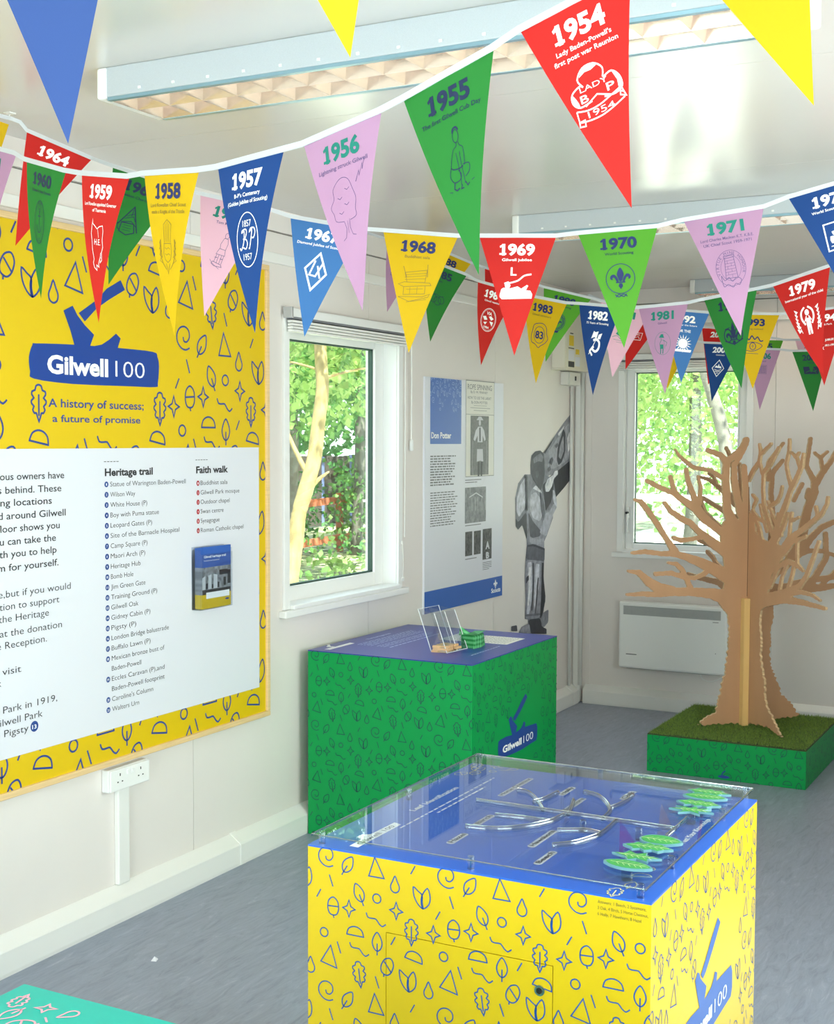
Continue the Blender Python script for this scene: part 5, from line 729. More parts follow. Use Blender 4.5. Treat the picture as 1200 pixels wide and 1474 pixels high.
def outl(kind):
    if kind == 'oval': return smooth([(-.045, 0), (-.02, .019), (.015, .020), (.045, 0), (.015, -.020), (-.02, -.019)], True, 4)
    if kind == 'round': return smooth([(-.035, 0), (-.02, .024), (.015, .027), (.045, .003), (.02, -.023), (-.018, -.023)], True, 4)
    if kind == 'oak': return smooth([(-.046, 0), (-.030, .012), (-.024, .022), (-.012, .013), (-.002, .024), (.010, .014), (.022, .021), (.030, .010), (.045, 0), (.030, -.010), (.022, -.021), (.010, -.014), (-.002, -.024), (-.012, -.013), (-.024, -.022), (-.030, -.012)], True, 2)
    if kind == 'holly': return [(-.045, 0), (-.032, .010), (-.028, .022), (-.014, .012), (0, .024), (.008, .012), (.024, .020), (.028, .008), (.046, 0), (.028, -.008), (.024, -.020), (.008, -.012), (0, -.024), (-.014, -.012), (-.028, -.022), (-.032, -.010)]
    if kind == 'palm': return [(-.044, .002), (-.014, .008), (-.034, .024), (-.004, .014), (.006, .029), (.012, .012), (.036, .020), (.020, .003), (.044, -.006), (.014, -.008), (.020, -.026), (0, -.012), (-.022, -.024), (-.014, -.006)]
    return [(-.046, .004), (-.026, .008), (-.022, .026), (-.004, .012), (.012, .026), (.016, .009), (.044, .006), (.024, -.006), (.028, -.022), (.004, -.012), (-.008, -.026), (-.018, -.009)]
for i, (kd, x, y, r, desc) in enumerate((('holly', 2.100, -4.585, 0, 'furthest back leaf token with pointed lobes at the far corner of the game'), ('oval', 2.104, -4.633, 4, 'oval ribbed green leaf token, second from the far corner'), ('oak', 2.106, -4.690, 0, 'green lobed leaf token between the ribbed oval and fingered ones'), ('palm', 2.108, -4.757, 8, 'fingered green leaf token beside the start of the title Test Your Knowledge'),
        ('round', 2.110, -5.0, 0, 'broad rounded green leaf token, upper one of the near group'), ('oak', 2.108, -5.060, 5, 'wavy edged green leaf token in the middle of the near group'), ('maple', 2.105, -5.125, 0, 'star lobed green leaf token second from the front corner'), ('oval', 2.108, -5.185, -4, 'long ribbed pointed green leaf token nearest the front corner'))):
    t = thing('leaf_token', desc, 'leaf token', (x, y, ZC + .002), 'leaf tokens of the identification game'); z0 = ZC + .002 + .0015 * (i % 2)
    F_ = sheet((x, y, z0), (1, 0, 0), (0, 1, 0), (0, 0, 1)); pts = _rot(outl(kd), r)
    MB().prism(F_, [(a * 1.13, b * 1.16) for a, b in pts], 0, .005).build('clear_base', mat('token_clear_plastic', '#8fc4cc', .15, trans=.4), t)
    MB().prism(F_, pts, .005, .0056).build('green_leaf', lgm, t)
    q = MB(); q.ribbon(F_, _rot([(-.036, 0), (.042, 0)], r), .0016, off=.0060)
    for k in range(5):
        for s in (-1, 1): q.ribbon(F_, _rot([(-.024 + k * .012, 0), (-.014 + k * .012, s * .012)], r), .0011, off=.0060)
    q.build('veins', vein, t)
    if i < 4 or i == 7: MB().tube([(x, y - .004, ZT), (x, y - .004, z0)], .011, 14).build('slider_peg', acryl_rib, t)

# teal box in the near left corner
tb = thing('display_box', 'teal topped box with pink leaf shapes cut off at the lower left corner', 'display box', (1.82, -6.5, 0)); teal = mat('teal_print', '#14b0a2', .42)
MB().box(1.446, -6.90, 0, 2.19, -6.103, .7505).build('box_body', teal, tb, .002); MB().box(1.446, -6.90, .7505, 2.19, -6.103, .754).build('box_top', teal, tb)
q = MB(); Ft = FT(.754)
for nm, x, y, r, s in (('oak', 1.4854, -6.1528, 100, .0085), ('star', 1.539, -6.1544, 20, .0095), ('drop', 1.5841, -6.1548, 60, .0095), ('leafC', 1.507, -6.194, 80, .010), ('da', 1.5671, -6.1835, -10, .0085), ('acorn', 1.547, -6.212, 30, .011), ('spiral', 1.62, -6.23, 0, .01), ('tri', 1.70, -6.20, 0, .01), ('half', 1.80, -6.18, 0, .01), ('leafA', 1.90, -6.20, 0, .01), ('sprout', 2.0, -6.18, 0, .01), ('oak', 1.5, -6.30, 0, .01), ('circ', 1.6, -6.31, 0, .01), ('star', 1.75, -6.3, 0, .01), ('drop', 1.9, -6.32, 0, .01), ('leafC', 2.1, -6.28, 0, .01)):
    for pts, cl in M_[nm]: q.ribbon(Ft, [(y + p * s, -x + c * s) for p, c in _rot(pts, r)], .0032, bool(cl), .0006)
q.build('printed_pattern', mat('pink_ink', '#f0a9ba', .5), tb)
tag(MB().add([(.345, -4.46, .001), (.362, -4.455, .001), (.358, -4.44, .004), (.348, -4.446, .012)], [(0, 1, 2), (0, 2, 3), (0, 3, 1), (1, 3, 2)]).build('paper_scrap', white_p), 'tiny white scrap of paper lying alone on the grey floor', 'paper')

# ------------------------------------------------------------ plywood tree on its grass box
X0, X1, Y0, Y1, ZT = .937, 1.6914, -1.4597, -.6635, .178
tp = thing('grass_plinth', 'low green patterned box topped with artificial grass carrying the wooden tree', 'plinth', ((X0 + X1) / 2, (Y0 + Y1) / 2, 0))
MB().box(X0, Y0, 0, X1, Y1, ZT).build('box_body', green, tp, .002); MB().box(X0 + .001, Y0 + .001, ZT, X1 - .001, Y1 - .001, ZT + .005).build('turf_backing', mat('turf_backing', '#3a4a26', .9), tp)
q = MB(); pattern(q, sheet((X0, Y0, 0), (1, 0, 0), (0, 0, 1), (0, -1, 0)), 0, .566, X1 - X0, ZT, 1, 1, .0026, .0006); pattern(q, sheet((X1, Y0, 0), (0, 1, 0), (0, 0, 1), (1, 0, 0)), .743, .566, Y1 - Y0, ZT, 1, 1, .0026, .0006); q.build('printed_pattern', g_ink, tp)
q = MB(); F_ = sheet((1.3135, Y0, .016), (1, 0, 0), (0, 0, 1), (0, -1, 0)); q.fill(F_, circ(0, 0, .028, .0075, 16), .0012); q.ribbon(F_, [(-.01, .004), (-.004, .02), (.008, .03)], .006, off=.0012); q.build('small_logo', g_navy, tp)
q = MB(); rnd = random.Random(2)
for i in range(26000):
    x = rnd.uniform(X0 + .004, X1 - .004); y = rnd.uniform(Y0 + .004, Y1 - .004); a = rnd.uniform(0, 2 * PI); h = rnd.uniform(.009, .017); wd = .0011; k = len(q.v)
    c, s = math.cos(a) * wd, math.sin(a) * wd; q.v += [(x - c, y - s, ZT + .005), (x + c, y + s, ZT + .005), (x + rnd.uniform(-.006, .006), y + rnd.uniform(-.006, .006), ZT + .005 + h)]; q.f.append((k, k + 1, k + 2))
gr = q.build('artificial_grass', mat('artificial_grass', '#7f9a46', .7, noise=.4, nscale=90, trans=.25), tp); gr['kind'] = 'stuff'
import numpy as np
ply = mat('plywood', '#c2946e', .55, noise=.07, nscale=6, stretch=(1, 1, .25)); plye = mat('sawn_edge', '#d9b68c', .6, noise=.15, nscale=60)
tr = thing('plywood_tree', 'bare branching tree of crossed plywood panels standing on artificial grass', 'tree', (1.31, -1.05, .185))
def tree_panel(name, polys, caps, dirv, th=.012):
    cs = .0056; s0, s1, z0, z1 = -.80, .80, .192, 1.66
    S_, Z_ = np.meshgrid(np.arange(s0, s1, cs), np.arange(z0, z1, cs), indexing='ij'); D_ = np.full(S_.shape, 9.0)
    for c in caps:
        for (a0, b0, r0), (a1, b1, r1) in zip(c[:-1], c[1:]):
            dx, dz = a1 - a0, b1 - b0; L2 = dx * dx + dz * dz + 1e-9; t = np.clip(((S_ - a0) * dx + (Z_ - b0) * dz) / L2, 0, 1)
            D_ = np.minimum(D_, np.hypot(S_ - a0 - t * dx, Z_ - b0 - t * dz) - (r0 + (r1 - r0) * t))
    for P_ in polys:
        n = len(P_); dm = np.full(S_.shape, 9.0); ins = np.zeros(S_.shape, bool)
        for i in range(n):
            a0, b0 = P_[i]; a1, b1 = P_[(i + 1) % n]; dx, dz = a1 - a0, b1 - b0; L2 = dx * dx + dz * dz + 1e-9; t = np.clip(((S_ - a0) * dx + (Z_ - b0) * dz) / L2, 0, 1)
            dm = np.minimum(dm, np.hypot(S_ - a0 - t * dx, Z_ - b0 - t * dz))
            ins ^= ((b0 > Z_) != (b1 > Z_)) & (S_ < (a1 - a0) * (Z_ - b0) / (b1 - b0 + 1e-12) + a0)
        D_ = np.minimum(D_, np.where(ins, -dm, dm))
    D_ = D_ + (.0014 + .0045 * np.clip((.80 - Z_) * 4, 0, 1)) * np.sin(S_ * 130 + Z_ * 70 + 2 * np.sin(Z_ * 41)) * np.sin(Z_ * 190 - S_ * 60); D_[:, 0] = np.maximum(D_[:, 0], .001); D_[0, :] = D_[-1, :] = .01; D_[:, -1] = .01
    nI, nJ = S_.shape; V = []; idx = {}
    def vert(key, a, b):
        if key not in idx: idx[key] = len(V); V.append((a, b))
        return idx[key]
    fc = []; seg = []
    for i in range(nI - 1):
        for j in range(nJ - 1):
            cor = [(i, j), (i + 1, j), (i + 1, j + 1), (i, j + 1)]; d = [D_[c] for c in cor]
            if min(d) >= 0: continue
            if max(d) < 0: fc.append(tuple(vert(c, S_[c], Z_[c]) for c in cor)); continue
            poly = []; cross = []
            for k in range(4):
                c0, c1 = cor[k], cor[(k + 1) % 4]; d0, d1 = d[k], d[(k + 1) % 4]
                if d0 < 0: poly.append(vert(c0, S_[c0], Z_[c0]))
                if (d0 < 0) != (d1 < 0):
                    t = d0 / (d0 - d1); key = (min(c0, c1), max(c0, c1)); v = vert(key, S_[c0] + (S_[c1] - S_[c0]) * t, Z_[c0] + (Z_[c1] - Z_[c0]) * t); poly.append(v); cross.append(v)
            if len(poly) >= 3: fc.append(tuple(poly))
            if len(cross) == 2: seg.append(tuple(cross))
    ux, uy = dirv; nx, ny = -uy, ux; q = MB(); n = len(V)
    P3 = [(1.31 + a * ux + nx * th / 2, -1.05 + a * uy + ny * th / 2, b) for a, b in V] + [(1.31 + a * ux - nx * th / 2, -1.05 + a * uy - ny * th / 2, b) for a, b in V]
    q.add(P3, fc + [tuple(i + n for i in f[::-1]) for f in fc]); q.build(name, ply, tr)
    q = MB(); q.add(P3, [(a, b, b + n, a + n) for a, b in seg]); q.build('sawn_edge', plye, tr)
_q = math.sqrt(.5)
tree_panel('tree_panel', TREE['A'][0], TREE['A'][1], (-_q, -_q)); tree_panel('tree_panel', TREE['B'][0], TREE['B'][1], (_q, -_q))
MB().box(1.3088, -1.0600, .83, 1.3112, -1.0565, 1.372).build('joint_line', mat('dark_joint', '#5b4029', .8), tr)
q = MB(); c = .016 * 1.414; cx, cy = 1.309, -1.083
q.add([(cx, cy - c, .19), (cx + c, cy, .19), (cx, cy + c, .19), (cx - c, cy, .19), (cx, cy - c, .822), (cx + c, cy, .822), (cx, cy + c, .822), (cx - c, cy, .822)], [(3, 2, 1, 0), (4, 5, 6, 7), (0, 1, 5, 4), (1, 2, 6, 5), (2, 3, 7, 6), (3, 0, 4, 7)])
q.build('pine_batten', mat('pine_batten', '#e5bd7a', .55, noise=.08, nscale=12, stretch=(1, 1, .1)), tr)
# ------------------------------------------------------------ bunting
CLOTH = {k: mat('cloth_' + k, c, .75, trans=.32, bump=.05, bscale=900) for k, c in dict(red='#d0201a', green='#258031', lime='#56a32a', pink='#bd90b4', palepink='#ecbcd2', blue='#124388', ltblue='#437dc2', yellow='#dcb400', nearblue='#34508f').items()}
CK = {'red2': 'red', 'red3': 'red', 'red4': 'red', 'red5': 'red', 'green2': 'green', 'green3': 'green', 'green4': 'green', 'pink2': 'pink', 'duskpink': 'pink', 'blue3': 'blue', 'blue2': 'nearblue', 'yellow2': 'yellow', 'yellow3': 'yellow', 'yellow4': 'yellow', 'amber': 'yellow', 'orange': 'yellow'}
INK = {k: mat('flag_ink_' + k, c, .6) for k, c in dict(white='#ffffff', navy='#13245f', teal='#067a6c', dark='#071f48', mauve='#6d5a86', ochre='#8d7426', fineblue='#2c4f7a').items()}
YI = {'red': 'white', 'blue': 'white', 'ltblue': 'white', 'nearblue': 'white', 'yellow': 'navy', 'green': 'dark', 'lime': 'navy', 'pink': 'teal', 'palepink': 'teal'}
EI = {'red': 'white', 'blue': 'white', 'ltblue': 'white', 'yellow': 'ochre', 'green': 'dark', 'lime': 'navy', 'pink': 'mauve', 'palepink': 'mauve'}
CNAME = {'red': 'red', 'blue': 'dark blue', 'ltblue': 'light blue', 'nearblue': 'blue', 'yellow': 'yellow', 'green': 'green', 'lime': 'lime green', 'pink': 'pink', 'palepink': 'pale pink'}
def S(pts, w=.06, cl=False, sm=False): return ('s', smooth(pts, cl, 4) if sm else pts, cl, w)
def Fp(pts): return ('f', pts)
def Tx(t, x, y, h, wd, b=.0): return ('t', t, x, y, h, wd, b)
def arc_text(t, r, h, a0, a1, rx=1.0): return ('a', t, r, h, a0, a1, rx)
EMB = {
 'trefoil': [S([(-.25,-.05),(-.75,-.1),(-1.0,.15),(-.95,.5),(-.6,.68),(-.45,.6)], .07, sm=True), S([(-.45,.6),(-.6,.95),(-.3,1.3),(.15,1.3),(.45,1.0),(.38,.65)], .07, sm=True), S([(.38,.62),(.75,.72),(1.0,.4),(1.0,.0),(.7,-.15),(.25,-.1)], .07, sm=True), S([(-.55,-.15),(0,.12),(.5,-.12)], .06),
    Fp([(-.95,.5),(-1.0,.15),(-.75,-.1),(-.78,.1),(-.85,.3)]), Fp([(-.52,1.0),(-.3,1.3),(.15,1.3),(.3,1.2),(0,1.1),(-.25,1.12)]), Fp([(.75,.72),(1.0,.4),(1.0,.0),(.85,-.1),(.88,.3)]), Tx('LADY', -.62, .42, .2, 1.15, .0), Tx('B', -.68, .0, .3, .32, .01), Tx('P', .42, .05, .3, .32, .01), S([(-.95,-.2),(-.5,-.32),(0,-.3),(.5,-.15),(.95,.0)], .06, sm=True), S([(-.9,-.65),(-.5,-.72),(0,-.72),(.5,-.6),(1.0,-.42)], .06, sm=True), S([(-.95,-.2),(-.95,-.62),(-.72,-.62),(-.75,-.85),(-.98,-.8),(-.95,-.62)], .06), S([(.95,.0),(1.05,-.4),(.85,-.3),(.88,-.15),(1.02,-.25)], .06), Tx('1954', -.55, -.62, .24, 1.1, .0)],
 'sitter': [S(circ(.12,.95,.2,.26,16), .035, True), S([(-.05,1.1),(0,1.25),(.2,1.3),(.35,1.15)], .09, sm=True), S([(.1,.68),(.08,.55),(-.15,.45),(-.35,.1),(-.45,-.2)], .035, sm=True), S([(.25,.7),(.3,.55),(.5,.4),(.5,.0),(.45,-.3)], .035, sm=True), S([(-.45,-.2),(-.3,-.3),(.1,-.35),(.35,-.3)], .05, sm=True), S([(.35,-.25),(.75,-.3),(.7,-.6),(.4,-.75)], .04, sm=True), S([(-.45,-.2),(-.6,-.5),(-.4,-.8),(0,-.8),(.15,-.6),(0,-.4)], .04, sm=True), S([(0,.3),(.05,-.2),(.1,-.7),(.05,-1.0)], .035), S([(.25,.3),(.25,-.2),(.3,-.7),(.32,-1.0)], .035), S([(-.35,-.8),(-.45,-1.05),(-.3,-1.15),(-.1,-1.1)], .06), S([(.1,-1.0),(0,-1.15),(.2,-1.15)], .05), S([(.35,-.95),(.45,-1.12),(.6,-1.05)], .05), S([(-.8,-1.1),(-.6,-1.15)], .03), S([(.75,-1.0),(.95,-.95)], .03)],
 'oaktree': [S([(-.25,-.5),(-.75,-.4),(-.85,-.1),(-1.0,.2),(-.75,.5),(-.75,.9),(-.35,1.2),(0,1.25),(.3,1.1),(.5,.7),(.65,.3),(.55,-.1),(.55,-.4),(.15,-.5)], .03, sm=True), S([(-.25,-.5),(-.15,-.8),(-.25,-1.15),(-.45,-1.25)], .03), S([(.1,-.45),(.08,-.8),(.2,-1.1),(.4,-1.15)], .03), S([(-.5,.5),(-.35,.42),(-.2,.5)], .03), S([(-.1,.2),(.05,.12),(.2,.2)], .03), S([(-.5,-.1),(-.35,-.18),(-.2,-.1)], .03), S([(.0,.8),(.15,.72),(.3,.8)], .03), S([(.75,.9),(1.0,1.3),(1.0,1.1),(1.25,1.55),(1.22,1.3),(1.4,1.7)], .045), S([(-.05,-.5),(-.05,-1.0)], .02)],
 'bp': [S(circ(0,0,1.0,1.28,36), .05, True), Tx('1857', -.42, .62, .3, .8, .0), Tx('1957', -.42, -.95, .3, .8, .0), S([(-.72,-.35),(-.6,-.45),(-.35,-.1),(-.28,.4),(-.5,.35),(-.45,.45),(-.15,.5),(-.05,.35),(-.2,.1),(-.35,.05),(-.1,.0),(0,-.2),(-.15,-.42),(-.4,-.35)], .07, sm=True), S([(.12,-.4),(.2,-.4),(.38,.1),(.45,.45),(.22,.35),(.35,.5),(.65,.5),(.75,.3),(.6,.05),(.38,.08)], .07, sm=True)],
 'thistle': [S([(-.35,.25),(-.45,1.15),(-.2,1.3),(0,1.4),(.2,1.3),(.45,1.15),(.35,.25)], .04), S([(-.15,.3),(-.2,1.2)], .03), S([(.0,.3),(0,1.3)], .03), S([(.15,.3),(.2,1.2)], .03), S([(-.4,.2),(.4,.2),(.45,-.3),(.3,-.6),(0,-.75),(-.3,-.6),(-.45,-.3)], .04, True), S([(-.3,.0),(-.1,-.08),(.1,0),(.3,-.08)], .03), S([(-.3,-.3),(-.1,-.38),(.1,-.3),(.3,-.38)], .03)]
   + [S([(g*.2,-1.1),(g*.65,-.7),(g*.85,-.2),(g*.85,.4)], .045, sm=True) for g in (-1,1)] + [S([(g*(.55+.08*k),-.8+.3*k),(g*(.95),-.65+.3*k),(g*.78,-.5+.3*k)], .035, True) for g in (-1,1) for k in range(4)] + [S([(-.2,-.8),(0,-1.3),(.2,-.8)], .04)],
 'island': [S([(-.75,1.3),(-.7,1.05),(-.45,.95),(-.1,.78),(.2,.92),(.6,.98),(.7,.7),(.65,.2),(.75,-.2),(.6,-.5),(.65,-.9),(.45,-1.05),(.4,-.8),(.25,-1.1),(.3,-1.3),(0,-1.2),(.05,-1.5),(-.3,-1.35),(-.45,-1.1),(-.35,-.9),(-.6,-.4),(-.7,.1),(-.85,.5),(-.8,1.0)], .05, True), S([(.0,.75),(.15,.3)], .035), S([(.5,-.5),(.45,-.75),(.55,-.8)], .04), Tx('H.E.', -.38, -.1, .32, .8, .0)],
 'anchor': [S(circ(0,0,.75,1.3,30), .05, True), S(circ(0,0,.55,1.02,30), .025, True), S([(0,.6),(0,-.55)], .06), S([(-.25,.35),(.25,.35)], .06), S([(-.35,-.2),(-.25,-.5),(0,-.65),(.25,-.5),(.35,-.2)], .06, sm=True), S(circ(0,.72,.1,.12,10), .04, True), Tx('SEA', -.3, 1.06, .15, .6), Tx('SCOUTS', -.4, -1.2, .13, .8)],
 'badge': [S([(.3,.9),(.75,.8),(.5,.5),(.75,.3)], .08), S([(.2,.6),(.55,-.3)], .07), S([(.5,.6),(.55,.0)], .05), S([(-.9,.8),(-.3,1.0),(-.4,-.8)], .06)],
 'tent': [S([(-.9,-.3),(.1,1.2),(1.0,-.55)], .09), S([(-.65,-.1),(.2,.15),(.75,-.15)], .06), S([(-.45,.2),(-.1,.35),(.3,.5),(.55,.2)], .05), S([(-.3,.4),(0,.6),(.3,.7)], .05), S([(-.6,-.1),(.5,.0),(.75,-.6),(.1,-.9),(-.6,-.75)], .08, True), S([(-.95,-.2),(-.8,-.6),(-.55,-.7)], .06), S([(-.35,-.25),(.35,-.2)], .035), S([(-.4,-.42),(.4,-.38)], .035), S([(-.35,-.6),(.4,-.56)], .035), S([(.1,1.0),(.1,.5)], .06)],
 'walker': [S(circ(.35,1.05,.18,.2,12), .035, True), S([(.15,.85),(-.05,.4),(.0,.1),(.5,.05),(.6,.5),(.5,.85)], .035, True), S([(-.05,.1),(-.25,-.3),(.55,-.35),(.5,.05)], .035, True), S([(-.15,-.3),(-.3,-.9)], .035), S([(.05,-.32),(-.05,-.95)], .035), S([(.3,-.33),(.2,-.95)], .035), S([(.5,-.33),(.4,-.95)], .035), S([(-.4,-.85),(.4,-1.0),(.5,-1.15),(-.2,-1.15),(-.5,-1.0)], .04, True), S([(-.7,-.75),(-.4,-1.0),(.3,-1.3)], .03), S([(-.3,-.55),(-.05,-.55)], .05), S([(.2,-.6),(.45,-.6)], .05)],
 'diamond': [S([(.15,1.3),(.95,-.1),(-.15,-1.35),(-.95,.1)], .15, True), S([(-.15,.75),(-.5,-.3),(.05,-.35),(.55,.7)], .13), S([(.1,.4),(.45,-.45)], .13)],
 'sala': [S([(-.75,.7),(.8,.95),(.7,.15),(-.55,.1)], .04, True), S([(-.9,1.1),(-.6,.4)], .05), S([(.8,1.3),(.85,.5)], .05), S([(-.75,.4),(.75,.6)], .03), S([(-.7,.25),(.75,.4)], .03), S([(-.72,.55),(.78,.75)], .03), S([(-1.15,-.05),(-.75,.1),(1.05,.15),(1.15,.0),(-.75,-.2)], .04, True), S([(-.75,-.2),(-.75,-.7),(.75,-.55),(.75,-.05)], .04), S([(-.3,-.2),(-.3,-.65)], .03), S([(.2,-.15),(.2,-.6)], .03), S([(-.55,-.35),(.6,-.25)], .03), S([(-1.1,-.85),(.6,-.75),(1.1,-.55),(1.0,-.75),(-.3,-1.1),(-1.1,-.85)], .04, True), S([(-.5,-1.15),(.9,-.9)], .03)],
 'axelog': [Tx('L', -.42, .82, .55, .42, .02), Fp([(-1.15,-.55),(-1.05,-.15),(-.9,-.05),(-.2,-.1),(1.0,-.25),(1.15,-.5),(1.1,-.8),(-1.0,-.85),(-1.15,-.7)]), Fp([(-.85,.3),(-.55,.4),(-.4,.1),(-.5,-.1),(-.75,-.1)]), S([(-.6,.25),(.1,.45),(.55,.8),(1.05,.9)], .12, sm=True), Fp([(.3,-.15),(.75,.15),(.85,.1),(.7,-.2)]), Fp([(-.45,-.1),(.1,.05),(.5,-.2),(0,-.3)])],
 'fleur': [S(circ(0,.1,.95,.9,36), .06, True), ('fleur', 0, .12, .78), S([(-.35,-1.0),(-.15,-.85),(.15,-1.0),(.35,-.85)], .07, sm=True), S([(-.4,-.85),(-.15,-1.0),(.15,-.85),(.4,-1.0)], .07, sm=True)],
 'tower': [S(circ(0,.1,1.0,1.08,36), .03, True), S(circ(0,.1,.68,.75,30), .025, True), S([(-.35,.7),(.25,.75),(.4,-.5),(-.4,-.5)], .04, True), S([(-.4,.7),(-.4,.85),(.3,.9),(.3,.75)], .04)] + [S([(-.36,.55-.17*k),(.3,.57-.17*k)], .025) for k in range(6)] + [S([(-.2+.25*(k%2),.55-.17*k),(-.2+.25*(k%2),.38-.17*k)], .025) for k in range(6)] + [S([(-.7,-.3),(-.5,-.6),(-.2,-.45),(0,-.7),(.3,-.5),(.6,-.65),(.45,-.95),(.2,-.85),(0,-1.05),(-.3,-.85),(-.6,-.95)], .045, True, True), arc_text('VIRTUE MINE HONOUR', .78, .17, 200, -20)],
 'plaque': [S([(-.95,.9),(.95,.95),(1.0,-.9),(-.85,-1.0)], .1, True), Fp([(-.6,-.25),(-.55,.0),(.55,-.05),(.65,-.3),(.5,-.5),(-.5,-.5)]), S([(-.2,.15),(.4,.7)], .12), Fp([(-.4,.3),(-.15,.35),(-.05,.1),(-.3,.05)]), S([(-.6,-.7),(.6,-.7)], .06)],
 'box': [S([(-.9,.6),(.7,.6),(.7,-.4),(-.9,-.4)], .07, True), Tx('GILWELL', -.7, .25, .2, 1.1), S([(-.4,-.2),(.2,.1),(.5,-.25)], .06)],
 'rings': [S(circ(-.5,-.1,.5,.42,20), .06, True), S(circ(.15,-.25,.5,.42,20), .06, True), S(circ(.65,-.05,.42,.38,20), .06, True), S([(-.8,.2),(-.2,.4),(.5,.3),(.9,.45)], .05, sm=True)],
 'via': [S(circ(0,0,1.0,1.05,32), .06, True), S(circ(0,0,.9,.95,32), .025, True), Tx('VIA', -.35, .45, .28, .7, .02), Tx('1984', -.45, -.8, .2, .7, .02), Fp([(-.8,.2),(-.4,.3),(-.1,.0),(-.5,-.1)]), Fp([(0,.3),(.3,.4),(.7,.2),(.4,.0)]), Fp([(-.6,-.3),(-.1,-.2),(-.3,-.5)]), Fp([(.2,-.1),(.7,-.1),(.6,-.5),(.4,-.3)])],
 'seal': [S([(-.2,1.0),(.4,1.0),(.8,.7),(.9,.2),(1.1,-.2),(.8,-.6),(.3,-.9),(0,-1.1),(-.4,-.85),(-.9,-.7),(-1.0,-.2),(-.9,.3),(-.75,.8)], .07, True, True), S(circ(0,0,.66,.72,24), .06, True), Tx('83', -.5, -.32, .62, 1.0, .03)],
 'flag': [Fp([(-.7,.45),(-.35,1.15),(-.1,1.05),(.35,1.15),(.1,.45),(-.2,.6)]), Fp([(.2,.35),(.4,.85),(.9,1.0),(.65,.45),(.45,.45)]), S([(-.35,.3),(.1,.4),(.55,.15),(.5,-.4),(.05,-.7),(-.45,-.45),(-.2,-.25)], .24, sm=True), S([(-.45,-.4),(-.75,-.7),(-.55,-.9),(-.4,-1.1)], .2, sm=True), S([(-.9,-1.0),(.0,.3)], .07)],
 'scoutboy': [S(circ(0,0,1.0,1.05,32), .03, True), Fp([(-.45,.55),(-.2,.85),(.1,.85),(.15,.6),(.25,.5)]), S([(-.2,.5),(-.15,.3),(-.35,.0),(-.3,-.35)], .05), S([(.0,.3),(.3,.2),(.55,.05),(.4,-.3)], .05), Fp([(-.3,-.1),(.1,-.1),(.1,-.5),(-.35,-.5)]), S([(-.25,-.5),(-.3,-.95)], .1), S([(.05,-.5),(0,-.95)], .1), S([(.2,.3),(.25,-.5)], .03)],
 'crest': [Fp([(-.2,.5),(.0,1.0),(.2,.5)]), ('fleur', 0, -.1, .85), S(circ(-.55,.0,.38,.5,18), .1, True), S(circ(.55,.0,.38,.5,18), .1, True), S([(-.9,-.4),(0,-.75),(.9,-.4)], .1), S([(-.8,.5),(-.3,.6)], .08), S([(.8,.5),(.3,.6)], .08)],
 'laurel': [Fp(circ(0,.5,.2,.22,14)), Fp([(-.2,.1),(.2,.1),(.2,-1.1),(.05,-1.1),(0,-.4),(-.05,-1.1),(-.2,-1.1)]), S([(-.3,-.35),(-.55,.1),(-.5,.6),(-.15,.9)], .17, sm=True), S([(.3,-.35),(.55,.1),(.5,.6),(.15,.9)], .17, sm=True), S([(-.1,.25),(-.3,-.1)], .1), S([(.1,.25),(.3,-.1)], .1)]
   + [Fp([(g*(.8+.08*math.sin(k)),.7-.28*k),(g*(1.15),.9-.28*k),(g*(1.0),.55-.28*k)]) for g in (-1,1) for k in range(6)] + [S([(g*.95,.8),(g*1.0,.1),(g*.7,-.9)], .05, sm=True) for g in (-1,1)],
 'globe': [S(circ(0,0,.95,1.0,30), .07, True), S(circ(0,0,.62,.68,24), .07, True), ('fleur', 0, .0, .5), S(circ(0,0,.8,.85,10), .1, True), Fp([(-.4,-1.2),(.4,-1.2),(.5,-.95),(-.5,-.95)])],
 'hat': [Fp([(-.2,.8),(.6,.9),(.7,.3),(.0,.0),(-.5,.2)]), S([(-.9,-.2),(-.3,.0),(.2,-.3),(.9,-.2)], .05, sm=True), S([(-.7,-.45),(.6,-.5)], .04), S([(-.3,-.7),(.5,-.7)], .03)],
 'sunburst': [Fp(circ(0,-.2,.55,.5,18))] + [Fp([(math.cos(a-.12)*.6,-.2+math.sin(a-.12)*.55),(math.cos(a)*1.0,-.2+math.sin(a)*.95),(math.cos(a+.12)*.6,-.2+math.sin(a+.12)*.55)]) for a in [PI*k/8 for k in range(0,16)]] + [Tx('FOR THE', -.8, .95, .26, 1.6, .02), Fp([(-1.0,-.8),(1.0,-.8),(.9,-1.05),(-.9,-1.05)])],
 'eye': [S([(-1.1,-.2),(-.5,.3),(.3,.35),(1.0,.05),(.4,-.4),(-.4,-.5)], .07, True, True), S(circ(.0,-.02,.32,.34,16), .08, True), S([(-.15,0),(.15,0)], .05), S([(0,-.2),(0,.18)], .05), S([(-.9,.45),(-.7,.9),(-.4,.6),(-.1,1.0),(.2,.65),(.5,.9),(.8,.5),(1.1,.55)], .13, sm=True), S([(-1.0,-.7),(.6,-.75)], .05)],
 'park': [Tx('PARK', -.9, -.8, .28, .9, .03), Fp([(-.7,-.35),(-.15,-.3),(-.2,.2),(-.45,-.05),(-.7,.2)]), S([(-.6,.4),(-.3,.8)], .1), Tx('1911-1994', .1, -.5, .2, 1.3, .02), Tx('JUBILEE', .1, .1, .2, 1.1, .02)],
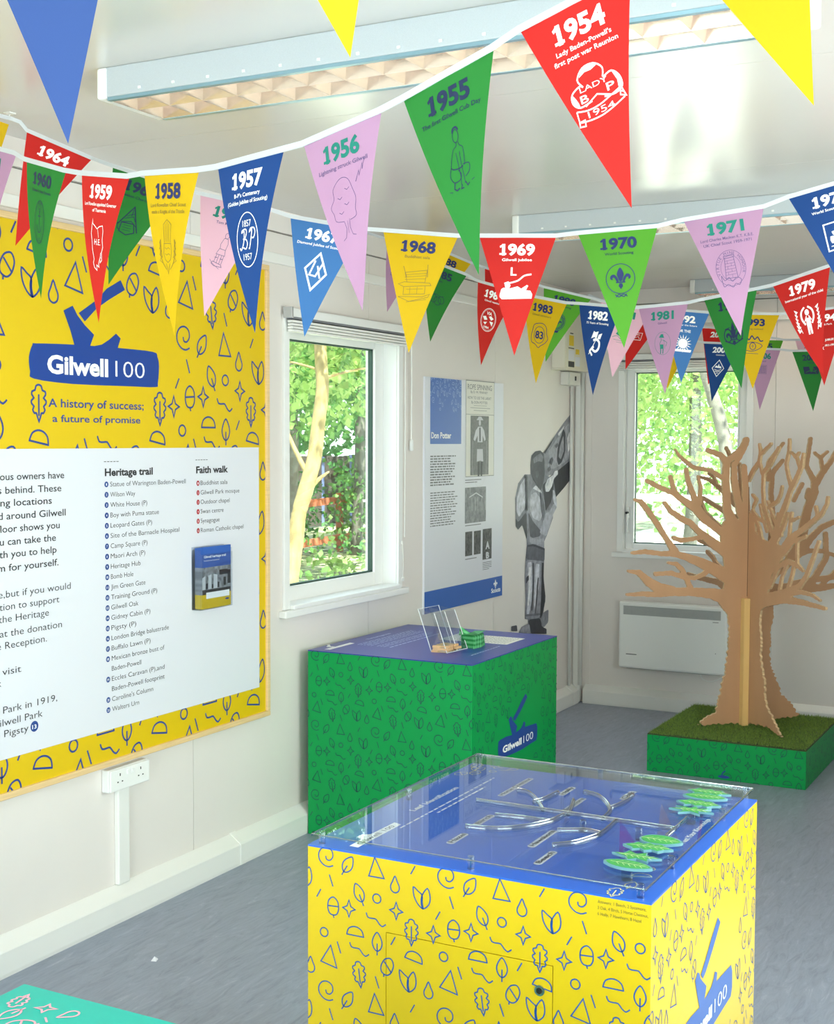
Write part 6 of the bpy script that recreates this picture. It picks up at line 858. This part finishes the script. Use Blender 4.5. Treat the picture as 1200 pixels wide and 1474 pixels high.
 'mountain': [S([(0,1.15),(1.0,0),(0,-1.15),(-1.0,0)], .1, True), Fp([(-.6,.1),(-.35,.4),(-.1,.25),(.05,.65),(.2,.3),(.45,.3),(.6,.0)]), S([(-.6,-.15),(0,-.3),(.6,-.15)], .08, sm=True), S([(-.45,-.4),(0,-.5),(.45,-.4)], .08, sm=True), S([(-.2,-.7),(.2,-.7)], .07)],
 'grid': [S([(-.8,.7),(.8,.7),(.8,-.7),(-.8,-.7)], .05, True)] + [S([(-.7,.5-.25*k),(.7,.5-.25*k)], .08) for k in range(5)] + [S([(-.5+.33*k,.6),(-.5+.33*k,-.6)], .05) for k in range(4)],
 'bridge': [Fp([(-1.5,.75),(1.5,.75),(1.3,-.5),(-1.3,-.5)]), ],
}
def flag_map(TL, TR, TIP, curl):
    TL, TR, TIP = Vector(TL), Vector(TR), Vector(TIP); U = TR - TL; mid = (TL + TR) / 2; V = TIP - mid
    N = U.cross(V).normalized()
    if N.dot(Vector((2.925, -7.6, 1.6)) - mid) < 0: N = -N
    def F(a, b, off=0.0):
        u = .5 + a / .2; v = b / .3
        bow = .007 * math.sin(PI * v) - .006 * (2 * u - 1) ** 2 * (1 - v) + curl[0] * max(0, v - .62) ** 2
        return tuple(TL + U * u + V * v + N * (off + bow) + U * (curl[1] * max(0, v - .6) ** 2))
    return F
DESC = {'trefoil': 'a white three-lobed badge and scroll', 'sitter': 'a line drawing of a squatting figure', 'oaktree': 'a drawing of a tree struck by lightning', 'bp': 'a white oval with two letters', 'thistle': 'a drawn thistle', 'island': 'the white outline of an island', 'anchor': 'a dark oval anchor badge', 'badge': 'a half hidden white badge', 'tent': 'a dark triangular crest', 'walker': 'a drawing of a person in socks and shorts', 'diamond': 'a bold white diamond', 'sala': 'a drawing of a pavilion with a steep roof',
 'axelog': 'a white axe stuck in a log', 'fleur': 'a lily emblem in a roped circle', 'tower': 'a tower in a lettered circle', 'plaque': 'a white square plaque', 'rings': 'interlocked dark rings', 'via': 'a round white badge', 'seal': 'the number 83 in a wavy seal', 'flag': 'a white swirling flag shape', 'scoutboy': 'a small figure in a circle', 'crest': 'a large dark crest', 'laurel': 'a white wreath round a figure', 'globe': 'a round netted emblem', 'hat': 'a teal hat shape', 'sunburst': 'a white sunburst', 'eye': 'a blue and gold eye', 'park': 'white vertical lettering'}
LABEL = {'blue near': 'large blurred blue pennant tip hanging at the upper left, nearest the camera', 'yellow near': 'golden yellow pennant tip hanging in front of the big ceiling light', 'y1953': 'yellow pennant right of the red 1954 one, cut by the top edge',
 '1961': 'pink pennant cut by the left edge beside the green 1960 one', '1963': 'golden pennant corner at the left edge above the cut pink pennant', '1986': 'dusky pink pennant mostly hidden behind the yellow 1968 one', '1988': 'yellow pennant corner showing between the 1968 and 1955 pennants', '1989': 'red pennant sliver showing above the red 1984 pennant', '1991': 'pale pink pennant behind the tip of lime green 1970',
 'red box': 'red pennant with white boxed drawing between pale pink and pink 1981', 'amber under': 'golden pennant sliver between pink 1981 and light blue 1992', 'red 20': 'red pennant reading 20 behind the small dark blue one over the back window', 'lime 5': 'lime green pennant scrap reading 5 right of yellow 1993', 'pale far': 'pale pink pennant sliver left of the tip of red 1979', 'blue 200': 'small dark blue pennant with white diamond over the back window', 'pink 06': 'small pink pennant reading 06 under the tip of yellow 1993', 'green 20': 'small green pennant with dark picture, far right by the back wall',
 '1972': 'dark blue pennant cut by the right edge, starting 197', '1994': 'red pennant ending in 4 at the right edge behind red 1979', '1964': 'red 1964 pennant behind the green 1960 one', '1966': 'pale pink 1966 pennant with a drawn person, behind blue 1957'}
GRP = {'z': 'pennants nearest the camera', 'a': 'pennants of the nearest dated string', 'b': 'pennants of the second dated string', 'c': 'pennants of the third dated string', 'd': 'pennants of the fourth dated string', 'e': 'pennants near the back wall', 'f': 'pennants near the back wall'}
for key, st, ck, TL, TR, TIP, yr, cap, em in FLAGS:
    c = CK.get(ck, ck); curl = (.0, .0)
    if key == '1956': curl = (.18, .75)
    if key in ('1971', '1979'): curl = (-.05, .12)
    F = flag_map(TL, TR, TIP, curl); mid = [(TL[i] + TR[i]) / 2 for i in range(3)]
    lab = LABEL.get(key) or '%s pennant dated %s with %s' % (CNAME[c], yr, DESC.get(em, 'printed letters'))
    t = thing('pennant', lab, 'pennant', mid, GRP[st])
    q = MB(); R = 12; Cc = 4
    for r in range(R + 1):
        v = r / R
        for k in range(Cc + 1):
            u = v / 2 + (1 - v) * k / Cc; q.v.append(F((u - .5) * .2, v * .3, 0))
    for r in range(R):
        for k in range(Cc):
            a = r * (Cc + 1) + k; q.f.append((a, a + 1, a + Cc + 2, a + Cc + 1) if r < R - 1 else (a, a + 1, a + Cc + 2))
    q.build('cloth', CLOTH[c], t, smooth=True)
    if st == 'z' or key == 'y1953': continue
    G = lambda a, b, off=0.0: F(a, b, off)                       # b measured downwards
    Gu = lambda a, b, off=0.0: F(a, .3 - b, off)                 # b measured upwards from the tip
    q = MB(); Y0_ = .3 - .046
    if yr[0] == '1':
        q.text(Gu, yr, -.0400, Y0_, .0265, .086, .04, .0007); q.fill(Gu, [(-.0465, Y0_), (-.0285, Y0_), (-.0285, Y0_ + .0046), (-.0465, Y0_ + .0046)], .0009); q.fill(Gu, [(-.0395, Y0_ + .0265), (-.0460, Y0_ + .0225), (-.0445, Y0_ + .0180), (-.0375, Y0_ + .0215)], .0009)
    else: q.text(Gu, yr, -.046, Y0_, .0265, .092, .04, .0007)
    q.build('year_lettering', INK[YI[c]], t)
    if cap:
        q = MB()
        for i, s in enumerate(cap): q.text(Gu, s, 0, .3 - .062 - i * .0125, .0068, min(.0052 * len(s), .132 - .012 * i), .012, .0007, 'c')
        q.build('caption_lettering', INK['white' if YI[c] == 'white' else ('ochre' if c == 'yellow' else ('mauve' if 'pink' in c else 'dark'))], t)
    if em:
        cy = .3 - (.128 if len(cap) < 2 else .138); sx, sy = .0315, .037
        if em in ('trefoil',): sx, sy = .043, .036
        if em == 'axelog': sx, sy = .037, .036
        if em == 'sala': sx, sy = .038, .040
        if em == 'oaktree': sx, sy = .039, .040
        if em in ('tower', 'laurel', 'seal', 'via', 'crest', 'sunburst', 'eye'): sx, sy = .037, .041
        if em == 'fleur': sx, sy = .038, .042
        if em == 'grid' or em == 'bridge': sx, sy = .030, .030; cy = .3 - .10
        A = lambda a, b: (a * sx, cy + b * sy); q = MB(); off = .0007
        for it in EMB[em]:
            if it[0] == 's': q.ribbon(Gu, [A(*p) for p in it[1]], it[3] * .034, it[2], off)
            elif it[0] == 'f': q.fill(Gu, [A(*p) for p in it[1]], off)
            elif it[0] == 't': x, y = A(it[2], it[3]); q.text(Gu, it[1], x, y, it[4] * sy, it[5] * sx, it[6], off)
            elif it[0] == 'fleur': fleur(q, Gu, it[1] * sx, cy + it[2] * sy, it[3] * .036, off)
            elif it[0] == 'a':
                n_ = len(it[1])
                for i, ch in enumerate(it[1]):
                    if ch == ' ': continue
                    th = math.radians(it[4] + (it[5] - it[4]) * i / (n_ - 1)); px, py = it[2] * math.cos(th), .1 + it[2] * 1.08 * math.sin(th); cx, cy2 = A(px, py); ph = th - PI / 2; cs, sn = math.cos(ph), math.sin(ph)
                    q.text(lambda a, b, o, cx=cx, cy2=cy2, cs=cs, sn=sn: Gu(cx + a * cs - b * sn, cy2 + a * sn + b * cs, o), ch, 0, 0, it[3] * sy, None, .0, off, 'c')
        ik = EI[c]
        if em == 'seal': ik = 'navy'
        if em in ('scoutboy', 'hat'): ik = 'teal'
        if em == 'eye': ik = 'navy'
        q.build('emblem', INK[ik], t)
        if em == 'bridge':
            q = MB(); q.ribbon(Gu, [A(-1.0, -.2), A(-.2, .1), A(.6, -.1), A(1.0, .2)], .003, off=.0014); q.ribbon(Gu, [A(.5, .4), A(.9, -.4)], .002, off=.0014); q.build('emblem_lines', CLOTH['green'], t)
tape_m = mat('white_tape', '#dfe2e6', .7, trans=.3)
TL_ = {'z': 'white bunting tape nearest the camera, running above the frame', 'a': 'white tape strung in front of the big ceiling light, carrying the largest dated pennants', 'b': 'white tape sagging across the middle from the ceiling hook, carrying pennants from 1964 to 1972', 'c': 'white tape of the third row, just below and behind the 1968 to 1971 pennants', 'd': 'white tape of the fourth row, half hidden, carrying 1990 and light blue 1992', 'e': 'white bunting tape of the upper row close to the back wall', 'f': 'white bunting tape of the lowest row close to the back wall'}
for k, pts in TAPES.items():
    pts = [Vector(p) for p in pts]; P_ = [pts[0]]
    for p in pts[1:]:
        if (p - P_[-1]).length > .02: P_.append(p)
    ends = (Vector((P_[0].x - .05, P_[0].y, min(RZ, P_[0].z + .03))),)
    q = MB(); up = Vector((0, 0, 1)); h0, h1, th = -.002, .0085, .0010; n = len(P_); k0 = []
    for i, p in enumerate(P_):
        d = (P_[min(i + 1, n - 1)] - P_[max(i - 1, 0)]).normalized(); nn_ = d.cross(up).normalized(); u_ = nn_.cross(d)
        k0.append(len(q.v)); q.v += [tuple(p + u_ * h0 + nn_ * th), tuple(p + u_ * h1 + nn_ * th), tuple(p + u_ * h1 - nn_ * th), tuple(p + u_ * h0 - nn_ * th)]
    for i in range(n - 1):
        for j in range(4): q.f.append((k0[i] + j, k0[i] + (j + 1) % 4, k0[i + 1] + (j + 1) % 4, k0[i + 1] + j))
    tag(q.build('bunting_tape', tape_m), TL_[k], 'bunting', 'white tapes of the bunting')
for x, y, s in ((.205, -4.86, 'left of red 1964'), (.05, -2.37, 'above light blue 1967')):
    tag(MB().box(x - .012, y - .012, RZ - .003, x + .012, y + .012, RZ).tube([(x, y, RZ - .003), (x, y - .004, RZ - .015), (x + .006, y - .004, RZ - .021), (x + .012, y - .004, RZ - .014)], .0016, 6).build('ceiling_hook', upvc), 'small white ceiling hook %s' % s, 'hook', 'bunting hooks')

# ------------------------------------------------------------ outside
GZ = -.45
gm = mat('leaf_litter', '#8a7a62', .9, noise=.75, nscale=5.5, bump=.4, bscale=25); nn = gm.node_tree
for nd in nn.nodes:
    if nd.type == 'VALTORGB': nd.color_ramp.elements[0].color = lin('#4e4636'); nd.color_ramp.elements[1].color = lin('#c9bea6'); e = nd.color_ramp.elements.new(.5); e.color = lin('#77805a')
struct('ground', MB().box(-45, .14, GZ - .1, 45, 60, GZ).box(-45, -30, GZ - .1, -.14, .14, GZ), gm)
tag(MB().box(-6.5, 4.2, GZ, 6, 30, GZ + .03).build('concrete_path', mat('pale_concrete', '#e6e2d8', .9, noise=.1, nscale=3)), 'sunlit pale concrete path outside the back window', 'path')
bark = mat('pale_bark', '#86764f', .85, noise=.35, nscale=14, bump=.6, bscale=40, stretch=(1, 1, .35)); bark2 = mat('grey_bark', '#5e5c55', .85, noise=.3, nscale=10, bump=.5, bscale=30)
leaf1 = mat('leaf_bright', '#6f9a52', .5, noise=.35, nscale=1.6, trans=.45); leaf2 = mat('leaf_deep', '#4c8145', .5, noise=.4, nscale=1.3, trans=.4); leaf3 = mat('leaf_yellowgreen', '#8fab62', .5, noise=.3, nscale=2, trans=.5)
def foliage(parent, cen, rad, n, size, m, seed, hollow=.25):
    r = np.random.RandomState(seed); d = r.normal(size=(n, 3)); d /= np.linalg.norm(d, axis=1)[:, None]; rr = (hollow + (1 - hollow) * r.rand(n)) ** .6
    p = np.array(cen) + d * rr[:, None] * np.array(rad); cl = np.array(cen) + r.normal(size=(max(8, n // 60), 3)) * np.array(rad) * .5
    k = r.randint(0, len(cl), n); mix = r.rand(n) < .55; p[mix] = cl[k[mix]] + r.normal(size=(mix.sum(), 3)) * .28
    lo_ = cen[2] - rad[2]; p[:, 2] = np.where(p[:, 2] < lo_, 2 * lo_ - p[:, 2], p[:, 2]); p[:, 2] = np.maximum(p[:, 2], GZ + .05)
    u = r.normal(size=(n, 3)); u /= np.linalg.norm(u, axis=1)[:, None]; w_ = r.normal(size=(n, 3)); v = np.cross(u, w_); v /= np.linalg.norm(v, axis=1)[:, None]; nr = np.cross(u, v)
    L = size * (.6 + .8 * r.rand(n))[:, None]; W = L * .36
    vs = np.stack([p - u * L / 2, p - u * L * .08 + v * W - nr * W * .35, p + u * L / 2, p - u * L * .08 - v * W - nr * W * .35], 1).reshape(-1, 3)
    o0 = ORG[parent.name]; vs = vs - np.array(o0)
    me = bpy.data.meshes.new('foliage'); me.vertices.add(4 * n); me.vertices.foreach_set('co', vs.ravel()); me.loops.add(6 * n)
    base = np.arange(n)[:, None] * 4; li = (base + np.array([0, 1, 2, 0, 2, 3])).ravel(); me.loops.foreach_set('vertex_index', li); me.polygons.add(2 * n); me.polygons.foreach_set('loop_start', np.arange(2 * n) * 3)
    try: me.polygons.foreach_set('loop_total', np.full(2 * n, 3))
    except Exception: pass
    me.materials.append(m); me.update(calc_edges=True); me.validate()
    o = bpy.data.objects.new('foliage', me); C.objects.link(o); o.parent = parent; o['kind'] = 'stuff'; ORG[o.name] = o0; return o
def garden_tree(label, trunk, rads, bm, clouds, branches=()):
    t = thing('garden_tree', label, 'tree', (trunk[0][0], trunk[0][1], GZ)); MB().tube(smooth(trunk, False, 4), [x for x in np.interp(np.linspace(0, 1, (len(trunk) - 1) * 4 + 1), np.linspace(0, 1, len(rads)), rads)], 12).build('trunk', bm, t, smooth=True)
    for b in branches: MB().tube(smooth(b[0], False, 3), [b[1] * (1 - .75 * i / ((len(b[0]) - 1) * 3)) for i in range((len(b[0]) - 1) * 3 + 1)], 8).build('branch', bm, t, smooth=True)
    for i, c in enumerate(clouds): foliage(t, *c)
    return t
garden_tree('pale leaning tree trunk with light leaves just outside the left window',
    [(-5.70, 5.22, -.60), (-5.643, 5.293, -.42), (-5.602, 5.35, 0), (-5.564, 5.395, .40), (-5.537, 5.429, .72), (-5.474, 5.48, 1.006), (-5.398, 5.543, 1.371), (-5.367, 5.585, 1.776), (-5.336, 5.626, 2.18), (-5.36, 5.634, 2.505), (-5.383, 5.641, 2.83), (-5.42, 5.66, 3.6), (-5.3, 5.8, 4.6)],
    [.13, .115, .10, .095, .09, .092, .088, .08, .078, .075, .072, .06, .03], bark,
    [((-5.2, 6.4, 4.4), (2.2, 1.8, 1.3), 7000, .11, leaf1, 11), ((-6.0, 6.3, 2.6), (1.0, 1.0, .9), 800, .12, leaf3, 12)],
    [([(-5.44, 5.50, 1.15), (-5.60, 5.42, 1.5), (-5.78, 5.35, 1.95), (-6.0, 5.3, 2.3)], .035), ([(-5.47, 5.48, .98), (-5.36, 5.56, 1.12), (-5.24, 5.62, 1.22)], .04), ([(-5.34, 5.63, 2.3), (-5.0, 5.9, 2.42), (-4.7, 6.3, 2.45)], .02), ([(-5.36, 5.63, 2.4), (-5.7, 5.5, 2.5), (-6.1, 5.45, 2.55)], .018)])
for i, (lab, c, rd, n, sz, m) in enumerate((('broad leafy tree beyond the red rail fence', (-9.0, 12.6, 4.2), (3.6, 3.0, 2.8), 13000, .13, leaf2), ('small bushy tree between the pale trunk and the red rails', (-8.0, 8.9, 3.1), (1.9, 1.4, 1.5), 4200, .12, leaf1),
        ('dense tree far behind the dark fence', (-15, 20.5, 4.8), (6.5, 4.0, 4.2), 11000, .24, leaf2), ('sunlit leafy tree filling the back window', (-2.6, 11.2, 3.3), (2.7, 2.0, 2.6), 12000, .10, leaf3), ('tall green tree further behind the back window', (-5.0, 19.5, 4.4), (5.5, 3.5, 4.6), 14000, .17, leaf1), ('leafy tree to the right beyond the back window', (1.0, 14.5, 4.0), (3.2, 2.5, 3.0), 7000, .15, leaf2))):
    garden_tree(lab, [(c[0], c[1], GZ - .1), (c[0] + .1, c[1], c[2] * .5), (c[0] - .05, c[1] + .1, c[2] + rd[2] * .6)], [.11, .09, .04], bark2, [(c, rd, n, sz, m, 30 + i)])
garden_tree('grey leaning trunk seen through the right of the back window', [(-1.12, 8.3, -.5), (-1.2, 8.3, .6), (-1.28, 8.29, 1.47), (-1.37, 8.28, 1.88), (-1.47, 8.24, 2.22), (-1.75, 8.2, 3.2), (-1.9, 8.2, 4.6)], [.12, .10, .085, .08, .075, .06, .03], bark2, [((-1.4, 8.6, 4.3), (1.8, 1.3, 1.2), 2600, .12, leaf2, 51)])
for i, (lab, c, rd, n, m) in enumerate((('leafy shrub behind the red rails, left of the dark fence gap', (-9.9, 12.0, .35), (.55, .6, .75), 900, leaf2), ('leafy shrub behind the red rails at the white hoop', (-9.0, 13.0, .55), (.7, .8, .9), 1300, leaf1), ('low plant on the ground in front of the lower red rail', (-7.3, 9.2, -.25), (.5, .5, .2), 160, leaf3), ('low seedling on the ground close to the pale trunk', (-6.1, 6.6, -.3), (.4, .4, .15), 90, leaf1))):
    t = thing('shrub', lab, 'shrub', (c[0], c[1], GZ)); foliage(t, c, rd, n, .10, m, 70 + i, .0)
    for k in range(4): MB().tube([(c[0] + .05 * k, c[1], GZ), (c[0] + .12 * (k - 1.5), c[1] + .08 * k, c[2])], [.012, .006], 6).build('stem', bark2, t)
redw = mat('red_brown_timber', '#b9674a', .8, noise=.2, nscale=6); fn = thing('rail_fence', 'low fence of two red-brown rails outside the left window', 'fence', (-9.4, 12.8, GZ))
P0 = lambda y: -9.21 - .14 * (y - 10.8)
for z in (-.18, .50):
    for y0_ in (7.0, 10.0, 13.0, 16.0): MB().add([(P0(y0_ + (3 if j else 0)) + dx, y0_ + (2.99 if j else 0), z + dz) for j in (0, 1) for dx, dz in ((-.03, -.06), (.03, -.06), (.03, .06), (-.03, .06))], [(3, 2, 1, 0), (4, 5, 6, 7), (0, 1, 5, 4), (1, 2, 6, 5), (2, 3, 7, 6), (3, 0, 4, 7)]).build('rail', redw, fn)
for y in (7.0, 10.0, 13.05, 16.0, 19.0): MB().box(P0(y) - .13, y - .05, GZ, P0(y) - .03, y + .05, .62).build('post', redw, fn)
dk = mat('dark_boards', '#3c3733', .85, noise=.3, nscale=7); pf = thing('board_fence', 'dark vertical board fence behind the red rails', 'fence', (-13.2, 17.0, GZ)); y = 10.0; rnd = random.Random(8); k = 0
blp = mat('blue_grey_paling', '#5e6a9c', .7)
while y < 25 and k < 95:
    x = -12.6 - .14 * (y - 12); MB().box(x - .012, y, GZ + .04, x + .012, y + .125, 1.20 + rnd.uniform(-.02, .02)).build('board', blp if k % 11 in (3,) else dk, pf); y += .15; k += 1
for z in (.1, .9): MB().box(-14.6, 10, z - .04, -12.2, 10.05, z + .04).build('fence_end', dk, pf)
wm = mat('white_metal', '#f2f3f3', .4)
q = MB(); pc = Vector((-7.57, 10.98, .28)); hd = Vector((.037, .998, 0)).normalized(); pts = [tuple(pc + hd * .42 * math.cos(a) + Vector((0, 0, .42 * math.sin(a)))) for a in [2 * PI * i / 40 for i in range(41)]]
q.tube(pts, .022, 8, False); hp = thing('white_hoop', 'white metal hoop standing by the red rails at the window edge', 'hoop', tuple(pc - Vector((0, 0, .73)))); q.build('hoop_ring', wm, hp, smooth=True)
MB().tube([tuple(pc - Vector((0, 0, .42))), tuple(pc - Vector((0, 0, .75)))], .02, 8).build('support_post', wm, hp)
for z in (-.05, .35): MB().tube([tuple(pc + Vector((.0, -.55, z))), tuple(pc + Vector((0, -.35, z)))], .02, 8).build('spoke_bar', wm, hp)
hr = thing('white_handrail', 'white handrail outside the back window', 'handrail', (-.8, 6.1, GZ)); MB().box(-3.2, 5.9, .96, 1.6, 5.97, 1.03).build('top_rail', wm, hr)
for x in (-3.1, -2.2, -1.3, -.4, .5, 1.5): MB().box(x - .02, 5.91, GZ, x + .02, 5.96, .96).build('post', wm, hr)
bc = thing('recycling_bin', 'blue wheeled bin glimpsed behind the pale trunk', 'bin', (-11.2, 12.3, GZ)); blu = mat('blue_plastic', '#3f7fd0', .5); MB().box(-11.5, 12.0, GZ + .06, -10.9, 12.6, .75).build('bin_body', blu, bc, .03); MB().box(-11.55, 11.95, .75, -10.85, 12.65, .83).build('bin_lid', blu, bc, .02)
for yy in (12.05, 12.5): MB().tube([(-11.5, yy, GZ + .1), (-11.5, yy + .05, GZ + .1)], .1, 16).build('wheel', mat('black_plastic', '#1a1a1a', .4), bc)

for o in bpy.data.objects:
    nm = o.name.split('.')[0]
    if o.parent and nm in ('small_print', 'panel_lettering', 'printed_pattern', 'top_pattern', 'heading_pattern', 'caption_lettering', 'tag_lettering', 'answer_lettering', 'bullet_numbers', 'page_print', 'pin_slots', 'rivets', 'bottom_vent_slots', 'top_lettering'): o['kind'] = 'stuff'
